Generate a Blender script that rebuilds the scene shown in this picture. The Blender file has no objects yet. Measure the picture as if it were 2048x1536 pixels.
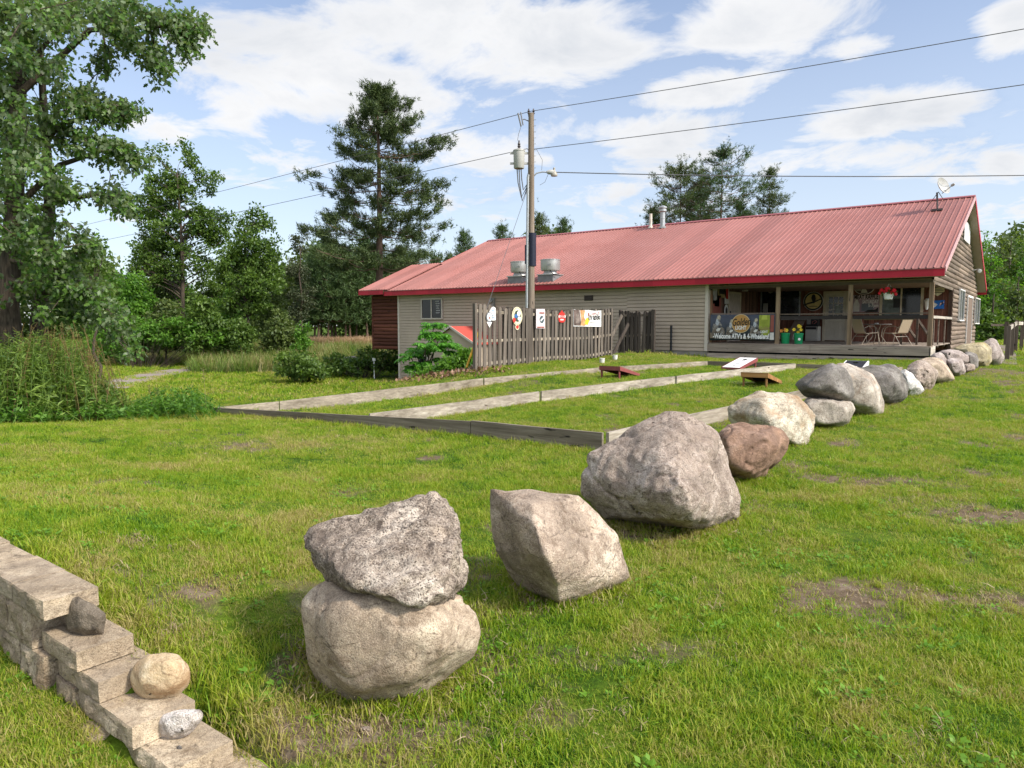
import bpy, bmesh, math, random
import numpy as np
from mathutils import Vector, Matrix, noise as mnoise

# ------------------------------------------------------------------ camera, sky, sun, exposure
S = bpy.context.scene
COL = S.collection
FPX, CX, CY = 1420.0, 1024.0, 768.0            # focal length in photograph pixels (2048 x 1536)
PITCH = math.atan(118 / 1420.0); YAW = math.radians(37.15)
EYE = np.array([0.0, 0.0, 1.6])
FW = np.array([-math.sin(YAW) * math.cos(PITCH), math.cos(YAW) * math.cos(PITCH), -math.sin(PITCH)])
RT = np.array([math.cos(YAW), math.sin(YAW), 0.0]); UP = np.cross(RT, FW)
cam = bpy.data.objects.new('camera', bpy.data.cameras.new('camera')); COL.objects.link(cam)
cam.data.sensor_width = 36.0; cam.data.lens = 36.0 * FPX / 2048.0
cam.data.clip_start = 0.05; cam.data.clip_end = 3000
cam.location = EYE
cam.matrix_world = Matrix(((RT[0], UP[0], -FW[0], 0), (RT[1], UP[1], -FW[1], 0), (RT[2], UP[2], -FW[2], 1.6), (0, 0, 0, 1)))
S.camera = cam
S.view_settings.view_transform = 'Standard'; S.view_settings.look = 'None'
S.view_settings.exposure = 0.9; S.view_settings.gamma = 1.0
S.cycles.max_bounces = 6; S.cycles.transparent_max_bounces = 6; S.cycles.diffuse_bounces = 3
S.cycles.glossy_bounces = 3; S.cycles.transmission_bounces = 4
S.cycles.use_denoising = True
S.cycles.sample_clamp_indirect = 6.0

SUN_AZ, SUN_EL = math.radians(4), math.radians(40)     # azimuth measured from +X, counter-clockwise
SUND = Vector((math.cos(SUN_EL) * math.cos(SUN_AZ), math.cos(SUN_EL) * math.sin(SUN_AZ), math.sin(SUN_EL)))
sl = bpy.data.lights.new('sun', 'SUN'); sl.energy = 2.7; sl.angle = math.radians(7.0); sl.color = (1.0, 0.91, 0.77)
sun = bpy.data.objects.new('sun', sl); COL.objects.link(sun)
sun.rotation_euler = SUND.to_track_quat('Z', 'Y').to_euler()

# ------------------------------------------------------------------ pixel helpers (photograph pixels -> world)
def ray(px, py): return FW + RT * ((px - CX) / FPX) - UP * ((py - CY) / FPX)
def onX(px, py, v): r = ray(px, py); return EYE + r * ((v - EYE[0]) / r[0])
def onY(px, py, v): r = ray(px, py); return EYE + r * ((v - EYE[1]) / r[1])
def onZ(px, py, v): r = ray(px, py); return EYE + r * ((v - EYE[2]) / r[2])
def atd(px, py, d): return EYE + ray(px, py) * d
def depth(p): return float((np.asarray(p) - EYE) @ FW)

# ------------------------------------------------------------------ world: sky texture with clouds
W = bpy.data.worlds.new('World'); S.world = W; W.use_nodes = True
nt = W.node_tree; N = nt.nodes; L = nt.links; N.clear()
def wn(t, **k):
    n = N.new(t)
    for a, b in k.items(): setattr(n, a, b)
    return n
def wmath(op, a, b=None, c=None):
    n = N.new('ShaderNodeMath'); n.operation = op
    for i, v in enumerate((a, b, c)):
        if v is None: continue
        if isinstance(v, (int, float)): n.inputs[i].default_value = v
        else: L.new(v, n.inputs[i])
    return n.outputs[0]
sky = wn('ShaderNodeTexSky', sky_type='NISHITA', sun_disc=False, sun_elevation=SUN_EL,
         sun_rotation=math.pi / 2 - SUN_AZ, altitude=300, air_density=1.0, dust_density=1.2, ozone_density=1.5)
tc = wn('ShaderNodeTexCoord'); sep = wn('ShaderNodeSeparateXYZ'); L.new(tc.outputs['Generated'], sep.inputs[0])
X_, Y_, Z_ = sep.outputs
az = wmath('ARCTAN2', X_, Y_); el = wmath('ARCSINE', Z_)
zc = wmath('ADD', wmath('MAXIMUM', Z_, 0.0), 0.16)
comb = wn('ShaderNodeCombineXYZ'); L.new(wmath('DIVIDE', X_, zc), comb.inputs[0]); L.new(wmath('DIVIDE', Y_, zc), comb.inputs[1])
def wnoise(scale, detail, rough, off=(0, 0, 0), dist=0.0):
    mp = wn('ShaderNodeMapping'); mp.inputs['Location'].default_value = off; L.new(comb.outputs[0], mp.inputs[0])
    n = wn('ShaderNodeTexNoise'); n.inputs['Scale'].default_value = scale; n.inputs['Detail'].default_value = detail
    n.inputs['Roughness'].default_value = rough; n.inputs['Distortion'].default_value = dist
    L.new(mp.outputs[0], n.inputs['Vector']); return n.outputs['Fac']
n_big = wnoise(0.9, 3, 0.5, (3.1, 1.7, 0))
n_det = wnoise(3.2, 9, 0.62, (0.3, 5.2, 1.0), 0.4)
n_shade = wnoise(1.7, 6, 0.55, (7.3, 2.1, 2.0), 0.3)
# cloud masses: bearing / height of their centres and half-widths (in photograph pixels of arc, turned to angles)
def ang(px, py):
    r = ray(px, py); r = r / np.linalg.norm(r); return math.atan2(r[0], r[1]), math.asin(r[2])
CLOUDS = [(620, 110, 260, 110, 1.0), (900, 60, 330, 100, 1.0), (1120, 110, 200, 75, .9), (700, 210, 330, 60, .8), (480, 210, 110, 70, .7),
          (1560, 40, 190, 75, 1.0), (1500, 80, 90, 50, .8), (1690, 95, 80, 28, .8), (1400, 180, 170, 42, 1.0), (1330, 270, 220, 50, .95),
          (1780, 235, 250, 50, 1.0), (1720, 320, 320, 55, .8), (1990, 330, 140, 55, .9), (2030, 60, 70, 70, .9),
          (560, 330, 130, 55, .7), (330, 260, 90, 50, .6), (950, 300, 180, 60, .75), (1080, 270, 120, 45, .7), (930, 420, 260, 45, .5), (1200, 400, 330, 70, .6), (2000, 430, 140, 40, .7), (350, 440, 200, 60, .4)]
acc = None
for px, py, sx, sy, amp in CLOUDS:
    a0, e0 = ang(px, py)
    sa = abs(ang(px + sx, py)[0] - a0); se = abs(ang(px, py - sy)[1] - e0)
    da = wmath('MULTIPLY', wmath('SUBTRACT', az, a0), 1.0 / sa); de = wmath('MULTIPLY', wmath('SUBTRACT', el, e0), 1.0 / se)
    q = wmath('ADD', wmath('MULTIPLY', da, da), wmath('MULTIPLY', de, de))
    g = wmath('MULTIPLY', wmath('EXPONENT', wmath('MULTIPLY', q, -0.75)), amp)
    acc = g if acc is None else wmath('MAXIMUM', acc, g)
# elsewhere round the sky the same broken cloud, from the noise alone
a0, e0 = ang(1024, 300)
dotf = wn('ShaderNodeVectorMath', operation='DOT_PRODUCT'); L.new(tc.outputs['Generated'], dotf.inputs[0]); dotf.inputs[1].default_value = tuple(FW)
front = wn('ShaderNodeMapRange'); front.inputs[1].default_value = 0.62; front.inputs[2].default_value = 0.5; L.new(dotf.outputs['Value'], front.inputs[0])
other = wmath('MULTIPLY', wmath('MULTIPLY', n_big, 1.15), front.outputs[0])
acc = wmath('MAXIMUM', acc, other)
m = wmath('ADD', acc, wmath('MULTIPLY', wmath('SUBTRACT', n_det, 0.5), 2.1))
mr = wn('ShaderNodeMapRange', interpolation_type='SMOOTHSTEP'); mr.inputs[1].default_value = 0.20; mr.inputs[2].default_value = 0.80; L.new(m, mr.inputs[0])
cover = mr.outputs[0]
veil = wn('ShaderNodeMapRange'); veil.inputs[1].default_value = 0.42; veil.inputs[2].default_value = -0.02; veil.inputs[3].default_value = 0.20; veil.inputs[4].default_value = 0.62; L.new(el, veil.inputs[0])
cover = wmath('MAXIMUM', cover, veil.outputs[0])
thick = wn('ShaderNodeMapRange'); thick.inputs[1].default_value = 0.45; thick.inputs[2].default_value = 1.3; L.new(wmath('ADD', m, wmath('MULTIPLY', wmath('SUBTRACT', n_shade, .5), 1.3)), thick.inputs[0])
cc = wn('ShaderNodeMix', data_type='RGBA'); cc.inputs['A'].default_value = (5.35, 5.35, 5.4, 1); cc.inputs['B'].default_value = (3.95, 4.12, 4.4, 1)
L.new(thick.outputs[0], cc.inputs['Factor'])
skt = wn('ShaderNodeMix', data_type='RGBA', blend_type='MULTIPLY'); skt.inputs['Factor'].default_value = 1.0; skt.inputs['B'].default_value = (0.84, 0.95, 1.06, 1)
L.new(sky.outputs[0], skt.inputs['A'])
mx = wn('ShaderNodeMix', data_type='RGBA'); L.new(cover, mx.inputs['Factor']); L.new(skt.outputs['Result'], mx.inputs['A']); L.new(cc.outputs['Result'], mx.inputs['B'])
# glow added to the out-of-view sky round the sun, for softer fill light
dots = wn('ShaderNodeVectorMath', operation='DOT_PRODUCT'); L.new(tc.outputs['Generated'], dots.inputs[0]); dots.inputs[1].default_value = tuple(SUND)
glow = wmath('MULTIPLY_ADD', wmath('POWER', wmath('MAXIMUM', dots.outputs['Value'], 0.0), 5.0), 2.6, 1.0)
gl = wn('ShaderNodeVectorMath', operation='SCALE'); L.new(mx.outputs['Result'], gl.inputs[0]); L.new(glow, gl.inputs['Scale'])
bg = wn('ShaderNodeBackground'); bg.inputs['Strength'].default_value = 0.1; L.new(gl.outputs[0], bg.inputs['Color'])
wo = wn('ShaderNodeOutputWorld'); L.new(bg.outputs[0], wo.inputs['Surface'])
W.cycles.sampling_method = 'MANUAL'; W.cycles.sample_map_resolution = 512

# ------------------------------------------------------------------ materials
def new_mat(name):
    m = bpy.data.materials.new(name); m.use_nodes = True
    n = m.node_tree.nodes; b = n['Principled BSDF']; return m, n, m.node_tree.links, b
def rgba(c): return (c[0], c[1], c[2], 1.0)
def tnoise(n, l, vec, scale, detail=4, rough=0.55, stretch=None, dist=0.0):
    if stretch:
        mp = n.new('ShaderNodeMapping'); mp.inputs['Scale'].default_value = stretch; l.new(vec, mp.inputs[0]); vec = mp.outputs[0]
    t = n.new('ShaderNodeTexNoise'); t.inputs['Scale'].default_value = scale; t.inputs['Detail'].default_value = detail
    t.inputs['Roughness'].default_value = rough; t.inputs['Distortion'].default_value = dist; l.new(vec, t.inputs['Vector']); return t.outputs['Fac']
def ramp(n, l, fac, stops):
    r = n.new('ShaderNodeValToRGB'); e = r.color_ramp.elements
    e[0].position = stops[0][0]; e[0].color = rgba(stops[0][1]); e[1].position = stops[-1][0]; e[1].color = rgba(stops[-1][1])
    for p, c in stops[1:-1]:
        x = e.new(p); x.color = rgba(c)
    l.new(fac, r.inputs[0]); return r.outputs[0]
def mixc(n, l, fac, a, b, mode='MIX'):
    x = n.new('ShaderNodeMix'); x.data_type = 'RGBA'; x.blend_type = mode
    for s, v in (('Factor', fac), ('A', a), ('B', b)):
        if isinstance(v, (int, float)): x.inputs[s].default_value = v
        elif isinstance(v, tuple): x.inputs[s].default_value = rgba(v)
        else: l.new(v, x.inputs[s])
    return x.outputs['Result']
def bumpn(n, l, b, h, strength=0.3, dist=0.02):
    x = n.new('ShaderNodeBump'); x.inputs['Strength'].default_value = strength; x.inputs['Distance'].default_value = dist
    l.new(h, x.inputs['Height']); l.new(x.outputs[0], b.inputs['Normal'])
def plain(name, c, rough=0.6, metallic=0.0, var=0.18, scale=6.0, stretch=None, bump=0.0, bscale=40.0, spec=0.3):
    m, n, l, b = new_mat(name)
    tcn = n.new('ShaderNodeTexCoord').outputs['Object']
    f = tnoise(n, l, tcn, scale, 6, 0.6, stretch)
    lo = tuple(x * (1 - var) for x in c); hi = tuple(min(1, x * (1 + var)) for x in c)
    l.new(ramp(n, l, f, [(0.3, lo), (0.7, hi)]), b.inputs['Base Color'])
    b.inputs['Roughness'].default_value = rough; b.inputs['Metallic'].default_value = metallic; b.inputs['Specular IOR Level'].default_value = spec
    if bump: bumpn(n, l, b, tnoise(n, l, tcn, bscale, 5, 0.6, stretch), bump, 0.01)
    return m
def wood(name, c1, c2, axis=0, dark=(.03, .026, .022), knots=True, rough=0.85, scale=1.0, bump=0.35):
    """weathered boards with the grain along one axis"""
    m, n, l, b = new_mat(name)
    tcn = n.new('ShaderNodeTexCoord').outputs['Object']
    st = [22.0, 22.0, 22.0]; st[axis] = 0.7
    f1 = tnoise(n, l, tcn, 1.2 * scale, 8, 0.65, tuple(st), 0.3)
    f2 = tnoise(n, l, tcn, 1.6 * scale, 5, 0.6)
    isl = n.new('ShaderNodeNewGeometry').outputs['Random Per Island']
    st3 = [3.2, 3.2, 3.2]; st3[axis] = .22; f3 = tnoise(n, l, tcn, 1.5 * scale, 6, 0.7, tuple(st3), .2)
    col = ramp(n, l, f1, [(0.28, tuple(x * .55 for x in c1)), (0.5, c1), (0.72, c2)])
    col = mixc(n, l, mulf(n, l, f2, 0.55), col, tuple(x * 0.62 for x in c1))
    col = mixc(n, l, 1.0, col, ramp(n, l, f3, [(.34, (.55, .53, .5)), (.5, (.95, .95, .95)), (.68, (1.3, 1.3, 1.28))]), 'MULTIPLY')
    st2 = [6.0] * 3; st2[axis] = 1.6
    if knots:
        k = tnoise(n, l, tcn, 2.2 * scale, 2, 0.4, tuple(st2))
        col = mixc(n, l, ramp(n, l, k, [(0.70, (0, 0, 0)), (0.76, (1, 1, 1))]), col, dark)
    col = mixc(n, l, 1.0, col, ramp(n, l, isl, [(0, (.6, .6, .6)), (1, (1.2, 1.18, 1.15))]), 'MULTIPLY')
    l.new(col, b.inputs['Base Color']); b.inputs['Roughness'].default_value = rough; b.inputs['Specular IOR Level'].default_value = 0.2
    bumpn(n, l, b, f1, bump, 0.006)
    return m
def mulf(n, l, a, k):
    x = n.new('ShaderNodeMath'); x.operation = 'MULTIPLY'; l.new(a, x.inputs[0]); x.inputs[1].default_value = k; return x.outputs[0]
def leafmat(name, dark, light, trans=0.35, nscale=0.6, rough=0.5, under=None):
    m, n, l, b = new_mat(name)
    g = n.new('ShaderNodeNewGeometry'); f = tnoise(n, l, g.outputs['Position'], nscale, 4, 0.6)
    a = n.new('ShaderNodeMath'); a.operation = 'MULTIPLY_ADD'; a.inputs[1].default_value = 0.55
    l.new(g.outputs['Random Per Island'], a.inputs[0]); l.new(mulf(n, l, f, 0.75), a.inputs[2])
    col = ramp(n, l, a.outputs[0], [(0.3, dark), (0.85, light)])
    if under: col = mixc(n, l, g.outputs['Backfacing'], col, under)
    l.new(col, b.inputs['Base Color']); b.inputs['Roughness'].default_value = rough; b.inputs['Specular IOR Level'].default_value = 0.35
    t = n.new('ShaderNodeBsdfTranslucent'); l.new(mixc(n, l, 1.0, col, (1.5, 1.6, 0.7), 'MULTIPLY'), t.inputs[0])
    ms = n.new('ShaderNodeMixShader'); ms.inputs[0].default_value = trans
    l.new(b.outputs[0], ms.inputs[1]); l.new(t.outputs[0], ms.inputs[2]); l.new(ms.outputs[0], n['Material Output'].inputs[0])
    return m
def stone(name, base, dark, light, grain=150.0, stain=None, stain_amt=0.5, contrast=1.0, bump=0.5, seed=0.0, crack=1.0):
    """granite: salt and pepper grain over broad patches, pits and hairline cracks"""
    m, n, l, b = new_mat(name)
    tcn0 = n.new('ShaderNodeTexCoord').outputs['Object']
    mp = n.new('ShaderNodeMapping'); mp.inputs['Location'].default_value = (seed * 3.7, seed * 1.3, seed * 2.1); l.new(tcn0, mp.inputs[0]); tcn = mp.outputs[0]
    big = tnoise(n, l, tcn, 3.0, 6, 0.62, None, 0.4); mid = tnoise(n, l, tcn, 22.0, 6, 0.7); fine = tnoise(n, l, tcn, grain, 3, 0.6)
    col = ramp(n, l, big, [(0.3, tuple(x * .6 for x in base)), (0.52, base), (0.72, tuple(min(1, x * 1.15) for x in light))])
    sp = ramp(n, l, fine, [(0.36, (1, 1, 1)), (0.47, (0, 0, 0))])
    col = mixc(n, l, mulf(n, l, sp, 0.75 * contrast), col, dark)
    sp2 = ramp(n, l, fine, [(0.56, (0, 0, 0)), (0.68, (1, 1, 1))])
    col = mixc(n, l, mulf(n, l, sp2, 0.55 * contrast), col, light)
    md = ramp(n, l, mid, [(0.36, (1, 1, 1)), (0.5, (0, 0, 0))])
    col = mixc(n, l, mulf(n, l, md, 0.6 * contrast), col, tuple(x * 1.4 for x in dark))
    bl = tnoise(n, l, tcn, 8.0, 7, 0.72, None, .8)
    col = mixc(n, l, 1.0, col, ramp(n, l, bl, [(.34, (.62, .58, .54)), (.5, (1, 1, 1)), (.66, (1.2, 1.17, 1.12))]), 'MULTIPLY')
    wv = n.new('ShaderNodeMapping'); wv.inputs['Rotation'].default_value = (seed, .6, seed * 2); wv.inputs['Scale'].default_value = (1, 1, 3.2); l.new(tcn, wv.inputs[0])
    ds = n.new('ShaderNodeVectorMath'); ds.operation = 'ADD'; nz = n.new('ShaderNodeTexNoise'); nz.inputs['Scale'].default_value = 4.0; nz.inputs['Detail'].default_value = 5; l.new(tcn, nz.inputs['Vector'])
    sc_ = n.new('ShaderNodeVectorMath'); sc_.operation = 'SCALE'; sc_.inputs['Scale'].default_value = .5; l.new(nz.outputs['Color'], sc_.inputs[0]); l.new(wv.outputs[0], ds.inputs[0]); l.new(sc_.outputs[0], ds.inputs[1])
    vo = n.new('ShaderNodeTexVoronoi'); vo.feature = 'DISTANCE_TO_EDGE'; vo.inputs['Scale'].default_value = 3.0; l.new(ds.outputs[0], vo.inputs['Vector'])
    crk = ramp(n, l, vo.outputs['Distance'], [(0.0, (1, 1, 1)), (0.05, (0, 0, 0))])
    crm = n.new('ShaderNodeMath'); crm.operation = 'MULTIPLY'; l.new(crk, crm.inputs[0]); l.new(ramp(n, l, mid, [(.45, (0, 0, 0)), (.6, (1, 1, 1))]), crm.inputs[1])
    col = mixc(n, l, mulf(n, l, crm.outputs[0], min(1.0, 0.95 * crack)), col, tuple(x * .8 for x in dark))
    if stain:
        s = tnoise(n, l, tcn, 2.3, 5, 0.6, (1.0, 1.0, 1.4), 0.6)
        col = mixc(n, l, mulf(n, l, ramp(n, l, s, [(0.5, (0, 0, 0)), (0.64, (1, 1, 1))]), stain_amt), col, stain)
    l.new(col, b.inputs['Base Color']); b.inputs['Roughness'].default_value = 0.9; b.inputs['Specular IOR Level'].default_value = 0.25
    ad = n.new('ShaderNodeMath'); ad.operation = 'MULTIPLY_ADD'; l.new(mid, ad.inputs[0]); ad.inputs[1].default_value = 2.4; l.new(fine, ad.inputs[2])
    bumpn(n, l, b, ad.outputs[0], bump, 0.012)
    return m

# ------------------------------------------------------------------ mesh helpers
ORG = {}
def tag(o, label=None, cat=None, group=None, kind=None):
    if label: o['label'] = label
    if cat: o['category'] = cat
    if group: o['group'] = group
    if kind: o['kind'] = kind
    return o
def thing(name, label, cat, loc, group=None):
    o = bpy.data.objects.new(name, None); COL.objects.link(o); o.location = tuple(float(v) for v in loc); o.empty_display_size = 0.2
    ORG[o.name] = np.array([float(v) for v in loc]); return tag(o, label, cat, group)
class MB:
    def __init__(self): self.v = []; self.f = []; self.sm = []
    def add(self, vs, fs, smooth=False):
        o = len(self.v); self.v += [tuple(float(c) for c in p) for p in vs]
        self.f += [tuple(o + i for i in f) for f in fs]; self.sm += [smooth] * len(fs); return self
    def box(self, a, b):
        x0, y0, z0 = a; x1, y1, z1 = b
        return self.add([(x0, y0, z0), (x1, y0, z0), (x1, y1, z0), (x0, y1, z0), (x0, y0, z1), (x1, y0, z1), (x1, y1, z1), (x0, y1, z1)],
                        [(0, 3, 2, 1), (4, 5, 6, 7), (0, 1, 5, 4), (1, 2, 6, 5), (2, 3, 7, 6), (3, 0, 4, 7)])
    def beam(self, p, q, w, h, up=(0, 0, 1)):
        """square-section bar from p to q, w across, h along 'up'"""
        p = Vector(p); q = Vector(q); d = (q - p).normalized(); u = Vector(up)
        s = d.cross(u); s = s.normalized() if s.length > 1e-6 else Vector((1, 0, 0)); u = s.cross(d).normalized()
        vs = []
        for c in (p, q):
            for a, bb in ((-1, -1), (1, -1), (1, 1), (-1, 1)): vs.append(c + s * (a * w / 2) + u * (bb * h / 2))
        return self.add(vs, [(0, 1, 2, 3), (7, 6, 5, 4), (0, 4, 5, 1), (1, 5, 6, 2), (2, 6, 7, 3), (3, 7, 4, 0)])
    def tube(self, pts, r, seg=8, cap=True):
        pts = [Vector(p) for p in pts]; k = len(pts); rs = r if isinstance(r, (list, tuple)) else [r] * k
        vs = []; prev = None
        for i, p in enumerate(pts):
            d = (pts[min(i + 1, k - 1)] - pts[max(i - 1, 0)])
            d = d.normalized() if d.length > 1e-9 else Vector((0, 0, 1))
            if prev is None: s = d.orthogonal().normalized()
            else:
                s = prev - d * prev.dot(d); s = s.normalized() if s.length > 1e-6 else d.orthogonal().normalized()
            prev = s; t = d.cross(s)
            for j in range(seg):
                a = 2 * math.pi * j / seg; vs.append(p + (s * math.cos(a) + t * math.sin(a)) * rs[i])
        fs = [(i * seg + j, i * seg + (j + 1) % seg, (i + 1) * seg + (j + 1) % seg, (i + 1) * seg + j) for i in range(k - 1) for j in range(seg)]
        if cap: fs += [tuple(range(seg - 1, -1, -1)), tuple((k - 1) * seg + j for j in range(seg))]
        return self.add(vs, fs, True)
    def lathe(self, c, prof, seg=24, axis=(0, 0, 1)):
        a = Vector(axis).normalized(); s = a.orthogonal().normalized(); t = a.cross(s); c = Vector(c); k = len(prof); vs = []
        for r, h in prof:
            for j in range(seg):
                w = 2 * math.pi * j / seg; vs.append(c + a * h + (s * math.cos(w) + t * math.sin(w)) * max(r, 1e-4))
        fs = [(i * seg + j, i * seg + (j + 1) % seg, (i + 1) * seg + (j + 1) % seg, (i + 1) * seg + j) for i in range(k - 1) for j in range(seg)]
        fs += [tuple(range(seg - 1, -1, -1)), tuple((k - 1) * seg + j for j in range(seg))]
        return self.add(vs, fs, True)
    def prism(self, poly, n, t):
        """flat polygon (3-D points) thickened by t along n"""
        n = Vector(n).normalized() * t; k = len(poly); a = [Vector(p) for p in poly]
        return self.add(a + [p + n for p in a], [tuple(range(k - 1, -1, -1)), tuple(range(k, 2 * k))] + [(i, (i + 1) % k, k + (i + 1) % k, k + i) for i in range(k)])
    def build(self, name, mat, parent=None, fix=True, auto=40):
        me = bpy.data.meshes.new(name)
        org = ORG[parent.name] if parent is not None else np.zeros(3)
        vv = np.array(self.v) - org
        me.from_pydata(vv.tolist(), [], self.f); me.polygons.foreach_set('use_smooth', self.sm)
        if fix:
            bm = bmesh.new(); bm.from_mesh(me); bmesh.ops.recalc_face_normals(bm, faces=bm.faces)
            for e in bm.edges:
                if len(e.link_faces) == 2 and e.calc_face_angle(0) > math.radians(auto): e.smooth = False
            bm.to_mesh(me); bm.free()
        if mat: me.materials.append(mat)
        o = bpy.data.objects.new(name, me); COL.objects.link(o)
        if parent is not None: o.parent = parent; ORG[o.name] = org
        else: ORG[o.name] = np.zeros(3)
        me.update(); return o
def npmesh(name, V, F, mat, parent=None, smooth=False):
    """V (n,3), F (m,k) arrays -> one mesh object"""
    me = bpy.data.meshes.new(name); org = ORG[parent.name] if parent is not None else np.zeros(3)
    V = np.asarray(V, np.float64) - org; F = np.asarray(F, np.int32); m_, k = F.shape
    me.vertices.add(len(V)); me.vertices.foreach_set('co', V.astype(np.float32).ravel())
    me.loops.add(m_ * k); me.loops.foreach_set('vertex_index', F.ravel())
    me.polygons.add(m_); me.polygons.foreach_set('loop_start', np.arange(0, m_ * k, k, dtype=np.int32)); me.polygons.foreach_set('loop_total', np.full(m_, k, np.int32))
    if smooth: me.polygons.foreach_set('use_smooth', np.ones(m_, bool))
    me.update(calc_edges=True); me.validate()
    if mat: me.materials.append(mat)
    o = bpy.data.objects.new(name, me); COL.objects.link(o)
    if parent is not None: o.parent = parent
    ORG[o.name] = org; return o
def copy_tree(o, parent=None):
    c = o.copy(); COL.objects.link(c)
    if parent is not None: c.parent = parent
    for ch in list(o.children): copy_tree(ch, c)
    return c
def text(name, body, mat, parent, pos, size, facing='-Y', thick=0.003, align='CENTER', shear=0.0, tilt=0.0, xs=1.0, bold=0.0, fit=None):
    """lettering as a thin mesh standing on a wall that faces -Y or +X"""
    cu = bpy.data.curves.new(name, 'FONT'); cu.body = body; cu.size = size; cu.align_x = align; cu.align_y = 'CENTER'
    cu.extrude = thick; cu.shear = shear; cu.resolution_u = 2; cu.offset = bold
    tmp = bpy.data.objects.new('tmp', cu); COL.objects.link(tmp)
    dg = bpy.context.evaluated_depsgraph_get(); me = bpy.data.meshes.new_from_object(tmp.evaluated_get(dg))
    COL.objects.unlink(tmp); bpy.data.objects.remove(tmp); bpy.data.curves.remove(cu)
    k = len(me.vertices); co = np.empty(k * 3, np.float32); me.vertices.foreach_get('co', co); co = co.reshape(-1, 3)
    co[:, 0] *= xs if fit is None else fit / max(co[:, 0].max() - co[:, 0].min(), 1e-6)
    ca, sa = math.cos(tilt), math.sin(tilt)
    x = co[:, 0] * ca - co[:, 1] * sa; y = co[:, 0] * sa + co[:, 1] * ca; z = co[:, 2].copy()
    p = np.asarray(pos, float) - ORG[parent.name]
    out = np.stack([x, -z, y], 1) if facing == '-Y' else np.stack([z, x, y], 1)
    me.vertices.foreach_set('co', (out + p).astype(np.float32).ravel()); me.materials.clear(); me.materials.append(mat); me.update()
    o = bpy.data.objects.new(name, me); COL.objects.link(o); o.parent = parent; ORG[o.name] = ORG[parent.name]; return o

# ------------------------------------------------------------------ terrain
CTRL = []
def cp(px, py, z): p = onZ(px, py, z); CTRL.append((p[0], p[1], z))
def cd(px, d, z):
    r = ray(px, 650); CTRL.append((r[0] * d, r[1] * d, z))
for a in [(780, 1420, 0), (1120, 1200, 0), (1360, 1060, 0), (1500, 965, .02), (1600, 890, .04), (1660, 850, .07), (1740, 830, .08), (1860, 775, .16), (1990, 730, .27),
          (2040, 1500, 0), (2040, 1000, 0), (2040, 850, .05), (2040, 740, .24), (1206, 905, 0), (940, 882, -.02), (735, 850, -.06), (600, 836, -.12), (430, 820, -.2),
          (700, 1536, -.1), (1200, 1536, -.03), (200, 1210, .33), (60, 1090, .38), (0, 1000, .36), (0, 900, .14), (0, 850, -.02), (300, 832, -.15), (300, 1000, .16),
          (500, 900, .0), (420, 1250, .1), (550, 1250, .03), (330, 1260, .16), (480, 1440, -.1), (540, 1500, -.13), (1700, 1200, 0), (1500, 1400, 0),
          (1460, 826, .08), (1080, 800, .1), (1350, 764, .22), (965, 772, .05), (1200, 745, .2), (800, 757, -.05), (900, 748, .15), (985, 737, .31)]: cp(*a)
for a in [(0, 12, -.12), (100, 12.5, -.15), (0, 17, -1.0), (100, 17.5, -1.1), (300, 18, -1.2), (430, 20, -1.25), (520, 19.5, -1.25), (0, 25, -1.3), (150, 26, -1.35), (300, 30, -1.4), (450, 30, -1.45), (600, 27, -1.4),
          (700, 24, -1.3), (650, 21, -1.15), (800, 29, -1.3), (900, 29, -1.2), (700, 35, -1.5), (760, 40, -1.48), (600, 40, -1.5), (450, 43, -1.5), (300, 42, -1.45), (150, 42, -1.3), (0, 42, -1.1),
          (720, 44, -1.42), (560, 48, -1.2), (400, 50, -1.2), (300, 52, -1.15), (700, 52, -.55), (560, 56, -.5), (420, 60, -.6), (250, 60, -.8), (100, 60, -.7), (650, 68, -.35), (500, 75, -.4), (300, 80, -.5), (756, 57, -.45), (820, 60, -.4)]: cd(*a)
CTRL += [(-12.2, 22, .3), (-13.2, 15.7, .33), (-13.2, 19.5, .4), (-13.2, 23.6, .47), (-14.6, 16, .1), (-15, 20, .1), (-15, 24, .2), (-17, 18, -.5), (-19, 22, -.9), (-24, 26, -1.4), (-28, 27, -1.45), (-28.5, 33, -1.2), (-12.9, 26.6, .42),
         (-11, 27.3, .26), (-7, 27.3, .32), (-3.2, 27.3, .4), (-2, 34, .35), (-2, 45, .45), (3, 30, .3), (8, 15, .1), (8, 0, 0), (5, -8, 0), (-5, -8, -.1), (-3.6, -1, -.05), (-10, 0, .1), (-14, 3, 0.0), (-12, -8, 0), (20, 20, .3), (20, 60, .6), (0, 70, .5),
         (-9, 22.5, .27), (-6.1, 22.5, .27), (-3.2, 22.5, .25), (-4.44, 7.8, .0), (-13.3, 7.7, -.22), (-8.84, 7.76, -.05), (-10.9, 8.5, -.1), (-6.5, 9, .03)]
CT = np.array(CTRL)
def _phi(r): return np.sqrt(r * r + 2.0)
_D = np.linalg.norm(CT[:, None, :2] - CT[None, :, :2], axis=2)
_n = len(CT); _P = np.c_[np.ones(_n), CT[:, :2] * 0.02]
_A = np.block([[-_phi(_D) + np.eye(_n) * 0.16, _P], [_P.T, np.zeros((3, 3))]])
_S = np.linalg.solve(_A, np.r_[CT[:, 2], 0, 0, 0])
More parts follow.
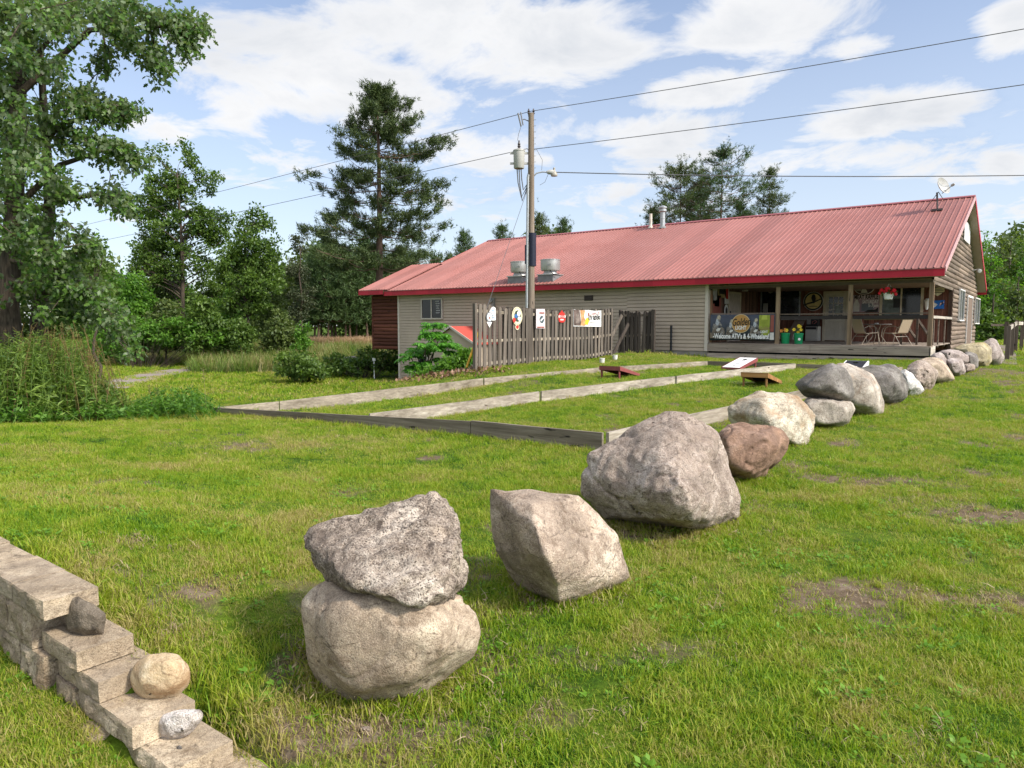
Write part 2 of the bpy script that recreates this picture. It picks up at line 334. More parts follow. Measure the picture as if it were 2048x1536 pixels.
def terr0(x, y):
    x = np.atleast_1d(np.asarray(x, float)); y = np.atleast_1d(np.asarray(y, float)); out = np.empty(len(x))
    for i in range(0, len(x), 4000):
        xx = x[i:i + 4000]; yy = y[i:i + 4000]
        r = np.hypot(xx[:, None] - CT[None, :, 0], yy[:, None] - CT[None, :, 1])
        out[i:i + 4000] = -_phi(r) @ _S[:_n] + _S[_n] + (xx * _S[_n + 1] + yy * _S[_n + 2]) * 0.02
    R = np.hypot(x, y); t = np.clip((R - 75) / 60, 0, 1); t = t * t * (3 - 2 * t)
    return np.clip(out, -1.7, 1.2) * (1 - t) + t * -0.2
def sstep(a, b, v): t = np.clip((v - a) / (b - a), 0, 1); return t * t * (3 - 2 * t)
def terr(x, y):
    x = np.atleast_1d(np.asarray(x, float)); y = np.atleast_1d(np.asarray(y, float))
    z = terr0(x, y)
    # the lawn steps down in front of the block wall
    zup = terr0(x, np.full_like(x, 1.4)); zlow = np.clip(-0.02 - (x + 3.4) * 0.13, -0.16, 0.12)
    k = (1 - sstep(1.16, 1.34, y)) * (1 - sstep(-2.55, -2.3, x)) * sstep(-9, -7, x) * sstep(-4, -1.5, y)
    z = z - k * np.maximum(zup - zlow, 0)
    # keep the ground under the lowest steps
    e = sstep(-3.0, -2.85, x) * (1 - sstep(-2.32, -2.2, x)) * sstep(1.0, 1.15, y) * (1 - sstep(1.50, 1.62, y)); top = np.interp(x, (-2.9, -2.7, -2.3), (-.06, -.15, -.20))
    return np.where(e > 0, z * (1 - e) + np.minimum(z, top) * e, z)
def tz(x, y): return float(terr(x, y)[0])
def ground_at(px, py, z0=0.0):
    z = z0
    for _ in range(12): p = onZ(px, py, z); z = 0.5 * z + 0.5 * tz(p[0], p[1])
    return onZ(px, py, z)
# bare / worn ground: (photo pixel, half-size in metres across and along the view, strength)
PATCH = []
for px, py, rx, ry, k in [(720, 1470, .35, .14, 1.0), (1010, 1330, .28, .16, .55), (620, 1330, .14, .22, .7), (960, 1230, .2, .2, .6), (1240, 1070, .55, .16, .75), (1130, 1200, .3, .1, .6), (1490, 1010, .35, .18, .6), (1580, 930, .4, .2, .5),
                          (1870, 1000, .4, .16, .6), (2020, 1035, .5, .22, 1.0), (1900, 1200, .3, .1, .9), (1990, 1205, .3, .12, .8), (1970, 945, .35, .16, .6), (1750, 960, .4, .18, .45), (1340, 1300, .3, .14, .45), (1780, 1500, .22, .12, .5), (270, 1085, .12, .06, .8),
                          (230, 1140, .15, .06, .7), (420, 890, .5, .3, .45), (560, 900, .5, .3, .3), (700, 880, .7, .3, .25), (1840, 790, .6, .6, .5), (1780, 810, .5, .5, .5), (2000, 745, 2.0, 1.6, .7), (850, 746, 1.2, .9, 1.0), (930, 742, 1.0, .8, .9), (985, 738, .5, .5, .8), (1000, 1440, .3, .1, .4), (640, 900, .4, .2, .35), (640, 1210, .15, .15, .5), (330, 1265, .12, .1, .5), (1330, 1200, .5, .1, .25)]:
    p = ground_at(px, py); PATCH.append((p[0], p[1], rx, ry, k))
FDX, FDY = -math.sin(YAW), math.cos(YAW)
def dirt_at(x, y):
    out = np.zeros(len(x))
    for cx_, cy_, rx, ry, k in PATCH:
        rx = rx * 1.35; ry = ry * 1.35
        dx = x - cx_; dy = y - cy_; u = dx * RT[0] + dy * RT[1]; v = dx * FDX + dy * FDY
        out = np.maximum(out, k * np.exp(-((u / rx) ** 2 + (v / ry) ** 2)))
    for i in np.nonzero(np.hypot(x, y) < 40)[0]:                    # scattered thin spots
        a = mnoise.fractal(Vector((x[i] * .8, y[i] * .8, 2.0)), .8, 2.0, 3) + .35 * mnoise.noise(Vector((x[i] * 4, y[i] * 4, 6)))
        out[i] = min(1, out[i] * (1 + .5 * mnoise.noise(Vector((x[i] * 5, y[i] * 5, 1)))) + max(0, a - .19) * 1.25)
    return out
PATHP = [ground_at(px, py, -1.4)[:2] for px, py in ((205, 778), (250, 764), (300, 752), (350, 743), (400, 736), (440, 731))]
nr, na = 190, 420
rad = np.r_[0.0, np.geomspace(0.35, 900, nr)]; th = np.linspace(0, 2 * math.pi, na, endpoint=False)
# finer angular steps where the camera looks
base_th = math.atan2(FDY, FDX)
th = base_th + np.sort(np.r_[np.linspace(-math.radians(46), math.radians(46), 300, endpoint=False), np.linspace(math.radians(46), 2 * math.pi - math.radians(46), na - 300, endpoint=False)])
gx = (rad[:, None] * np.cos(th)[None]).ravel(); gy = (rad[:, None] * np.sin(th)[None]).ravel(); gz = terr(gx, gy)
hump = np.array([mnoise.noise(Vector((a * 1.1, b * 1.1, 0))) for a, b in zip(gx, gy)]); gz2 = gz + hump * 0.018 * (np.hypot(gx, gy) < 60)
I = np.arange((nr + 1) * na).reshape(nr + 1, na)
F = np.stack([I[:-1], I[1:], np.roll(I[1:], -1, 1), np.roll(I[:-1], -1, 1)], -1).reshape(-1, 4)
ground = npmesh('ground', np.stack([gx, gy, gz2], 1), F, None, None, True); ground['kind'] = 'structure'
at = ground.data.attributes.new('dirt', 'FLOAT', 'POINT'); at.data.foreach_set('value', dirt_at(gx, gy).astype(np.float32))
def lawn_colour(n, l, pos):
    """the mown lawn's own tints: lime, mid green and straw drifts"""
    a = tnoise(n, l, pos, 0.55, 4, 0.6, None, 0.3); b = tnoise(n, l, pos, 2.6, 5, 0.65)
    x = n.new('ShaderNodeMath'); x.operation = 'MULTIPLY_ADD'; x.inputs[1].default_value = 0.75; l.new(b, x.inputs[0]); s_ = n.new('ShaderNodeMath'); s_.operation = 'MULTIPLY_ADD'; l.new(a, s_.inputs[0]); s_.inputs[1].default_value = 0.75; s_.inputs[2].default_value = -0.22; l.new(s_.outputs[0], x.inputs[2])
    return x.outputs[0]
m, n, l, b = new_mat('lawn_soil')
pos = n.new('ShaderNodeNewGeometry').outputs['Position']
lc = ramp(n, l, lawn_colour(n, l, pos), [(0.32, (.022, .055, .005)), (0.46, (.05, .10, .008)), (0.62, (.10, .155, .013)), (0.80, (.17, .16, .045))])
fine = tnoise(n, l, pos, 45, 4, 0.7)
lc = mixc(n, l, 1.0, lc, ramp(n, l, fine, [(0.3, (.45, .45, .4)), (0.7, (1.25, 1.25, 1.15))]), 'MULTIPLY')
soil = ramp(n, l, tnoise(n, l, pos, 9, 6, 0.7), [(0.3, (.075, .052, .034)), (0.55, (.15, .11, .075)), (0.75, (.27, .22, .17))])
at_ = n.new('ShaderNodeAttribute'); at_.attribute_name = 'dirt'
dm = n.new('ShaderNodeMath'); dm.operation = 'ADD'; l.new(at_.outputs['Fac'], dm.inputs[0]); l.new(mulf(n, l, tnoise(n, l, pos, 6, 5, .7), 0.8), dm.inputs[1])
lc = mixc(n, l, ramp(n, l, dm.outputs[0], [(0.62, (0, 0, 0)), (0.95, (1, 1, 1))]), lc, soil)
l.new(lc, b.inputs['Base Color']); b.inputs['Roughness'].default_value = 0.95; b.inputs['Specular IOR Level'].default_value = 0.1
bumpn(n, l, b, fine, 0.6, 0.02)
ground.data.materials.append(m)
# gravel path through the hollow
mb = MB(); Pp = [np.array(p) for p in PATHP]
cs = []
for i in range(len(Pp)):
    d = Pp[min(i + 1, len(Pp) - 1)] - Pp[max(i - 1, 0)]; d = d / np.linalg.norm(d); s = np.array([-d[1], d[0]]); w = 1.05
    for k in (-1, -.33, .33, 1): q = Pp[i] + s * k * w; cs.append((q[0], q[1], tz(q[0], q[1]) + 0.035))
mb.add(cs, [(i * 4 + j, i * 4 + j + 1, i * 4 + j + 5, i * 4 + j + 4) for i in range(len(Pp) - 1) for j in range(3)], True)
M_gravel = plain('gravel', (.24, .2, .17), 0.95, var=0.45, scale=14, bump=0.6, bscale=60)
p = mb.build('gravel_path', M_gravel); p['kind'] = 'structure'
mb = MB(); Pp = [ground_at(px, py, -.4)[:2] for px, py in ((600, 690), (660, 689.5), (720, 689), (790, 689))]
cs = []
for q in Pp: cs += [(q[0], q[1], tz(*q) + .03), (q[0] + FDX * 5, q[1] + FDY * 5, tz(q[0] + FDX * 5, q[1] + FDY * 5) + .03)]
mb.add(cs, [(2 * i, 2 * i + 2, 2 * i + 3, 2 * i + 1) for i in range(len(Pp) - 1)], True)
p = mb.build('dirt_road', plain('road_dust', (.42, .35, .27), 0.95, var=0.25, scale=5)); p['kind'] = 'structure'

# ------------------------------------------------------------------ lawn grass: tufts scattered over the ground
rng = np.random.default_rng(7)
M_grass, n, l, b = new_mat('grass_blade')
g = n.new('ShaderNodeNewGeometry'); fac = lawn_colour(n, l, g.outputs['Position'])
fac = mulf(n, l, fac, 1.0)
isl = n.new('ShaderNodeMath'); isl.operation = 'MULTIPLY_ADD'; l.new(g.outputs['Random Per Island'], isl.inputs[0]); isl.inputs[1].default_value = 0.36; l.new(fac, isl.inputs[2])
col = ramp(n, l, isl.outputs[0], [(0.34, (.026, .095, .006)), (0.48, (.080, .195, .010)), (0.63, (.185, .30, .013)), (0.79, (.28, .32, .026)), (0.94, (.37, .30, .12))])
l.new(col, b.inputs['Base Color']); b.inputs['Roughness'].default_value = 0.55; b.inputs['Specular IOR Level'].default_value = 0.3
t = n.new('ShaderNodeBsdfTranslucent'); l.new(mixc(n, l, 1.0, col, (1.3, 1.5, .5), 'MULTIPLY'), t.inputs[0])
ms = n.new('ShaderNodeMixShader'); ms.inputs[0].default_value = 0.35; l.new(b.outputs[0], ms.inputs[1]); l.new(t.outputs[0], ms.inputs[2]); l.new(ms.outputs[0], n['Material Output'].inputs[0])
def tuft_mesh(name, nb, radius, hmin, hmax, width, seed, lean=0.55, mat=None):
    r = np.random.default_rng(seed); V = []; Fq = []
    for i in range(nb):
        a = r.uniform(0, 2 * math.pi); q = radius * math.sqrt(r.uniform()); bx, by = q * math.cos(a), q * math.sin(a)
        h = r.uniform(hmin, hmax); la = r.uniform(0, 2 * math.pi); ln = h * r.uniform(.15, lean * 2); w = width * r.uniform(.7, 1.3)
        sx, sy = -math.sin(la) * w / 2, math.cos(la) * w / 2; dx, dy = math.cos(la) * ln, math.sin(la) * ln
        o = len(V)
        V += [(bx - sx, by - sy, -.01), (bx + sx, by + sy, -.01), (bx + dx * .35 + sx * .85, by + dy * .35 + sy * .85, h * .6), (bx + dx * .35 - sx * .85, by + dy * .35 - sy * .85, h * .6), (bx + dx, by + dy, h)]
        Fq += [(o, o + 1, o + 2, o + 3), (o + 3, o + 2, o + 4)]
    me = bpy.data.meshes.new(name); me.from_pydata(V, [], Fq); me.materials.append(mat or M_grass); me.update(); return me
def scatter_object(name, pts, scl, rot, meshes, cname):
    """one object: a cloud of points carrying grass tufts (geometry nodes)"""
    pc = bpy.data.collections.new(cname)
    for i, me in enumerate(meshes): pc.objects.link(bpy.data.objects.new(cname + '_tuft', me))
    me = bpy.data.meshes.new(name); me.vertices.add(len(pts)); me.vertices.foreach_set('co', np.asarray(pts, np.float32).ravel())
    a = me.attributes.new('scl', 'FLOAT', 'POINT'); a.data.foreach_set('value', np.asarray(scl, np.float32))
    a = me.attributes.new('rot', 'FLOAT_VECTOR', 'POINT'); a.data.foreach_set('vector', np.asarray(rot, np.float32).ravel())
    o = bpy.data.objects.new(name, me); COL.objects.link(o); o['kind'] = 'stuff'
    ng = bpy.data.node_groups.new(name + '_nodes', 'GeometryNodeTree')
    ng.interface.new_socket('Geometry', in_out='INPUT', socket_type='NodeSocketGeometry'); ng.interface.new_socket('Geometry', in_out='OUTPUT', socket_type='NodeSocketGeometry')
    gi = ng.nodes.new('NodeGroupInput'); go = ng.nodes.new('NodeGroupOutput')
    ip = ng.nodes.new('GeometryNodeInstanceOnPoints'); ci = ng.nodes.new('GeometryNodeCollectionInfo')
    ci.inputs['Collection'].default_value = pc; ci.inputs['Separate Children'].default_value = True; ci.inputs['Reset Children'].default_value = True
    na_ = ng.nodes.new('GeometryNodeInputNamedAttribute'); na_.data_type = 'FLOAT'; na_.inputs['Name'].default_value = 'scl'
    nb_ = ng.nodes.new('GeometryNodeInputNamedAttribute'); nb_.data_type = 'FLOAT_VECTOR'; nb_.inputs['Name'].default_value = 'rot'
    ng.links.new(gi.outputs[0], ip.inputs['Points']); ng.links.new(ci.outputs[0], ip.inputs['Instance']); ip.inputs['Pick Instance'].default_value = True
    ng.links.new(nb_.outputs['Attribute'], ip.inputs['Rotation']); ng.links.new(na_.outputs['Attribute'], ip.inputs['Scale'])
    ng.links.new(ip.outputs[0], go.inputs[0])
    md = o.modifiers.new('scatter', 'NODES'); md.node_group = ng
    return o
KEEPOUT = []     # boxes (x0, x1, y0, y1) and discs where no lawn grows
def frustum_points(d0, d1, dens, margin=0.06):
    w1 = d1 * (0.722 + margin) ; cnt = int((d1 - d0) * 2 * w1 * dens)
    d = rng.uniform(d0, d1, cnt); u = rng.uniform(-w1, w1, cnt); k = np.abs(u) < d * (0.722 + margin) + .3; d = d[k]; u = u[k]
    x = FDX * d + RT[0] * u; y = FDY * d + RT[1] * u; return x, y
def in_lower(x, y):
    return terr0(x, y) < -0.9
def keep_lawn(x, y):
    k = np.ones(len(x), bool)
    k &= ~((y > 27.3) & (x < -2.9) & (x > -31.5))
    k &= ~((x < -2.3) & (x > -6.5) & (y > 1.18) & (y < 1.42))
    for q in PATHP: k &= np.hypot(x - q[0], y - q[1]) > 1.0
    k &= rng.uniform(size=len(x)) > 0.9 * dirt_at(x, y)
    return k
P_, S_, R_ = [], [], []
def lawn_zone(d0, d1, dens, s0, s1, lift=0.0):
    x, y = frustum_points(d0, d1, dens); k = keep_lawn(x, y); x = x[k]; y = y[k]
    cl = np.array([mnoise.noise(Vector((a * 2.3, b * 2.3, 4.0))) for a, b in zip(x, y)])       # clumps and thin spots
    k = rng.uniform(size=len(x)) < np.maximum(0.56, 0.74 + 0.6 * cl); x = x[k]; y = y[k]; cl = cl[k]
    z = terr(x, y); P_.append(np.stack([x, y, z + lift], 1)); c = len(x)
    S_.append(rng.uniform(s0, s1, c) * (0.95 + .45 * cl)); R_.append(np.stack([rng.normal(0, .18, c), rng.normal(0, .18, c), rng.uniform(0, 6.28, c)], 1))
lawn_zone(1.9, 4.5, 1700, .6, 1.0)
lawn_zone(4.5, 8, 900, .7, 1.05)
lawn_zone(8, 14, 380, .8, 1.2)
lawn_zone(14, 28, 110, 1.1, 1.6)
_a, _b, _c = P_, S_, R_; P_, S_, R_ = [], [], []
def lush(d0, d1, dens, s0, s1):
    x, y = frustum_points(d0, d1, dens); k = keep_lawn(x, y); x = x[k]; y = y[k]
    cl = np.array([mnoise.noise(Vector((a * 1.3, b * 1.3, 14.0))) + .6 * mnoise.noise(Vector((a * 4.1, b * 4.1, 4.0))) for a, b in zip(x, y)]); k = cl > .12; x = x[k]; y = y[k]; c = len(x)
    P_.append(np.stack([x, y, terr(x, y)], 1)); S_.append(rng.uniform(s0, s1, c)); R_.append(np.stack([rng.normal(0, .25, c), rng.normal(0, .25, c), rng.uniform(0, 6.28, c)], 1))
lush(1.9, 6, 200, .45, .8); lush(6, 14, 60, .6, .95)
lush_grass = scatter_object('grass_clumps', np.concatenate(P_), np.concatenate(S_), np.concatenate(R_), [tuft_mesh('clump%d' % i, 16, .05, .03, .085, .005, 70 + i, .7) for i in range(4)], 'clump_tufts')
P_, S_, R_ = _a, _b, _c
TUFTS = [tuft_mesh('tuft%d' % i, 24, .08, .008, .034, .0040, i, 1.0) for i in range(7)] + [tuft_mesh('tuft6', 12, .05, .03, .07, .0046, 9, .8)]
grass = scatter_object('lawn_grass', np.concatenate(P_), np.concatenate(S_), np.concatenate(R_), TUFTS, 'lawn_tufts')
grass['label'] = 'short green and straw coloured mown grass all over the lawn'
P_, S_, R_ = [], [], []
lawn_zone(28, 52, 14, 2.2, 3.2)
TUFT2 = [tuft_mesh('far_tuft%d' % i, 22, .09, .02, .05, .009, 40 + i) for i in range(3)]
g2 = scatter_object('hollow_grass', np.concatenate(P_), np.concatenate(S_), np.concatenate(R_), TUFT2, 'hollow_tufts')

# ------------------------------------------------------------------ boulders
def rock(name, label, outline, cpix, thick=(.5, .5), front=(), cat='boulder', mat=None, seed=0, res=0.05, rough=1.0, group='boulders along the edge of the lawn',
         shrinkf=.55, shrinkb=.7, z0=None, smooth=4, cracks=0.0, fshift=(0, 0), dshift=0.0, shear=0.0, facets=5, strata=.6, lf=1.0, sdir0=None, sfreq=9):
    """hull through an outline seen side-on, front and back rings, then broken up with noise"""
    ctr = np.mean(np.array(outline, float), axis=0)
    base = ground_at(*cpix) if z0 is None else onZ(cpix[0], cpix[1], z0)
    d0 = depth(base); tf, tb = thick; dc = d0 + tf * 0.42 + dshift
    def dd(py): return dc + shear * (ctr[1] - py) / FPX * dc         # upper part leans away
    pts = [atd(px, py, dd(py)) for px, py in outline]
    for px, py in outline:
        if shrinkf < .1: continue
        q = ctr + np.array(fshift) + (np.array([px, py]) - ctr) * shrinkf
        pts.append(atd(q[0], q[1], dd(q[1]) - tf * .8))
    for px, py in outline: q = ctr + (np.array([px, py]) - ctr) * shrinkb; pts.append(atd(q[0], q[1], dd(q[1]) + tb))
    for px, py, off in front: pts.append(atd(px, py, dd(py) - off))
    bm = bmesh.new()
    for p in pts: bm.verts.new(Vector([float(c) for c in p]))
    r = bmesh.ops.convex_hull(bm, input=list(bm.verts))
    bmesh.ops.delete(bm, geom=[v for v in bm.verts if not v.link_faces], context='VERTS')
    bmesh.ops.remove_doubles(bm, verts=bm.verts, dist=0.01)
    RTv, UPv = Vector(RT), Vector(UP); ext0 = [(min(v.co.dot(q) for v in bm.verts), max(v.co.dot(q) for v in bm.verts)) for q in (RTv, UPv)]
    size = max(depth(base) * (max(p[0] for p in outline) - min(p[0] for p in outline)) / FPX, .05)
    tgt = size * res
    for _ in range(9):
        es = [e for e in bm.edges if e.calc_length() > tgt * 1.6]
        if not es: break
        bmesh.ops.subdivide_edges(bm, edges=es, cuts=1, use_grid_fill=True)
        bmesh.ops.triangulate(bm, faces=bm.faces)
        if _ > 1: bmesh.ops.beautify_fill(bm, faces=bm.faces, edges=bm.edges)
    for _ in range(smooth): bmesh.ops.smooth_vert(bm, verts=bm.verts, factor=0.5, use_axis_x=True, use_axis_y=True, use_axis_z=True)
    fr = random.Random(seed * 17 + 3); cen = sum((v.co for v in bm.verts), Vector()) / len(bm.verts)
    for _ in range(facets):                                   # flat spalled faces
        nv = Vector((fr.gauss(0, 1), fr.gauss(0, 1) - .3, fr.gauss(0, .8))).normalized(); sup = max((v.co - cen).dot(nv) for v in bm.verts); h = sup * (1 - fr.uniform(.03, .10))
        for v in bm.verts:
            d = (v.co - cen).dot(nv)
            if d > h: v.co -= nv * (d - h) * .92
    sdir = Vector((fr.gauss(0, 1), fr.gauss(0, 1), fr.gauss(0, 1.4))).normalized()
    if sdir0: sdir = (Vector(RT) * sdir0[0] + Vector(UP) * sdir0[1] + Vector(FW) * .2).normalized()
    bm.normal_update()
    sd = Vector((seed * 7.13, seed * 3.71, seed * 1.9)); k = 1.0 / size
    mv = []
    for v in bm.verts:
        p = v.co * k + sd
        a = mnoise.fractal(p * 1.7, 1.0, 2.0, 4) * .03 * lf + mnoise.fractal(p * 6.0, .9, 2.1, 4) * .014 * rough
        c = mnoise.noise(p * 2.6); a += (-.03 * cracks * max(0, 1 - abs(c) * 14)) + (abs(mnoise.noise(p * 3.3 + Vector((9, 9, 9)))) - .25) * .04 * rough
        a += mnoise.noise(p * 19.0) * .005 * rough
        st_ = p.dot(sdir) * sfreq + mnoise.fractal(p * 2.2, 1, 2, 3) * 2.2; a += strata * .011 * (abs((st_ % 1.0) - .5) * 2 - .5) * max(0, .4 + mnoise.noise(p * 1.6))
        mv.append(v.co + v.normal * (a * size))
    for v, q in zip(bm.verts, mv): v.co = q
    for q, (lo0, hi0) in zip((RTv, UPv), ext0):              # keep the measured width and height
        lo, hi = min(v.co.dot(q) for v in bm.verts), max(v.co.dot(q) for v in bm.verts); k_ = (hi0 - lo0) / (hi - lo)
        for v in bm.verts: a = v.co.dot(q); v.co += q * (lo0 + (a - lo) * k_ - a)
    loc = Vector([float(c) for c in base]); bmesh.ops.translate(bm, verts=bm.verts, vec=-loc)
    me = bpy.data.meshes.new(name); 
    for f in bm.faces: f.smooth = True
    bmesh.ops.recalc_face_normals(bm, faces=bm.faces); bm.to_mesh(me); bm.free(); me.materials.append(mat)
    o = bpy.data.objects.new(name, me); COL.objects.link(o); o.location = loc; tag(o, label, cat, group); return o
G = lambda *a, **k: stone(*a, **k)
ST_A = G('speckled_granite', (.41, .335, .27), (.055, .04, .032), (.70, .62, .53), 120, (.16, .125, .10), .6, 1.3, 1.0, 1)
ST_B = G('rounded_granite', (.43, .34, .255), (.12, .088, .062), (.67, .57, .44), 170, (.22, .165, .12), .65, .9, .45, 2)
ST_C = G('tan_granite', (.45, .355, .275), (.14, .10, .075), (.67, .565, .455), 130, (.32, .25, .195), .4, .9, .8, 3)
ST_D = G('grey_granite', (.45, .365, .305), (.115, .085, .068), (.70, .61, .54), 130, (.27, .20, .155), .5, 1.05, 1.0, 4)
ST_E = G('red_granite', (.28, .175, .12), (.10, .06, .045), (.43, .30, .23), 120, (.20, .13, .10), .5, .8, .6, 5)
ST_F = G('pale_quartz', (.52, .45, .35), (.15, .12, .085), (.78, .74, .64), 80, (.30, .18, .09), .7, .8, .7, 6)
ST_G = G('dark_gneiss', (.19, .172, .155), (.07, .06, .052), (.36, .335, .31), 80, (.15, .15, .12), .4, .8, .8, 7)
ST_H = G('buff_granite', (.40, .35, .295), (.14, .12, .10), (.58, .53, .47), 80, (.38, .26, .18), .4, .7, .6, 8)
ST_I = G('white_stone', (.55, .53, .50), (.2, .18, .16), (.75, .74, .72), 80, None, .4, .7, .7, 9)
ST_J = G('mossy_buff', (.40, .34, .22), (.16, .13, .075), (.56, .50, .36), 70, (.30, .24, .10), .7, .7, .6, 10)
ST_K = G('pinkish_grey', (.36, .30, .27), (.13, .105, .095), (.54, .48, .45), 80, None, .4, .8, .7, 11)
R2 = rock('boulder', 'big rounded buff boulder carrying a rough speckled rock', [(597, 1211), (597, 1250), (604, 1312), (622, 1350), (650, 1395), (690, 1428), (750, 1424), (800, 1415), (858, 1391), (915, 1346), (949, 1312), (961, 1262), (955, 1228), (922, 1185), (831, 1160), (729, 1150), (655, 1155), (618, 1178)],
          (760, 1421), (.34, .34), [(700, 1250, .30), (820, 1280, .32), (760, 1340, .28)], mat=ST_B, seed=2, res=.022, rough=.45, shrinkf=.62, smooth=8, cracks=.5, facets=3, strata=.3)
R1 = rock('boulder', 'rough black-speckled rock balanced on top of the big rounded boulder', [(602, 1072), (608, 1100), (630, 1140), (672, 1160), (697, 1195), (750, 1210), (815, 1228), (861, 1236), (909, 1207), (932, 1163), (938, 1126), (934, 1062), (915, 1021), (898, 1000), (868, 981), (831, 986), (750, 1004), (695, 1020), (631, 1042)],
          (800, 1395), (.30, .33), [(705, 1175, .30), (800, 1195, .34), (660, 1110, .20), (880, 1190, .26), (905, 1085, .16), (760, 1075, .17), (690, 1060, .08)], mat=ST_A, seed=5, res=.02, rough=1.0, shrinkf=.5, smooth=2, cracks=.45, fshift=(10, 45), shear=.55, facets=8, strata=2.6, lf=.5, sdir0=(.62, -.78), sfreq=5)
R3 = rock('boulder', 'sharp tan wedge-shaped boulder with a bright sloping right face', [(983, 978), (980, 1002), (987, 1060), (993, 1101), (1015, 1139), (1042, 1172), (1075, 1191), (1113, 1206), (1179, 1195), (1206, 1180), (1258, 1153), (1259, 1136), (1255, 1114), (1233, 1068), (1198, 1027), (1157, 993), (1110, 993), (1083, 982), (1042, 982), (1001, 979)],
          (1118, 1204), (.34, .22), [(1066, 1006, .30), (1073, 1052, .44), (1095, 1110, .5), (1112, 1155, .45), (1117, 1203, .28), (990, 1000, .02)], mat=ST_C, seed=11, res=.022, rough=.6, shrinkf=.02, fshift=(10, 35), smooth=1, facets=2, strata=.35, lf=.35)
R4 = rock('boulder', 'largest pale grey boulder, taller than a seat, with a long ridge down its middle', [(1161, 948), (1164, 975), (1168, 997), (1192, 1019), (1206, 1038), (1255, 1049), (1310, 1057), (1356, 1066), (1387, 1064), (1438, 1054), (1466, 1040), (1484, 1033), (1481, 1013), (1471, 970), (1460, 931), (1438, 866), (1411, 844), (1370, 823), (1343, 822), (1296, 831), (1255, 852), (1206, 890), (1176, 909)],
          (1355, 1066), (.62, .55), [(1294, 846, .10), (1346, 912, .62), (1362, 991, .86), (1366, 1040, .74), (1222, 928, .18), (1200, 985, .12), (1274, 975, .40), (1280, 1025, .36), (1440, 1000, .2)], mat=ST_D, seed=21, res=.017, rough=.9, shrinkf=.02, fshift=(30, 40), smooth=1, cracks=.5, facets=7, strata=1.5, lf=.5, sdir0=(.9, .3), sfreq=5)
R5 = rock('boulder', 'low reddish brown boulder behind the largest grey boulder', [(1432, 875), (1441, 856), (1456, 846), (1485, 844), (1515, 852), (1544, 850), (1566, 855), (1577, 870), (1578, 895), (1568, 917), (1546, 936), (1522, 959), (1498, 966), (1471, 967), (1440, 950), (1425, 910)],
          (1498, 966), (.5, .45), [(1530, 900, .42), (1510, 945, .42), (1450, 880, .35)], mat=ST_E, seed=31, res=.03, rough=.8, shrinkf=.6, smooth=5, cracks=1.0)
R6 = rock('boulder', 'tan and white stained boulder with an overhanging right side', [(1455, 827), (1456, 817), (1481, 798), (1517, 782), (1559, 781), (1593, 788), (1612, 808), (1634, 832), (1630, 851), (1617, 862), (1617, 893), (1603, 895), (1560, 893), (1500, 880), (1470, 850)],
          (1600, 895), (.6, .5), [(1520, 800, .3), (1546, 850, .5), (1570, 880, .5)], mat=ST_F, seed=41, res=.03, rough=.9, shrinkf=.2, smooth=4, cracks=.4)
R8 = rock('boulder', 'flat tan boulder lying under a dark rounded one', [(1603, 800), (1610, 835), (1627, 852), (1649, 857), (1676, 855), (1700, 844), (1710, 822), (1705, 806), (1660, 798), (1620, 794)], (1660, 857), (.55, .5), mat=ST_H, seed=52, res=.035, rough=.8, shrinkf=.7, smooth=5)
R7 = rock('boulder', 'dark grey domed boulder lying on a flat tan boulder', [(1590, 773), (1595, 764), (1625, 744), (1649, 731), (1671, 726), (1688, 735), (1700, 757), (1707, 785), (1704, 801), (1690, 806), (1656, 803), (1620, 797), (1595, 786)], (1660, 855), (.6, .55), [(1660, 770, .55), (1690, 790, .4)], mat=ST_G, seed=51, res=.035, rough=.6, shrinkf=.5, smooth=6)
R9 = rock('boulder', 'smooth buff egg-shaped boulder with a brown chipped notch', [(1672, 727), (1698, 726), (1722, 736), (1749, 751), (1762, 776), (1769, 803), (1767, 825), (1752, 834), (1734, 831), (1700, 826), (1680, 800), (1672, 760)], (1745, 834), (.6, .5), [(1735, 800, .5)], mat=ST_H, seed=61, res=.035, rough=.35, shrinkf=.6, smooth=9, facets=1, strata=.1)
R10 = rock('boulder', 'dark grey blocky boulder with a rough overhanging edge', [(1702, 733), (1742, 727), (1771, 729), (1788, 727), (1801, 737), (1814, 759), (1821, 776), (1816, 795), (1797, 808), (1770, 811), (1745, 805), (1715, 770)], (1775, 811), (.65, .5), [(1790, 740, .2), (1805, 780, .4), (1770, 800, .5)], mat=ST_G, seed=71, res=.035, rough=1.0, shrinkf=.4, smooth=4, cracks=.5)
R11 = rock('boulder', 'small white wedge of rock beside the dark blocky boulder', [(1800, 741), (1808, 738), (1823, 749), (1840, 766), (1848, 781), (1836, 791), (1815, 797), (1800, 780)], (1825, 795), (.4, .35), mat=ST_I, seed=81, res=.05, rough=1.0, shrinkf=.4, smooth=3)
R12 = rock('boulder', 'wrinkled grey boulder in front of a larger pale boulder', [(1809, 738), (1819, 729), (1836, 720), (1851, 722), (1865, 733), (1875, 744), (1873, 758), (1866, 773), (1858, 778), (1848, 786), (1830, 770), (1815, 755)], (1850, 785), (.5, .45), mat=ST_D, seed=91, res=.04, rough=1.1, smooth=4, cracks=.6)
R13 = rock('boulder', 'pale cream hump-backed boulder in the middle of the far row', [(1834, 722), (1849, 716), (1868, 714), (1885, 719), (1896, 733), (1905, 746), (1911, 758), (1902, 762), (1893, 768), (1872, 769), (1850, 755)], (1885, 768), (.6, .5), mat=ST_B, seed=101, res=.04, rough=.6, smooth=6)
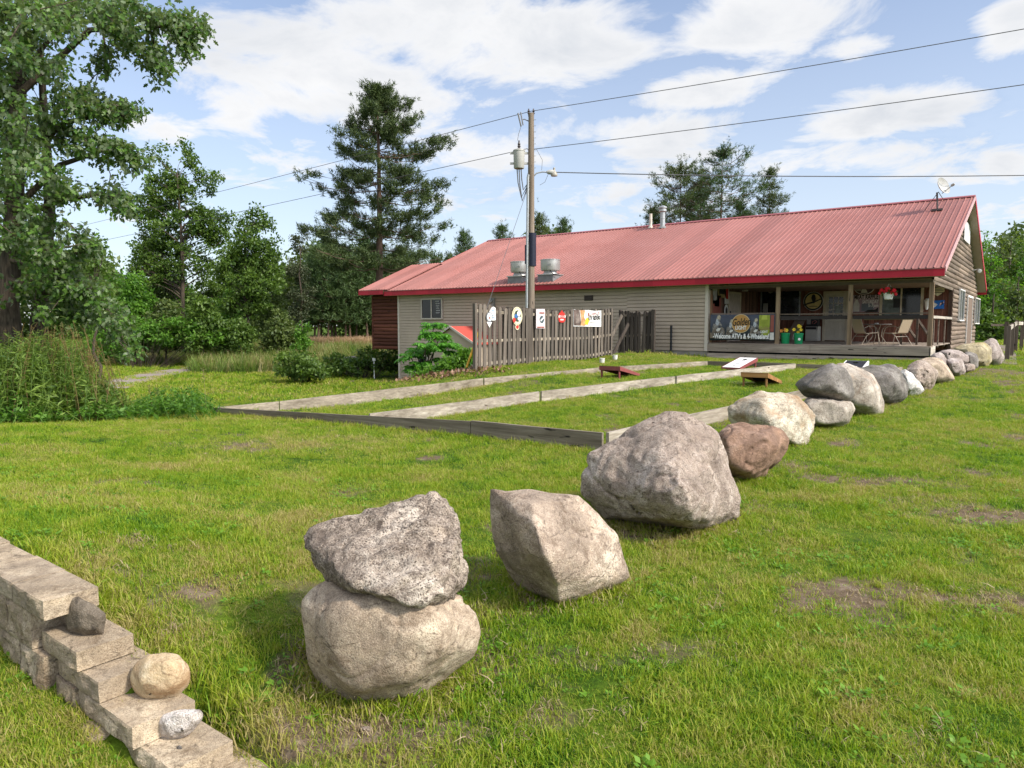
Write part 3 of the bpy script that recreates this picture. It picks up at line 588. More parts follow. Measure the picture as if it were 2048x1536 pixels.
R14 = rock('boulder', 'small pinkish pointed boulder peeping over the cream hump', [(1861, 712), (1868, 706), (1880, 704), (1888, 710), (1896, 725), (1902, 742), (1880, 748), (1862, 730)], (1890, 756), (.45, .4), mat=ST_K, seed=111, res=.05, rough=.7, dshift=.35, smooth=5)
R16 = rock('boulder', 'angular dark brown boulder below the long pinkish one', [(1893, 719), (1904, 715), (1923, 716), (1930, 731), (1931, 744), (1922, 753), (1908, 755), (1898, 742)], (1914, 754), (.5, .45), mat=ST_K, seed=121, res=.045, rough=1.0, smooth=3)
R15 = rock('boulder', 'long low pinkish boulder near the porch corner', [(1878, 706), (1886, 701), (1899, 698), (1921, 702), (1936, 712), (1935, 724), (1910, 735), (1885, 728)], (1915, 746), (.55, .6), mat=ST_K, seed=131, res=.045, rough=.7, dshift=.5, smooth=5)
R17 = rock('boulder', 'smallest stone of the row, a squat grey block', [(1928, 728), (1940, 727), (1950, 729), (1951, 739), (1942, 745), (1930, 747)], (1940, 746), (.35, .3), mat=ST_D, seed=141, res=.06, rough=.9, smooth=3)
R18 = rock('boulder', 'grey banded boulder between the pinkish and the yellowish ones', [(1930, 704), (1940, 703), (1953, 708), (1958, 721), (1957, 735), (1948, 742), (1932, 735)], (1948, 741), (.5, .5), mat=ST_G, seed=151, res=.05, rough=.8, dshift=.2, smooth=5)
R19 = rock('boulder', 'wide yellowish lichen-covered boulder by the log wall', [(1906, 696), (1925, 687), (1944, 684), (1971, 684), (1982, 697), (1983, 721), (1976, 734), (1957, 736), (1930, 725)], (1968, 734), (.7, .7), mat=ST_J, seed=161, res=.04, rough=.7, smooth=6)
R20 = rock('boulder', 'tall rounded brown-grey boulder at the far end of the row', [(1962, 688), (1970, 682), (1982, 676), (1993, 681), (2004, 701), (2010, 714), (2002, 728), (1985, 733), (1968, 725)], (1990, 732), (.8, .7), mat=ST_K, seed=171, res=.045, rough=.6, smooth=6)

# ------------------------------------------------------------------ block wall at the lower left, with stones on it
M_block = stone('split_block', (.40, .31, .215), (.13, .10, .07), (.58, .48, .36), 140, None, .4, .75, .8, 15)
M_cap = stone('cap_block', (.43, .34, .24), (.14, .105, .07), (.60, .50, .37), 170, (.30, .24, .18), .5, .9, .6, 16)
def rough_block(a, b, seed, amp=.022, rnd=.006):
    """a concrete block with a split, rocky front"""
    x0, y0, z0 = a; x1, y1, z1 = b; nx, ny, nz = 16, 8, 9; vs = {}; V = []; Fs = []
    def vid(i, j, k):
        if (i, j, k) not in vs:
            x = x0 + (x1 - x0) * i / nx; y = y0 + (y1 - y0) * j / ny; z = z0 + (z1 - z0) * k / nz
            f = max(0, 1 - j / 2.0)
            p = Vector((x * 14 + seed, y * 14, z * 14))
            e = mnoise.fractal(p, .9, 2.0, 4)
            edge = min(i, nx - i) / 2.0; ez = min(k, nz - k) / 1.5
            y -= f * (amp * (e + .7) * min(1, edge + .25) * min(1, ez + .35)); x += rnd * mnoise.noise(p * 1.3) ; z += rnd * .6 * mnoise.noise(p * 1.7 + Vector((3, 1, 2)))
            vs[(i, j, k)] = len(V); V.append((x, y, z))
        return vs[(i, j, k)]
    for i in range(nx):
        for j in range(ny): Fs += [(vid(i, j, 0), vid(i, j + 1, 0), vid(i + 1, j + 1, 0), vid(i + 1, j, 0)), (vid(i, j, nz), vid(i + 1, j, nz), vid(i + 1, j + 1, nz), vid(i, j + 1, nz))]
    for i in range(nx):
        for k in range(nz): Fs += [(vid(i, 0, k), vid(i + 1, 0, k), vid(i + 1, 0, k + 1), vid(i, 0, k + 1)), (vid(i, ny, k), vid(i, ny, k + 1), vid(i + 1, ny, k + 1), vid(i + 1, ny, k))]
    for j in range(ny):
        for k in range(nz): Fs += [(vid(0, j, k), vid(0, j, k + 1), vid(0, j + 1, k + 1), vid(0, j + 1, k)), (vid(nx, j, k), vid(nx, j + 1, k), vid(nx, j + 1, k + 1), vid(nx, j, k + 1))]
    return MB().add(V, Fs, False)
wall = thing('retaining_wall', 'low stepped wall of tan split-faced concrete blocks holding back the lawn', 'wall', (-3.2, 1.25, 0))
for i, (x0, x1, y0, y1, z1, th_) in enumerate([(-5.22, -4.865, 1.14, 1.37, .418, .084), (-4.855, -4.485, 1.145, 1.37, .421, .085), (-4.473, -4.105, 1.13, 1.36, .416, .084), (-4.093, -3.742, 1.142, 1.363, .421, .085), (-3.73, -3.38, 1.14, 1.36, .42, .085),
                                       (-3.53, -3.17, 1.18, 1.41, .24, .085)]):
    rough_block((x0, y0, z1 - th_), (x1, y1, z1), i * 3.3, .008, .002).build('cap_block', M_cap, wall)
for i, (x0, x1, y0, y1, z1, th_) in enumerate([(-3.42, -3.02, 1.20, 1.45, .149, .088), (-3.22, -2.74, 1.20, 1.45, .057, .090), (-2.94, -2.50, 1.23, 1.47, -.037, .088), (-2.76, -2.30, 1.30, 1.54, -.129, .12)]):
    rough_block((x0, y0, z1 - th_), (x1, y1, z1), i * 5.1 + 40, .010, .002).build('step_block', M_cap, wall)
for i, (x0, x1, zb_, zt_) in enumerate([(-3.43, -3.225, -.12, .056), (-3.215, -2.955, -.18, -.037), (-2.945, -2.78, -.24, -.13), (-3.215, -3.05, .058, .06)][:3]): rough_block((x0, 1.19, zb_), (x1, 1.42, zt_), i * 7.7 + 300, .015, .003).build('course_block', M_block, wall)
bi = 0
for row, (zt, xe, off) in enumerate([(.331, -3.55, 0), (.148, -3.435, .16), (-.045, -2.95, .05), (-.13, -2.77, .1)]):
    x = xe
    while x > -5.6:
        w = .29 + .03 * math.sin(bi * 2.3)
        rough_block((x - w, 1.15 + .004 * row, zt - (.177, .187, .15, .15)[row]), (x - .012, 1.39, zt), bi * 1.7 + 90, .017, .003).build('course_block', M_block, wall); bi += 1; x -= w
TS = dict(cat='stone', group='stones set on the block wall')
rock('stone', 'dark cut stone standing upright on the stepped block wall', [(126, 1209), (127, 1243), (133, 1261), (167, 1275), (208, 1270), (212, 1240), (211, 1227), (186, 1208), (155, 1193), (136, 1198)], (170, 1274), (.07, .09), z0=.24, mat=G('dark_cut_stone', (.20, .165, .125), (.08, .065, .05), (.33, .28, .22), 160, None, .4, .8, .6, 17), seed=201, res=.04, rough=.5, shrinkf=.4, fshift=(12, 10), smooth=3, **TS)
rock('stone', 'round tan and ochre cobble sitting on the stepped block wall', [(257, 1348), (259, 1370), (270, 1389), (291, 1402), (322, 1400), (357, 1390), (377, 1371), (381, 1348), (375, 1330), (357, 1313), (326, 1305), (295, 1309), (270, 1326)], (310, 1402), (.10, .10), z0=.055, mat=G('ochre_cobble', (.52, .40, .25), (.25, .16, .09), (.74, .66, .52), 130, (.36, .20, .10), .6, .5, .4, 18), seed=211, res=.035, rough=.25, shrinkf=.62, smooth=12, facets=0, strata=0, **TS)
rock('stone', 'white sparkling lump of quartz rock on the lowest wall steps', [(313, 1444), (315, 1457), (322, 1472), (338, 1484), (363, 1481), (388, 1461), (403, 1439), (406, 1426), (400, 1418), (375, 1415), (350, 1417), (326, 1428)], (345, 1484), (.07, .06), z0=-.04, mat=G('white_quartz', (.60, .54, .50), (.2, .17, .15), (.85, .82, .79), 170, None, .4, 1.0, .8, 19), seed=221, res=.04, rough=1.0, shrinkf=.6, smooth=3, **TS)
for px, py, w, z, lb in ((358, 1497, 7, -.04, 'tiny dark pebble in front of the white quartz lump'), (197, 1313, 9, .147, 'flat dark pebble on the third wall step'), (391, 1519, 5, -.128, 'tiny pale pebble at the foot of the lowest step')):
    rock('pebble', lb, [(px - w, py), (px - w * .6, py - w * .8), (px + w * .3, py - w), (px + w, py - w * .2), (px + w * .7, py + w * .5), (px - w * .5, py + w * .5)], (px, py + w * .4), (.015, .015), z0=z, cat='pebble', group='pebbles on the wall steps', mat=ST_G, seed=px, res=.1, rough=.4, smooth=4)
rock('pebble', 'grey pebble lying in the worn grass before the stacked boulders', [(718, 1462), (722, 1455), (735, 1452), (744, 1457), (742, 1464), (728, 1467)], (731, 1466), (.03, .03), cat='pebble', group='pebbles in the grass', mat=ST_D, seed=301, res=.1, rough=.5, smooth=4)

# ------------------------------------------------------------------ timber edging of the game lanes
def edging(label, a, b, za, zb, h, th_, axis, mat, n_=10, cap=None):
    """one plank on edge, following the ground: a, b are (x, y) ends, za, zb the top heights"""
    a = np.array(a, float); b = np.array(b, float); d = (b - a); Ln = np.linalg.norm(d); d /= Ln; s = np.array([-d[1], d[0]]) * th_ / 2
    V = []
    for i in range(n_ + 1):
        t = i / n_; q = a + (b - a) * t; zt = za + (zb - za) * t + .011 * mnoise.noise(Vector((q[0], q[1], 3)))
        wob = s * (1 + .1 * mnoise.noise(Vector((q[0] * 2, q[1] * 2, 8))))
        for sg in (-1, 1):
            V += [(q[0] + wob[0] * sg, q[1] + wob[1] * sg, zt - h), (q[0] + wob[0] * sg, q[1] + wob[1] * sg, zt)]
    Fs = []
    for i in range(n_):
        o = 4 * i; p = o + 4; Fs += [(o, p, p + 1, o + 1), (o + 2, o + 3, p + 3, p + 2), (o + 1, p + 1, p + 3, o + 3), (o, o + 2, p + 2, p)]
    Fs += [(0, 1, 3, 2), (4 * n_, 4 * n_ + 2, 4 * n_ + 3, 4 * n_ + 1)]
    o = MB().add(V, Fs).build('edging_board', mat); tag(o, label, 'board', 'timber edging boards round the game lanes'); return o
MWX = wood('edging_grey_x', (.25, .21, .165), (.42, .365, .30), 0); MWY = wood('edging_pale_y', (.38, .33, .27), (.60, .55, .48), 1, dark=(.10, .075, .055))
MWY2 = wood('edging_tan_y', (.33, .28, .22), (.52, .46, .38), 1, dark=(.09, .07, .05))
edging('dark grey front edging board, its right half next to the largest boulder', (-4.46, 7.79), (-6.60, 7.75), .245, .225, .32, .045, 0, MWX)
edging('dark grey front edging board, its long left half running to the far corner', (-6.615, 7.75), (-13.34, 7.66), .215, -.05, .34, .045, 0, MWX, 24)
def seg(lbl, pts, mat, w=.045, h=.3):
    for (l_, a, b, za, zb) in pts: edging(lbl % l_, a, b, za, zb, h, w, 1, mat, 14)
seg('pale edging board of the left lane side, %s', [('short nearest piece ending at the left corner', (-13.32, 7.70), (-12.865, 8.86), -.05, .0), ('long piece sweeping up past the grass bank', (-12.86, 8.88), (-11.42, 13.84), .0, .25), ('piece opposite the tall fence', (-11.41, 13.88), (-10.31, 17.81), .25, .38), ('far piece reaching the back board', (-10.30, 17.84), (-8.97, 22.45), .38, .42)], MWY2)
seg('white weathered edging board between the two lanes, %s', [('nearest piece joining the dark front board', (-8.84, 7.80), (-7.95, 11.36), .15, .30), ('middle piece left of the orange-brown game board', (-7.935, 11.42), (-7.04, 15.63), .30, .40), ('farthest piece reaching the back board', (-7.02, 15.69), (-6.18, 22.45), .40, .43)], MWY)
seg('pale edging board of the right lane side, %s', [('near piece rising behind the largest boulder', (-4.42, 7.84), (-4.10, 11.5), .245, .285), ('far piece mostly hidden behind boulders', (-4.095, 11.54), (-3.30, 22.45), .285, .42)], MWY)
edging('dark back edging board across the far end of the left lane', (-8.97, 22.5), (-6.2, 22.5), .42, .43, .25, .045, 0, MWX)
edging('dark back edging board across the far end of the right lane', (-6.15, 22.5), (-3.28, 22.5), .42, .42, .25, .045, 0, MWX)

# ------------------------------------------------------------------ cornhole boards
M_red = plain('oxblood_paint', (.23, .062, .06), .5, var=.15, scale=9); M_white = plain('white_paint', (.78, .77, .75), .5, var=.05); M_black = plain('black_paint', (.022, .022, .026), .45, var=.2)
M_orange = wood('orange_pine', (.36, .185, .07), (.50, .27, .11), 0, scale=.8, bump=.1)
M_dark = plain('shade_black', (.006, .006, .006), .9)
def cornhole(label, x, y, face, top, frame, ang=0.0, zg=None, deco=None):
    """face +1: high end away from the camera; -1: high end towards it"""
    z = tz(x, y) if zg is None else zg
    t = thing('cornhole_board', label, 'game board', (x, y, z), 'cornhole boards on the game lanes')
    ca, sa = math.cos(ang), math.sin(ang)
    def W_(p): u, v, w = p; v *= face; return (x + u * ca - v * sa, y + u * sa + v * ca, z + w)
    Lh, Wd, lo, hi = .60, .305, .055, .31
    def zt(v): return lo + (hi - lo) * (v + Lh) / (2 * Lh)
    # deck with the round hole cut through
    mb = MB(); hv, hr, k = .37, .076, 20; ring = [(hr * math.cos(2 * math.pi * i / k), hv + hr * math.sin(2 * math.pi * i / k)) for i in range(k)]
    outer = []
    for i in range(k):
        a = 2 * math.pi * i / k; c, s_ = math.cos(a), math.sin(a); m_ = []
        if abs(c) > 1e-6: m_.append(Wd / abs(c))
        m_.append(((Lh - hv) if s_ > 0 else (Lh + hv)) / max(abs(s_), 1e-6)); r_ = min(m_); outer.append((r_ * c, hv + r_ * s_))
    outer += [(Wd, Lh), (-Wd, Lh), (-Wd, -Lh), (Wd, -Lh)]
    # fan from ring to outline, corners merged in
    for dz, flip in ((0.018, False), (0.0, True)):
        V = [W_((u, v, zt(v) + dz)) for u, v in ring] + [W_((u, v, zt(v) + dz)) for u, v in outer]; Fs = []
        for i in range(k):
            j = (i + 1) % k; Fs.append((i, j, k + j, k + i))
        def qa(u, v): return math.atan2(v - hv, u) % (2 * math.pi)
        for ci in range(4):
            u, v = outer[k + ci]; a = qa(u, v); i = int(a / (2 * math.pi / k)) % k; Fs.append((k + i, k + (i + 1) % k, k + k + ci))
        mb.add(V, Fs)
    V0 = len(mb.v); mb.build('deck', top, t, True)
    fr = MB()
    for u in (-Wd + .012, Wd - .012):
        fr.add([W_((u + e, v, zt(v) + dz)) for v in (-Lh, Lh) for e, dz in ((-.014, -.09 if v > 0 else -.05), (.014, -.09 if v > 0 else -.05), (.014, .019), (-.014, .019))], [(0, 1, 2, 3), (7, 6, 5, 4), (0, 4, 5, 1), (1, 5, 6, 2), (2, 6, 7, 3), (3, 7, 4, 0)])
    for v in (-Lh + .012, Lh - .012):
        fr.add([W_((u, v + e, zt(v) + dz)) for u in (-Wd, Wd) for e, dz in ((-.016, -.09 if v > 0 else -.05), (.016, -.09 if v > 0 else -.05), (.016, .017), (-.016, .017))], [(0, 1, 2, 3), (7, 6, 5, 4), (0, 4, 5, 1), (1, 5, 6, 2), (2, 6, 7, 3), (3, 7, 4, 0)])
    fr.build('frame', frame, t)
    for u in (-Wd + .05, Wd - .05): MB().beam(W_((u, Lh - .06, -.03)), W_((u, Lh - .045, zt(Lh) - .03)), .05, .035, (ca, sa, 0)).build('leg', frame, t)
    if deco == 'white':
        sp = MB()
        for i in range(4): v = .2 - i * .2; MB().prism([W_((-.04 + (i % 2) * .03, v, zt(v) + .02)), W_((.05, v + .05, zt(v + .05) + .02)), W_((.06, v + .09, zt(v + .09) + .02)), W_((-.05, v + .04, zt(v + .04) + .02))], (0, 0, 1), .003).build('painted_mark', M_black, t)
    if deco == 'black':
        sp = MB()
        for u in (-Wd + .02, Wd - .02): sp.add([W_((u + e, v, zt(v) + dz)) for v in (-Lh + .01, Lh - .01) for e, dz in ((-.012, .0195), (.012, .0195), (.012, .023), (-.012, .023))], [(0, 1, 2, 3), (7, 6, 5, 4), (0, 4, 5, 1), (1, 5, 6, 2), (2, 6, 7, 3), (3, 7, 4, 0)])
        sp.build('white_border', M_white, t)
        MB().prism([W_((-.1, -.1, zt(-.1) + .02)), W_((.12, -.06, zt(-.06) + .02)), W_((.12, -.02, zt(-.02) + .02)), W_((-.1, -.06, zt(-.06) + .02))], (0, 0, 1), .003).build('painted_marks', M_white, t)
    return t
cornhole('oxblood red cornhole board on the left lane, its tall end facing the camera', -9.2, 16.95, -1, M_red, M_red, math.radians(2))
cornhole('white-topped cornhole board with red sides tilted towards the camera', -7.62, 21.7, 1, M_white, M_red, math.radians(-6), None, 'white')
cornhole('orange-brown cornhole board beside the white middle board', -5.35, 16.75, -1, M_black, M_orange, math.radians(2))
cornhole('black-topped cornhole board with white edges near the porch steps', -4.42, 21.75, 1, M_black, M_white, 0, None, 'black')
for px, py, lb in ((1204, 726, 'nearer white pail half buried by the tall fence'), (1230, 719, 'farther white pail half buried by the tall fence')):
    q = ground_at(px, py, .3); M_pail = plain('pail_plastic', (.62, .60, .56), .5, var=.1)
    o = MB().lathe((q[0], q[1], q[2] - .05), [(.075, 0), (.085, .05), (.09, .19), (.097, .19), (.097, .215), (.083, .215), (.08, .1)], 20).build('pail', M_pail); tag(o, lb, 'pail', 'white pails by the fence')

# ------------------------------------------------------------------ the bar building
YF, XL, XP, XR, YB = 27.5, -28.62, -10.98, -3.25, 33.46       # front wall, left corner, porch left, right wall, porch back wall
YE, YR, YK = 27.0, 36.1, 45.2; ZE, SLOPE = 3.47, 0.389        # near eave, ridge, far eave
def zroof(y): return ZE + (y - YE) * SLOPE if y <= YR else ZE + (YK - y) * SLOPE
bar = thing('bar_building', 'long low building with a faded red metal roof, grey siding and an open porch', 'building', (-15, 36, 0))
def metal_red(name, c, c2, rough=.38):
    m, n, l, b = new_mat(name); tcn = n.new('ShaderNodeTexCoord').outputs['Object']
    f = tnoise(n, l, tcn, .35, 5, .6); f2 = tnoise(n, l, tcn, 7, 4, .6, (3, .4, 1))
    x = n.new('ShaderNodeMath'); x.operation = 'MULTIPLY_ADD'; l.new(f2, x.inputs[0]); x.inputs[1].default_value = .35; l.new(mulf(n, l, f, .7), x.inputs[2])
    sp_ = n.new('ShaderNodeSeparateXYZ'); l.new(tcn, sp_.inputs[0]); fl = n.new('ShaderNodeMath'); fl.operation = 'FLOOR'; l.new(mulf(n, l, sp_.outputs[0], 1 / .91), fl.inputs[0])
    wnz = n.new('ShaderNodeTexWhiteNoise'); wnz.noise_dimensions = '1D'; l.new(fl.outputs[0], wnz.inputs['W'])
    cc_ = mixc(n, l, 1.0, ramp(n, l, x.outputs[0], [(.35, c), (.7, c2)]), ramp(n, l, wnz.outputs['Value'], [(0, (.86, .86, .87)), (1, (1.12, 1.10, 1.10))]), 'MULTIPLY')
    l.new(cc_, b.inputs['Base Color']); b.inputs['Roughness'].default_value = rough; b.inputs['Specular IOR Level'].default_value = .2
    return m
M_roof = metal_red('faded_red_metal', (.255, .098, .082), (.315, .142, .125), .5); M_fascia = metal_red('deep_red_metal', (.40, .018, .035), (.48, .03, .05), .4)
M_trim = plain('pink_faded_trim', (.52, .30, .29), .45, var=.08); M_cap_r = plain('ridge_metal', (.30, .085, .085), .4, var=.15)
M_soffit = plain('soffit_beige', (.42, .36, .30), .7, var=.06)
def siding_mat(name, c):
    m, n, l, b = new_mat(name); tcn = n.new('ShaderNodeTexCoord').outputs['Object']
    f = tnoise(n, l, tcn, .7, 6, .65); f2 = tnoise(n, l, tcn, 4, 4, .6, (.2, 1, 9))
    col = ramp(n, l, f, [(.3, tuple(x * .82 for x in c)), (.7, tuple(x * 1.08 for x in c))]); col = mixc(n, l, mulf(n, l, f2, .25), col, tuple(x * .75 for x in c))
    l.new(col, b.inputs['Base Color']); b.inputs['Roughness'].default_value = .6; b.inputs['Specular IOR Level'].default_value = .3; return m
M_siding = siding_mat('taupe_siding', (.475, .385, .30)); M_cream = plain('cream_trim', (.56, .50, .43), .55, var=.08); M_conc = plain('concrete', (.30, .27, .235), .9, var=.25, scale=3, bump=.3)
def lap(mb, x0, x1, z0, z1, y, step=.15):
    z = z0
    while z < z1 - .01:
        t = min(z + step, z1); u = max(t - .03, z); V = [(x0, y - .045, z), (x1, y - .045, z), (x1, y - .03, u), (x0, y - .03, u), (x0, y + .004, u), (x1, y + .004, u), (x0, y + .004, z), (x1, y + .004, z), (x0, y + .004, t), (x1, y + .004, t)]
        mb.add(V, [(0, 1, 2, 3), (3, 2, 5, 4), (6, 7, 1, 0), (4, 5, 9, 8)]); z = t
mb = MB(); lap(mb, XL + .06, -14.6, -1.6, 3.2, YF); lap(mb, -14.6, XP - .1, .56, 3.2, YF)
mb.box((XL, YF + .01, -1.6), (XP - .02, YF + .12, 3.2)); mb.build('siding_wall', M_siding, bar, False)
mb = MB(); mb.box((XL - .05, YF - .065, -1.6), (XL + .06, YF + .1, 3.2)); mb.build('corner_trim', M_cream, bar)
mb = MB(); mb.box((XP - .12, YF - .065, .56), (XP + .01, YF + .13, 3.2)); mb.build('corner_trim', M_cream, bar)
MB().box((-14.6, YF - .01, -.2), (XP, YF + .1, .558)).build('foundation', M_conc, bar)
# windows in the siding
M_glass = plain('window_glass', (.010, .013, .017), .08, var=.3, spec=.45); M_frame = plain('window_trim', (.50, .45, .38), .5, var=.08)
def window(pl, v, x0, x1, z0, z1, fr=.06, mull=(), parent=bar, fm=None, dep=.05, sash=None):
    """pl 'Y': faces -Y at y = v; pl 'X': faces +X at x = v"""
    def bx(mb, a0, a1, c0, c1, o0, o1):
        if pl == 'Y': mb.box((a0, v - o1, c0), (a1, v - o0, c1))
        else: mb.box((v + o0, a0, c0), (v + o1, a1, c1))
    f = MB(); bx(f, x0 - fr, x0, z0 - fr, z1 + fr, 0, dep); bx(f, x1, x1 + fr, z0 - fr, z1 + fr, 0, dep); bx(f, x0, x1, z1, z1 + fr, 0, dep); bx(f, x0, x1, z0 - fr, z0, 0, dep + .02)
    for q in mull: bx(f, q - .03, q + .03, z0, z1, .004, dep - .008)
    w = f.build('window', fm or M_frame, parent); g_ = MB(); bx(g_, x0, x1, z0, z1, .003, .022); g_.build('pane', M_glass, w); return w
a = onY(846, 600, YF); b_ = onY(885, 636, YF); w = window('Y', YF - .048, a[0], b_[0], b_[2], a[2], .07, [(a[0] + b_[0]) / 2 - .02], dep=.06)
mb = MB()
for i in range(7): mb.box((b_[0] - .40 + .03 * math.sin(i), YF - .082, b_[2] + .25 + i * .12), (b_[0] - .14 + .02 * math.sin(i * 2), YF - .073, b_[2] + .30 + i * .12))
mb.build('blind_slats', plain('blind_grey', (.30, .30, .30), .6), w)
a = onY(840, 712, YF); b_ = onY(856, 742, YF); window('Y', YF - .048, a[0], b_[0], b_[2], a[2], .09, [], fm=M_cream)
a = onY(1170, 591, YF); b_ = onY(1187, 601, YF); mb = MB(); mb.box((a[0], YF - .07, b_[2]), (b_[0], YF - .03, a[2]))
for i in range(5): z = b_[2] + (a[2] - b_[2]) * (i + .5) / 5; mb.box((a[0] + .03, YF - .082, z - .012), (b_[0] - .03, YF - .071, z + .008))
mb.build('wall_vent', plain('brown_vent', (.055, .04, .035), .6), bar)
a = onY(987, 605, YF); mb = MB(); mb.box((a[0] - .13, YF - .16, a[2] - .22), (a[0] + .13, YF - .02, a[2] + .2)); mb.lathe((a[0], YF - .16, a[2] + .05), [(.09, 0), (.09, .06), (.07, .1), (.01, .11)], 16, (0, -1, 0)); mb.build('meter_box', plain('meter_grey', (.25, .25, .24), .5), bar)
# roof
def ribbed(x0, x1, y0, y1, z0, z1, sp=.212, hgt=.03):
    mb = MB(); prof = []; x = x0
    while x < x1 - .03:
        prof += [(x, hgt), (x + .022, hgt), (x + .04, 0), (x + sp * .5 - .012, 0), (x + sp * .5, .005), (x + sp * .5 + .012, 0), (x + sp - .02, 0)]; x += sp
    prof = [p for p in prof if p[0] <= x1] + [(x1, 0)]
    V = []
    for xx, h in prof: V += [(xx, y0, z0 + h), (xx, y1, z1 + h)]
    k = len(prof); mb.add(V, [(2 * i, 2 * i + 2, 2 * i + 3, 2 * i + 1) for i in range(k - 1)])
    mb.add([(x0, y0, z0 - .03), (x1, y0, z0 - .03), (x1, y1, z1 - .03), (x0, y1, z1 - .03), (x0, y0, z0), (x1, y0, z0), (x1, y1, z1), (x0, y1, z1)], [(0, 3, 2, 1), (0, 1, 5, 4), (1, 2, 6, 5), (3, 0, 4, 7)])
    return mb
RX0, RX1 = -29.25, -2.85
ribbed(RX0, RX1, YE - .03, YR, ZE - .012, zroof(YR)).build('roof', M_roof, bar, False)
ribbed(RX0, RX1, YK, YR, ZE, zroof(YR), 1.2).build('roof', M_roof, bar, False)
mb = MB(); zr = zroof(YR); mb.add([(RX0, YR - .2, zr - .05), (RX1 + .02, YR - .2, zr - .05), (RX1 + .02, YR, zr + .06), (RX0, YR, zr + .06), (RX0, YR + .2, zr - .05), (RX1 + .02, YR + .2, zr - .05), (RX0, YR - .2, zr - .02), (RX1 + .02, YR - .2, zr - .02)], [(0, 1, 7, 6), (6, 7, 2, 3), (3, 2, 5, 4)])
mb.build('ridge_cap', M_cap_r, bar, False)
mb = MB(); mb.box((RX0, YE, 3.19), (RX1, YE + .03, 3.44)); mb.box((RX0, YE - .012, 3.40), (RX1, YE, 3.445)); mb.build('fascia', M_fascia, bar)
mb = MB(); mb.box((RX0, YE + .03, 3.195), (RX1 + .0, YF, 3.225)); mb.build('soffit', M_soffit, bar)
mb = MB(); mb.box((RX0, YK - .03, 3.19), (RX1 + .03, YK, 3.46)); mb.build('fascia', M_fascia, bar)
# rake trim and gable soffit at the right end
def sl_(y, dz): return zroof(y) + dz
for y0, y1 in ((YE, YR), (YR, YK)):
    V = []
    for x in (RX1, RX1 + .03):
        V += [(x, y0, sl_(y0, -.16)), (x, y1, sl_(y1, -.16)), (x, y1, sl_(y1, .03)), (x, y0, sl_(y0, .03))]
    MB().add(V, [(0, 1, 2, 3), (7, 6, 5, 4), (0, 4, 5, 1), (2, 6, 7, 3), (1, 5, 6, 2), (0, 3, 7, 4)]).build('rake_trim', M_trim if y0 == YE else M_fascia, bar)
    mb = MB(); k = 90
    for i in range(k):
        a0 = y0 + (y1 - y0) * i / k; a1 = y0 + (y1 - y0) * (i + .9) / k
        mb.add([(XR, a0, sl_(a0, -.17)), (RX1, a0, sl_(a0, -.17)), (RX1, a1, sl_(a1, -.17)), (XR, a1, sl_(a1, -.17))], [(0, 1, 2, 3)])
    mb.add([(XR, y0, sl_(y0, -.162)), (RX1, y0, sl_(y0, -.162)), (RX1, y1, sl_(y1, -.162)), (XR, y1, sl_(y1, -.162))], [(0, 1, 2, 3)])
    mb.build('gable_soffit', M_soffit, bar, False)
V = []
for x in (RX0 - .03, RX0): V += [(x, YE, sl_(YE, -.28)), (x, YR, sl_(YR, -.28)), (x, YR, sl_(YR, .03)), (x, YE, sl_(YE, .03))]
MB().add(V, [(0, 1, 2, 3), (7, 6, 5, 4), (0, 4, 5, 1), (2, 6, 7, 3), (1, 5, 6, 2), (0, 3, 7, 4)]).build('rake_trim', M_fascia, bar)
# log siding on the right gable
M_log = wood('weathered_log', (.23, .175, .135), (.36, .29, .23), 1, dark=(.07, .05, .04), scale=.7, bump=.5)
M_logbrown = wood('brown_log', (.15, .052, .034), (.23, .088, .055), 0, dark=(.03, .012, .01), scale=.7, bump=.3)
def log_course(mb, axis, v, a0, a1, z, r, seed, sgn=1, dep=.06):
    """a half-round log: axis 'Y' runs along Y on the plane x = v; axis 'X' runs along X on y = v, bulging to sgn"""
    k = max(2, int((a1 - a0) / .25)); V = []; sg = 7
    for i in range(k + 1):
        a = a0 + (a1 - a0) * i / k; wv = 1 + .10 * mnoise.noise(Vector((a * 1.7, seed * 3.3, 0))); dz = .008 * mnoise.noise(Vector((a * 1.1, seed * 5.1, 2)))
        for j in range(sg):
            w = -math.pi / 2 + math.pi * j / (sg - 1); o = sgn * dep * math.cos(w) * wv; zz = z + r * math.sin(w) + dz
            V.append((v + o, a, zz) if axis == 'Y' else (a, v + o, zz))
    mb.add(V, [(i * sg + j, i * sg + j + 1, (i + 1) * sg + j + 1, (i + 1) * sg + j) for i in range(k) for j in range(sg - 1)], True)
YG = YK - .5
mb = MB(); z = .12; r = .095; i = 0
while z < 6.7:
    y1 = YR + (zroof(YR) - .30 - z) / SLOPE; y1 = min(y1, YG); y0 = YR - (zroof(YR) - .30 - z) / SLOPE
    y0 = max(y0, YF if z > 3.12 else YB)
    if 3.25 < z < 3.85: y0 = max(y0, YF + .9 + (3.85 - z) * 1.4)
    c = y0
    while c < y1 - .2:                                       # butt-jointed lengths
        e = min(c + 2.4 + 1.6 * random.Random(i * 31 + int(c * 7)).random(), y1); log_course(mb, 'Y', XR, c, e - .006, z, r, i * 1.37 + c); c = e
    z += 2 * r; i += 1
mb.build('log_wall', M_log, bar, False)
mb = MB(); mb.add([(XR - .004, YB, -.1), (XR - .004, YG, -.1), (XR - .004, YG, 3.2), (XR - .004, YR, 6.9), (XR - .004, YF + .8, 3.62), (XR - .004, YF + .8, 3.1), (XR - .004, YB, 3.1)], [tuple(range(7))]); mb.build('wall_sheathing', plain('dark_sheathing', (.05, .035, .028), .9), bar, False)
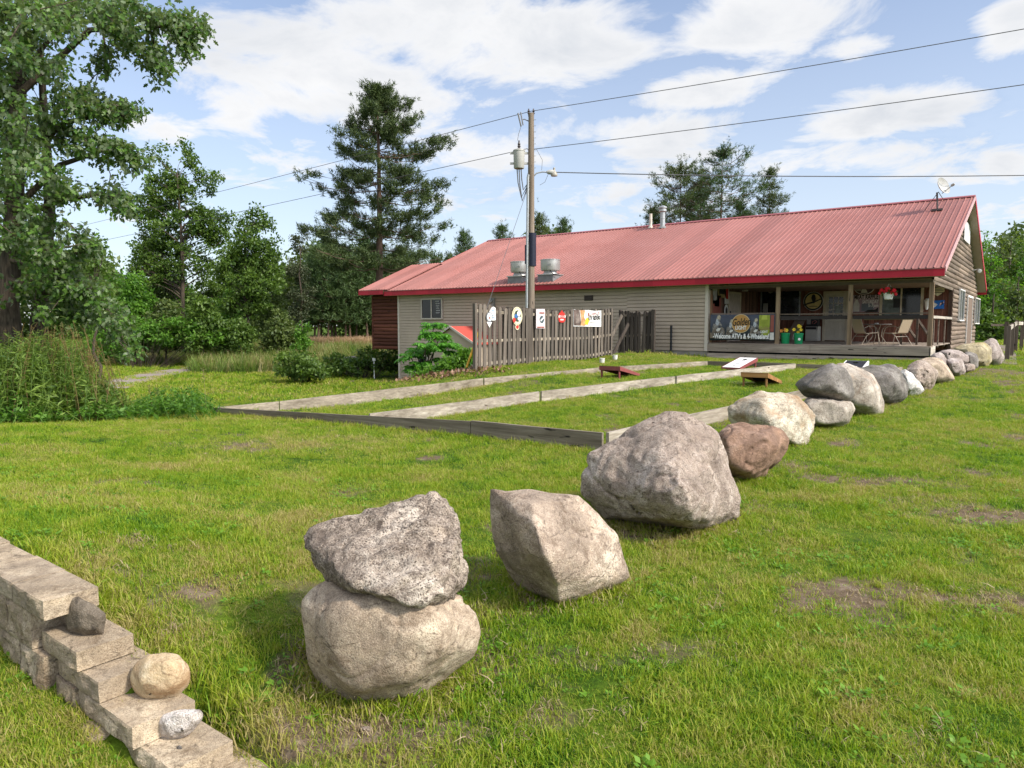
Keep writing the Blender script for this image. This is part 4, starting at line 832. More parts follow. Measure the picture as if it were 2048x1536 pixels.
MB().box((XR - .06, YF + .02, 2.98), (XR + .03, YB, 3.13)).build('porch_header', wood('header_wood', (.2, .16, .125), (.32, .27, .22), 1), bar)
MB().box((XR - .1, YB - .08, .0), (XR + .04, YB + .06, 3.0)).build('corner_post', wood('dark_corner', (.09, .055, .04), (.15, .095, .07), 2), bar)
MB().box((XL + 1, YB + 6, -.5), (XR - .1, YG, 3.2)).build('rear_wall', M_siding, bar)
# openings of the gable wall
M_wtrim = plain('white_trim', (.66, .63, .59), .5, var=.1)
for x0, x1, yt, yb in ((1915.5, 1922, 580, 640), (1947.5, 1953.5, 597, 646)):
    a = onX(x0, yt, XR); c = onX(x1, yb, XR); window('X', XR + .055, a[1], c[1], c[2], a[2], .055, [(a[1] * .55 + c[1] * .45)], fm=M_wtrim, dep=.06)
a = onX(1932.5, 590, XR); c = onX(1937, 688, XR)
mb = MB(); mb.box((XR + .05, a[1] - .1, .45), (XR + .1, a[1], a[2])); mb.box((XR + .05, c[1], .45), (XR + .1, c[1] + .1, a[2])); mb.box((XR + .05, a[1], a[2] - .1), (XR + .1, c[1], a[2])); d = mb.build('side_door', M_wtrim, bar); MB().box((XR + .04, a[1], .45), (XR + .075, c[1], a[2] - .1)).build('door_panel', plain('door_brown', (.17, .12, .09), .7), d)
a = onX(1925, 440, XR); c = onX(1934.5, 490, XR)
MB().box((XR + .075, a[1], c[2]), (XR + .1, c[1], a[2])).build('attic_panel', plain('weathered_white_panel', (.58, .56, .54), .7, var=.25, scale=3), bar)
a = onX(1942, 541, XR); mb = MB(); mb.tube([(XR + .05, a[1], a[2]), (XR + .25, a[1], a[2] + .02)], .03); mb.lathe((XR + .25, a[1], a[2]), [(.03, 0), (.09, .08), (.1, .2), (.06, .21)], 14, (.5, -.6, -.2)); mb.build('floodlight', plain('grey_lamp', (.4, .4, .39), .4), bar)
# brown log room cantilevered at the left end with its own red roof
AX0, AX1, AY, AZ0 = -30.78, XL - .05, YF + .06, .24
mb = MB(); z = AZ0 + .1; i = 0
while z < 3.2: log_course(mb, 'X', AY, AX0, AX1, z, .1, i * 2.1, -1, .06); z += .2; i += 1
mb.add([(AX0, AY, AZ0), (AX1, AY, AZ0), (AX1, AY, 3.3), (AX0, AY, 3.3), (AX0, AY + 7.4, AZ0), (AX0, AY + 7.4, 3.3), (AX1, AY + 7.4, AZ0)], [(0, 1, 2, 3), (0, 3, 5, 4), (0, 4, 6, 1)])
mb.box((AX0 - .05, AY - .07, AZ0 - .05), (AX0 + .06, AY, 3.25)); mb.build('log_room', M_logbrown, bar, False)
mb = MB(); yr = 31.2; ze = 3.53; ribbed(-31.25, -28.9, 26.92, yr, ze, ze + (yr - 26.92) * .40).build('side_roof', M_roof, bar, False)
ribbed(-31.25, -28.9, 35.6, yr, ze, ze + (yr - 26.92) * .40, .6).build('side_roof', M_roof, bar, False)
mb = MB(); mb.box((-31.25, 26.93, ze - .26), (-29.28, 26.96, ze - .01)); 
V = []
for x in (-31.28, -31.25): V += [(x, 26.93, ze - .26), (x, yr, ze + (yr - 26.93) * .40 - .26), (x, yr, ze + (yr - 26.93) * .40 + .03), (x, 26.93, ze + .03)]
mb.add(V, [(0, 1, 2, 3), (7, 6, 5, 4), (0, 4, 5, 1), (2, 6, 7, 3), (1, 5, 6, 2), (0, 3, 7, 4)]); mb.build('side_fascia', M_fascia, bar)
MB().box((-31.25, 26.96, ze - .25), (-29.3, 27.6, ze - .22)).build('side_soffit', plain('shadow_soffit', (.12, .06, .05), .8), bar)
# little gabled cellar entry against the siding
gx, gy, gz1 = -23.2, 25.76, 1.48
ent = MB(); V = [(gx - 1.45, gy, -1.6), (gx + 1.45, gy, -1.6), (gx + 1.45, gy, .71), (gx, gy, gz1), (gx - 1.45, gy, .71)]; ent.prism(V, (0, 1, 0), YF - gy - .02); ent.build('cellar_entry', M_siding, bar)
mb = MB()
for sg in (-1, 1): mb.add([(gx, gy - .12, gz1 + .03), (gx + sg * 1.62, gy - .12, .66), (gx + sg * 1.62, YF - .02, .66), (gx, YF - .02, gz1 + .03), (gx, gy - .12, gz1 + .07), (gx + sg * 1.62, gy - .12, .70), (gx + sg * 1.62, YF - .02, .70), (gx, YF - .02, gz1 + .07)], [(0, 1, 2, 3), (4, 5, 6, 7), (0, 4, 5, 1), (1, 5, 6, 2), (2, 6, 7, 3), (3, 7, 4, 0)])
mb.build('cellar_roof', metal_red('bright_red_metal', (.42, .07, .05), (.5, .1, .08)), bar)
mb = MB()
for sg in (-1, 1): mb.beam((gx, gy - .14, gz1 + .04), (gx + sg * 1.62, gy - .14, .67), .03, .1)
mb.build('cellar_trim', M_cream, bar)
# ------------------------------------------------------------------ porch
ZD = .89
M_deck = wood('deck_grey', (.40, .33, .275), (.60, .52, .44), 0, scale=.9); M_post = wood('post_wood', (.29, .205, .135), (.43, .32, .22), 2, scale=.8)
M_rail = wood('rail_wood', (.22, .17, .135), (.36, .30, .24), 0); M_railend = wood('rail_end_pale', (.5, .45, .39), (.66, .6, .53), 1)
mb = MB()
for i in range(40): mb.box((XP + .01, YF - .02 + i * .15, ZD - .035), (XR + .02, YF - .02 + i * .15 + .143, ZD))
mb.build('porch_floor', M_deck, bar)
mb = MB(); mb.box((XP + .01, YF - .06, ZD - .33), (-7.05, YF - .022, ZD - .04)); mb.box((-7.04, YF - .06, ZD - .33), (XR + .05, YF - .022, ZD - .04)); mb.box((XP + .01, YF - .04, ZD - .62), (-8.3, YF - .005, ZD - .40)); mb.box((-8.29, YF - .04, ZD - .62), (XR + .02, YF - .005, ZD - .40)); mb.build('porch_skirt', M_deck, bar)
mb = MB(); mb.box((XR + .02, YF - .06, ZD - .33), (XR + .06, YF + .5, ZD - .04)); mb.box((XR + .02, YF + .5, ZD - .30), (XR + .05, YF + 1.2, ZD - .02)); mb.build('skirt_end', M_railend, bar)
MB().box((XP + .05, YF + .03, .1), (XR, YF + .06, ZD - .05)).build('skirt_gap_shade', M_dark, bar)  # near-black sheet painted as the shade seen through the skirt gaps
def boardwall(mb, ax, v, a0, a1, z0, z1, w=.19):
    a = a0; k = 0
    while a < a1 - .01:
        e = min(a + w, a1); o = .006 * ((k * 7) % 3)
        if ax == 'Y': mb.box((a + .004, v - o, z0), (e - .004, v + .05, z1))
        else: mb.box((v - .05, a + .004, z0), (v + o, e - .004, z1))
        a = e; k += 1
M_dwall = wood('red_brown_boards', (.27, .115, .082), (.42, .20, .145), 2, dark=(.02, .012, .01), scale=.8)
mb = MB(); boardwall(mb, 'Y', YB, XP, XR - .1, ZD - .3, 3.2); mb.build('porch_back_wall', M_dwall, bar)
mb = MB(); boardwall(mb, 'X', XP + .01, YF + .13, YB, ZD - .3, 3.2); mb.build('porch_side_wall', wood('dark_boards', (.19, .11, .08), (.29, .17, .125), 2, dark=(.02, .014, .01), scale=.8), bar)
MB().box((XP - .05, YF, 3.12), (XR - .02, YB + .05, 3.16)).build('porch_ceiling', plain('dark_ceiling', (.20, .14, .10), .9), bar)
MB().box((XP, YF + .01, 3.02), (XR, YF + .1, 3.12)).build('porch_beam', plain('beam_dark', (.10, .075, .055), .85), bar)
for px in (1556, 1700.5, 1862):
    x = onY(px, 620, YF + .07)[0]; MB().box((x - .07, YF + .005, ZD), (x + .07, YF + .12, 3.02)).build('porch_post', M_post, bar)
MB().box((XP + .01, YF + .13, ZD), (XP + .1, YF + .2, 2.98)).build('porch_post', wood('tan_post', (.26, .17, .10), (.36, .25, .16), 2), bar)
mpl0 = plain('dark_rail', (.035, .028, .026), .8); mb = MB(); xa, xb, xc = onY(1556, 620, YF)[0] + .08, onY(1700.5, 620, YF)[0], onY(1862, 620, YF)[0]
for x0, x1 in ((xa, xb - .08), (xb + .08, xc - .08)):
    zt = onY(1700, 627, YF)[2]; mb.box((x0, YF - .0, zt - .025), (x1, YF + .15, zt + .012)); MB().box((x0, YF + .04, zt - .20), (x1, YF + .08, zt - .07)).build('lower_rail', mpl0, bar)
mb.box((xb + .4, YF + .3, 1.78), (xc - .5, YF + .34, 1.84)); mb.build('porch_rail', M_rail, bar)
mb = MB(); zt = onY(1870, 633, YF + .3)[2]
mb.box((XR - .06, YF + .12, zt - .06), (XR + .08, YF + 2.2, zt + .03)); mb.box((XR - .06, YF + 2.2, zt - .06), (XR + .06, YB - .09, zt + .03)); mb.build('side_rail', M_railend, bar)
for y in (YF + 1.0, YF + 2.3, YF + 4.2): MB().box((XR - .03, y - .045, ZD - .1), (XR + .01, y + .045, zt - .062)).build('side_baluster', M_rail, bar)
mb = MB()
for x in (-4.35, -3.85): mb.beam((x, 29.2, ZD), (x, 29.2, ZD + .92), .07, .07, (0, 1, 0)); mb.beam((x, 29.2, ZD + .9), (x + .1, 32.3, ZD + .12), .05, .12); mb.beam((x + .08, 32.2, ZD), (x + .08, 32.2, ZD + .3), .06, .06, (0, 1, 0))
mb.build('stair_rail', wood('stair_wood', (.12, .09, .07), (.2, .16, .13), 1), bar)
# entry door, window, side door
M_door = plain('door_beige', (.60, .55, .46), .55, var=.06); M_seal = plain('pale_jamb', (.55, .48, .37), .6, var=.1)
a = onY(1648, 583, YB); c = onY(1695, 683, YB); dx0, dx1, dzt = a[0], c[0], a[2]
mb = MB(); mb.box((dx0, YB - .075, ZD), (dx0 + .1, YB - .014, dzt)); mb.box((dx1 - .1, YB - .075, ZD), (dx1, YB - .014, dzt)); mb.box((dx0 + .1, YB - .075, dzt - .1), (dx1 - .1, YB - .014, dzt)); dr = mb.build('front_door', M_seal, bar)
mb = MB(); mb.box((dx0 + .1, YB - .05, ZD + .04), (dx1 - .1, YB - .016, dzt - .1))
for i in range(5): xx = dx0 + .2 + i * (dx1 - dx0 - .4) / 4; mb.box((xx - .012, YB - .058, ZD + .2), (xx + .012, YB - .051, ZD + .85))
mb.build('door_leaf', M_door, dr)
gx0, gx1, gz0, gz1_ = dx0 + .22, dx1 - .2, ZD + 1.08, dzt - .24
MB().box((gx0, YB - .066, gz0), (gx1, YB - .051, gz1_)).build('door_glass', M_glass, dr)
mb = MB()
for i in range(4): xx = gx0 + (gx1 - gx0) * i / 3; mb.box((xx - .015, YB - .076, gz0 - .02), (xx + .015, YB - .067, gz1_ + .02))
for i in range(4): zz = gz0 + (gz1_ - gz0) * i / 3; mb.box((gx0, YB - .0755, zz - .014), (gx1, YB - .0675, zz + .014))
mb.build('door_muntins', M_cream, dr)
mb = MB(); mb.box((gx0 + .28, YB - .086, gz0 + .12), (gx0 + .52, YB - .0775, gz0 + .5)); mb.box((gx0 + .56, YB - .086, gz0 + .1), (gx1 - .03, YB - .0775, gz0 + .42)); mb.build('door_notices', plain('notice_grey', (.3, .33, .32), .6, var=.3), dr)
mb = MB(); mb.lathe((dx0 + .17, YB - .05, ZD + .98), [(.02, 0), (.02, .04), (.035, .05), (.03, .08), (.005, .085)], 12, (0, -1, 0)); mb.build('handle', plain('brass', (.3, .22, .1), .3, 1.0), dr)
a = onY(1762, 577, YB); c = onY(1846, 632, YB); xm = onY(1803, 600, YB)[0]; w = window('Y', YB - .014, a[0] + .08, c[0] - .1, c[2], a[2], .1, [xm], fm=M_seal, dep=.07)
mb = MB(); mb.box((a[0] + .12, YB - .048, c[2] + .02), (xm - .06, YB - .038, c[2] + .82)); mb.build('window_display', plain('pale_display', (.12, .15, .145), .5, var=.5, scale=5), w)
MB().box((a[0] + .5, YB - .06, c[2] + .35), (a[0] + .95, YB - .05, c[2] + .72)).build('window_notice', M_black, w)
a = onY(1525, 584, YB); c = onY(1598, 632, YB); window('Y', YB - .014, a[0], c[0], c[2], a[2], .06, [onY(1560, 600, YB)[0]], fm=plain('aluminium', (.3, .31, .32), .4, .6), dep=.06)
a = onX(1457, 583, XP + .02); c = onX(1479, 585, XP + .02); mb = MB(); y0, y1, zt = a[1], c[1], a[2]
mb.box((XP + .02, y0 - .08, ZD), (XP + .08, y0, zt)); mb.box((XP + .02, y1, ZD), (XP + .08, y1 + .08, zt)); mb.box((XP + .02, y0, zt - .08), (XP + .08, y1, zt)); d2 = mb.build('side_door', M_seal, bar)
MB().box((XP + .02, y0, ZD + .02), (XP + .055, y1, zt - .08)).build('door_leaf', plain('door_grey', (.48, .42, .37), .6), d2)
MB().box((XP + .058, y0 + .1, ZD + .95), (XP + .1, y0 + .16, ZD + 1.3)).build('handle', M_black, d2)

# ------------------------------------------------------------------ signs and things on the porch
def mpl(name, c, **k): return plain(name, c, k.pop('rough', .5), var=k.pop('var', .08), **k)
K_lgrey = mpl('sign_lightgrey0', (.62, .60, .57), var=.2, scale=5); K_white = mpl('sign_white', (.80, .79, .77)); K_gold = mpl('sign_gold', (.46, .25, .075)); K_black = mpl('sign_black', (.02, .018, .017)); K_navy = mpl('sign_slate', (.055, .065, .085), var=.35, scale=2.5)
K_red = mpl('sign_red', (.50, .035, .028)); K_green = mpl('sign_green', (.28, .33, .045), var=.25, scale=3); K_blue = mpl('sign_blue', (.02, .13, .42)); K_cream = mpl('sign_cream', (.72, .65, .45)); K_tan = mpl('sign_tan', (.36, .27, .13)); K_brick = mpl('sign_brick', (.26, .08, .06)); K_grey = mpl('sign_grey', (.36, .34, .33), var=.3, scale=4); K_yellow = mpl('sign_yellow', (.68, .50, .05)); K_lgrey = mpl('sign_lightgrey', (.62, .60, .57), var=.2, scale=5)
def ellipse(cx_, cz, rx, rz, y, k=28): return [(cx_ + rx * math.cos(2 * math.pi * i / k), y, cz + rz * math.sin(2 * math.pi * i / k)) for i in range(k)]
def ellx(cy_, cz, ry, rz, x, k=28): return [(x, cy_ + ry * math.cos(2 * math.pi * i / k), cz + rz * math.sin(2 * math.pi * i / k)) for i in range(k)]
def blob_poly(pts, y): return [(p[0], y, p[1]) for p in pts]
# big vinyl banner on the porch rail
yb = YF - .075; tl = onY(1421, 629.5, yb); br = onY(1549, 683.5, yb); x0, x1, z0, z1 = tl[0], br[0], br[2] + .02, tl[2]; wd, hg = x1 - x0, z1 - z0
bn = thing('banner', 'wide beer banner with a gold disc reading Golden Light, welcoming ATVs and 4-wheelers', 'banner', (x0, yb, z0))
V = []; k = 24
for i in range(k + 1):
    xx = x0 + wd * i / k; s = .012 * math.sin(i * 1.1); sag = .035 * math.sin(math.pi * i / k)
    V += [(xx, yb + s, z0 + sag * .8), (xx, yb + s * .4, z1 - sag * .25), (xx, yb + s + .004, z0 + sag * .8), (xx, yb + s * .4 + .004, z1 - sag * .25)]
Fs = []
for i in range(k): o = 4 * i; Fs += [(o, o + 4, o + 5, o + 1), (o + 2, o + 3, o + 7, o + 6), (o + 1, o + 5, o + 7, o + 3), (o, o + 2, o + 6, o + 4)]
MB().add(V, Fs, True).build('vinyl', K_navy, bn, False)
def B(u, w): return x0 + wd * u, z0 + hg * w          # banner coordinates 0..1
def patch(nm, pts, mat, lay, par=bn): return MB().prism([(B(u, w)[0], yb - .016 - .003 * lay, B(u, w)[1]) for u, w in pts], (0, 1, 0), .002).build(nm, mat, par)
patch('printed_ground', [(0.005, .09), (.995, .05), (.995, .17), (.75, .20), (.6, .13), (.4, .22), (.2, .2), (.08, .28), (.005, .3)], mpl('banner_mud', (.20, .16, .115), var=.5, scale=9), 0)
K_rid = mpl('rider_mid', (.20, .185, .175), var=.75, scale=22); K_rid2 = mpl('rider_mud', (.15, .125, .10), var=.8, scale=15); K_hel = mpl('helmet_tan', (.42, .36, .27), var=.4, scale=12); K_jack = mpl('jacket_pale', (.40, .42, .46), var=.5, scale=14)
for ox, sc in ((.02, 1.0), (.25, .8), (.62, .85)):
    def q(pts): return [(ox + u * sc * .22, .16 + w * sc * .82) for u, w in pts]
    patch('printed_rider', q([(.30, .55), (.35, .82), (.45, .98), (.62, 1.0), (.72, .90), (.66, .78), (.60, .72), (.72, .60), (.80, .55), (.74, .48), (.55, .52), (.50, .40), (.30, .35), (.12, .30), (.08, .42), (.18, .62)]), K_rid, 1)
    patch('printed_quad', q([(.02, .10), (.10, .30), (.30, .40), (.52, .36), (.74, .46), (.95, .36), (1.0, .18), (.92, .04), (.78, .02), (.68, .16), (.40, .14), (.30, .02), (.14, .0)]), K_rid2, 2)
    patch('printed_wheel', q([(.70, .20), (.76, .30), (.88, .30), (.94, .18), (.88, .06), (.76, .06)]), K_rid, 3)
    patch('printed_helmet', q([(.42, .84), (.46, .98), (.6, 1.0), (.68, .92), (.62, .84), (.52, .80)]), K_hel, 3)
    patch('printed_jacket', q([(.30, .60), (.36, .80), (.48, .82), (.58, .66), (.54, .56), (.42, .50)]), K_jack, 3); patch('printed_fender', q([(.34, .30), (.50, .40), (.70, .38), (.62, .28), (.46, .22)]), K_lgrey, 3)
patch('printed_bottle', [(.765, .10), (.765, .97), (.925, .97), (.925, .10)], K_green, 2)
patch('printed_bottle_neck', [(.80, .80), (.815, .97), (.875, .97), (.89, .80)], mpl('lime', (.42, .48, .08)), 3)
patch('printed_stripe', [(.935, .35), (.935, .97), (.985, .97), (.985, .35)], K_brick, 2)
patch('printed_corner', [(.93, .05), (.93, .32), (.99, .32), (.99, .05)], K_lgrey, 2)
dc = B(.49, .655); rr = .335 * hg
MB().prism(ellipse(dc[0], dc[1], rr * 1.06, rr * 1.06, yb - .026), (0, 1, 0), .002).build('disc_rim', mpl('disc_rim', (.62, .50, .30)), bn); MB().prism(ellipse(dc[0], dc[1], rr, rr, yb - .029), (0, 1, 0), .002).build('gold_disc', K_gold, bn)
text('script_lettering', 'Golden', K_black, bn, (dc[0], yb - .034, dc[1] + .05), .40, shear=.35, fit=rr * 2.1, bold=.004, tilt=.07); text('lettering', 'LIGHT', K_white, bn, (dc[0], yb - .034, dc[1] - .17), .21, bold=.006, fit=rr * 1.25)
gc = B(.845, .47); text('script_lettering', 'Golden', K_tan, bn, (gc[0], yb - .032, gc[1]), .22, shear=.35, tilt=.07, fit=wd * .15); text('lettering', 'LIGHT', K_white, bn, (gc[0], yb - .032, gc[1] - .13), .13, bold=.003, fit=wd * .11)
wc = B(.49, .165); text('slogan_shadow', "-Welcome ATV's & 4-Wheelers!", K_black, bn, (wc[0] + .015, yb - .030, wc[1] - .015), .27, fit=wd * .87, bold=.018); text('slogan', "-Welcome ATV's & 4-Wheelers!", K_white, bn, (wc[0], yb - .040, wc[1]), .27, fit=wd * .87, bold=.010)
for u in (.01, .25, .5, .75, .99):
    e = B(u, 1.0); MB().tube([(e[0], yb - .01, e[1]), (e[0], YF + .02, e[1] + .06)], .008, 6).build('tie_cord', K_black, bn)
MB().beam((x0, YF + .02, z1 + .03), (x1, YF + .02, z1 + .03), .05, .06).build('porch_rail', M_rail, bar)
YS = YB - .07
def wall_sign(name, label, cat='sign', loc=None): return thing(name, label, cat, loc, 'signs on the porch walls')
# poster
a = onY(1706.5, 590, YS); c = onY(1757.5, 624.5, YS)
t = wall_sign('poster', 'large poster announcing a meat raffle on Saturday from 5 to 7 pm', 'poster', (a[0], YS, c[2])); MB().box((a[0], YS, c[2]), (c[0], YS + .02, a[2])).build('board', mpl('poster_mauve', (.34, .25, .29), var=.2, scale=2), t)
wX = c[0] - a[0]; hX = a[2] - c[2]; cxp = (a[0] + c[0]) / 2
MB().box((a[0] + .02, YS - .004, a[2] - hX * .27), (c[0] - .02, YS - .001, a[2] - .02)).build('title_strip', mpl('poster_pale', (.66, .54, .57)), t)
text('title', 'MEAT RAFFLE', K_black, t, (cxp, YS - .007, a[2] - hX * .145), .25, bold=.008, fit=wX * .92); text('lettering', 'SATURDAY', K_white, t, (c[0] - .02, YS - .005, a[2] - hX * .41), .21, align='RIGHT', bold=.004, fit=wX * .62); text('lettering', '5-7pm', K_white, t, (c[0] - .02, YS - .005, a[2] - hX * .62), .19, align='RIGHT', bold=.003, fit=wX * .38)
mb = MB(); bx = a[0] + wX * .14; mb.prism(blob_poly([(bx - .12, c[2] + .04), (bx - .12, c[2] + .35), (bx - .05, c[2] + .5), (bx - .05, c[2] + .58), (bx + .05, c[2] + .58), (bx + .05, c[2] + .5), (bx + .12, c[2] + .35), (bx + .12, c[2] + .04)], YS - .004), (0, 1, 0), .003); mb.build('printed_bottle', K_lgrey, t)
mb = MB(); mb.prism(blob_poly([(bx + .2, c[2] + .05), (bx + .2, c[2] + .38), (bx + .6, c[2] + .38), (bx + .72, c[2] + .2), (bx + .6, c[2] + .06)], YS - .004), (0, 1, 0), .003); mb.build('printed_panel', mpl('poster_blue', (.16, .18, .22)), t)
mb = MB(); mb.prism(blob_poly([(bx + .3, c[2] + .01), (bx + .45, c[2] + .1), (bx + .75, c[2] + .12), (c[0] - .03, c[2] + .22), (c[0] - .03, c[2] + .01)], YS - .007), (0, 1, 0), .003); mb.build('printed_hills', K_black, t)
# oval sign
o_ = onY(1728.5, 575.5, YS); rx = abs(onY(1749, 575, YS)[0] - o_[0]); rz = abs(onY(1728, 562, YS)[2] - o_[2])
t = wall_sign('oval_sign', 'oval brewery sign with a pale band, hung above the meat raffle poster', 'sign', (o_[0], YS, o_[2] - rz)); MB().prism(ellipse(o_[0], o_[2], rx, rz, YS), (0, 1, 0), .03).build('rim', K_lgrey, t); MB().prism(ellipse(o_[0], o_[2], rx * .92, rz * .9, YS - .004), (0, 1, 0), .003).build('face', mpl('oval_dark', (.10, .06, .07)), t)
MB().prism(blob_poly([(o_[0] + rx * .86 * math.cos(w), o_[2] + rz * .84 * math.sin(w)) for w in np.linspace(.25, math.pi - .25, 14)], YS - .007), (0, 1, 0), .003).build('printed_sky', mpl('oval_sky', (.55, .51, .40), var=.3, scale=6), t)
MB().prism(blob_poly([(o_[0] - .12, o_[2] - rz * .75), (o_[0] - .1, o_[2] - .1), (o_[0], o_[2] + .08), (o_[0] + .1, o_[2] - .12), (o_[0] + .14, o_[2] - rz * .75)], YS - .008), (0, 1, 0), .003).build('printed_figure', K_lgrey, t)
MB().box((o_[0] - rx * .8, YS - .008, o_[2] - rz * .45), (o_[0] - rx * .3, YS - .0055, o_[2] - rz * .1)).build('printed_label', K_grey, t)
# round sign with a bird on a branch
o_ = onY(1626.5, 602.5, YS); rr = abs(onY(1646.5, 602, YS)[0] - o_[0]); rz = abs(onY(1626, 583.5, YS)[2] - o_[2])
t = wall_sign('round_sign', 'round gold and black sign with the silhouette of a bird on a branch', 'sign', (o_[0], YS, o_[2] - rz)); MB().prism(ellipse(o_[0], o_[2], rr, rz, YS), (0, 1, 0), .04).build('rim', K_lgrey, t)
MB().prism(ellipse(o_[0], o_[2], rr * .95, rz * .95, YS - .004), (0, 1, 0), .003).build('border', K_black, t); MB().prism(ellipse(o_[0], o_[2], rr * .80, rz * .80, YS - .008), (0, 1, 0), .003).build('face', mpl('disc_ochre', (.62, .48, .19), var=.3, scale=3), t)
MB().prism(blob_poly([(o_[0] + u * rr, o_[2] + w * rz) for u, w in ((-.95, -.32), (-.4, -.12), (.1, .02), (.9, .32), (.92, .22), (.4, -.02), (-.1, -.22), (-.5, -.30), (-.9, -.48))], YS - .012), (0, 1, 0), .003).build('printed_branch', K_black, t)
MB().prism(blob_poly([(o_[0] + u * rr, o_[2] + w * rz) for u, w in ((-.08, .0), (-.2, .35), (-.12, .66), (.05, .76), (.18, .64), (.26, .3), (.2, -.1), (.06, -.25))], YS - .0125), (0, 1, 0), .003).build('printed_bird', K_black, t)
MB().box((o_[0] - rr * .4, YS - .012, o_[2] - rz * .56), (o_[0] + rr * .45, YS - .009, o_[2] - rz * .50)).build('printed_line', K_black, t)
o_ = onY(1680, 571, YS); t = wall_sign('door_sign', 'small arched metal name sign above the beige entry door', 'sign', (o_[0], YS, o_[2] - .1)); MB().prism(blob_poly([(o_[0] - .36, o_[2] - .13), (o_[0] + .36, o_[2] - .13), (o_[0] + .36, o_[2] + .06), (o_[0] + .12, o_[2] + .16), (o_[0] - .12, o_[2] + .16), (o_[0] - .36, o_[2] + .06)], YS), (0, 1, 0), .015).build('plate', mpl('plate_dark', (.05, .03, .03)), t); text('lettering', 'BOATVALE', K_lgrey, t, (o_[0], YS - .004, o_[2] - .02), .15, bold=.003, fit=.66)
o_ = onY(1623.5, 571, YS); t = wall_sign('wall_ornament', 'small white forked ornament on the wall above the round bird sign', 'ornament', (o_[0], YS, o_[2] - .2)); mb = MB(); mb.tube([(o_[0] - .1, YS - .02, o_[2] + .14), (o_[0] - .06, YS - .04, o_[2] + .02), (o_[0], YS - .04, o_[2] - .1)], [.012, .03, .045], 8); mb.tube([(o_[0] + .1, YS - .02, o_[2] + .14), (o_[0] + .06, YS - .04, o_[2] + .02), (o_[0], YS - .04, o_[2] - .1)], [.012, .03, .045], 8); mb.tube([(o_[0], YS - .04, o_[2] - .1), (o_[0], YS - .04, o_[2] - .2)], [.05, .03], 8); mb.build('horns', K_white, t)
a = onY(1792, 555.5, YS); c = onY(1810, 568.5, YS); t = wall_sign('speaker_box', 'black speaker box mounted high above the porch window', 'speaker', (a[0], YS, c[2])); MB().box((a[0], YS - .3, c[2]), (c[0], YS + .02, a[2])).build('cabinet', M_black, t); MB().lathe((a[0] + .3, YS - .3, (a[2] + c[2]) / 2), [(.13, 0), (.12, .015), (.05, .006), (.02, .012)], 18, (0, -1, 0)).build('cone', K_grey, t)
# hexagonal and blue signs by the right end
a = onY(1863, 561, YS); c = onY(1888.5, 592, YS); cxs, czs = (a[0] + c[0]) / 2, (a[2] + c[2]) / 2; hw, hh = (c[0] - a[0]) / 2, (a[2] - c[2]) / 2
t = wall_sign('hexagon_sign', 'tall six-sided cream sign with a dark mountain emblem at the right of the porch', 'sign', (cxs, YS, c[2])); hexp = [(0, 1), (1, .55), (1, -.45), (0, -1), (-1, -.45), (-1, .55)]
MB().prism(blob_poly([(cxs + u * hw, czs + w * hh) for u, w in hexp], YS), (0, 1, 0), .02).build('plate', K_cream, t); 
MB().prism(blob_poly([(cxs + u * hw, czs + w * hh) for u, w in ((-.7, .25), (-.1, .72), (.15, .5), (.6, .45), (.8, .3), (.1, .12), (-.5, .0))], YS - .004), (0, 1, 0), .003).build('printed_mountain', mpl('emblem_dark', (.06, .08, .075)), t)
mb = MB(); mb.box((cxs - hw * .85, YS - .004, czs - hh * .3), (cxs + hw * .85, YS - .001, czs - hh * .36)); mb.box((cxs - hw * .85, YS - .004, czs - hh * .52), (cxs + hw * .85, YS - .001, czs - hh * .6)); mb.build('printed_line', K_black, t); MB().box((cxs - hw * .7, YS - .004, czs - hh * .2), (cxs + hw * .7, YS - .001, czs - hh * .08)).build('printed_name', K_grey, t)
a = onY(1860, 601, YS); c = onY(1888, 617.5, YS); t = wall_sign('blue_sign', 'bright blue rectangular sign with a pale swirl at the right of the porch', 'sign', (a[0], YS, c[2])); MB().box((a[0], YS, c[2]), (c[0], YS + .02, a[2])).build('plate', K_blue, t)
MB().prism(blob_poly([(a[0] + .02, c[2] + .05), (a[0] + .02, a[2] - .05), (a[0] + .18, a[2] - .1), (a[0] + .28, (a[2] + c[2]) / 2), (a[0] + .16, c[2] + .05)], YS - .004), (0, 1, 0), .003).build('printed_swirl', K_lgrey, t); MB().prism(blob_poly([(a[0] + .34, c[2] + .10), (c[0] - .06, c[2] + .20), (c[0] - .03, c[2] + .30), (a[0] + .50, c[2] + .23), (a[0] + .36, c[2] + .24)], YS - .004), (0, 1, 0), .003).build('printed_script', mpl('sign_pink', (.7, .45, .42)), t)
o_ = onY(1853, 608, YB - .2); t = wall_sign('skull_ornament', 'white animal skull hanging beside the porch window', 'ornament', (o_[0], YB - .1, o_[2] - .2)); MB().lathe((o_[0], YB - .15, o_[2] - .22), [(.04, 0), (.07, .1), (.1, .25), (.13, .36), (.08, .44), (.01, .46)], 12, (.1, -.1, 1)).build('skull', K_white, t)
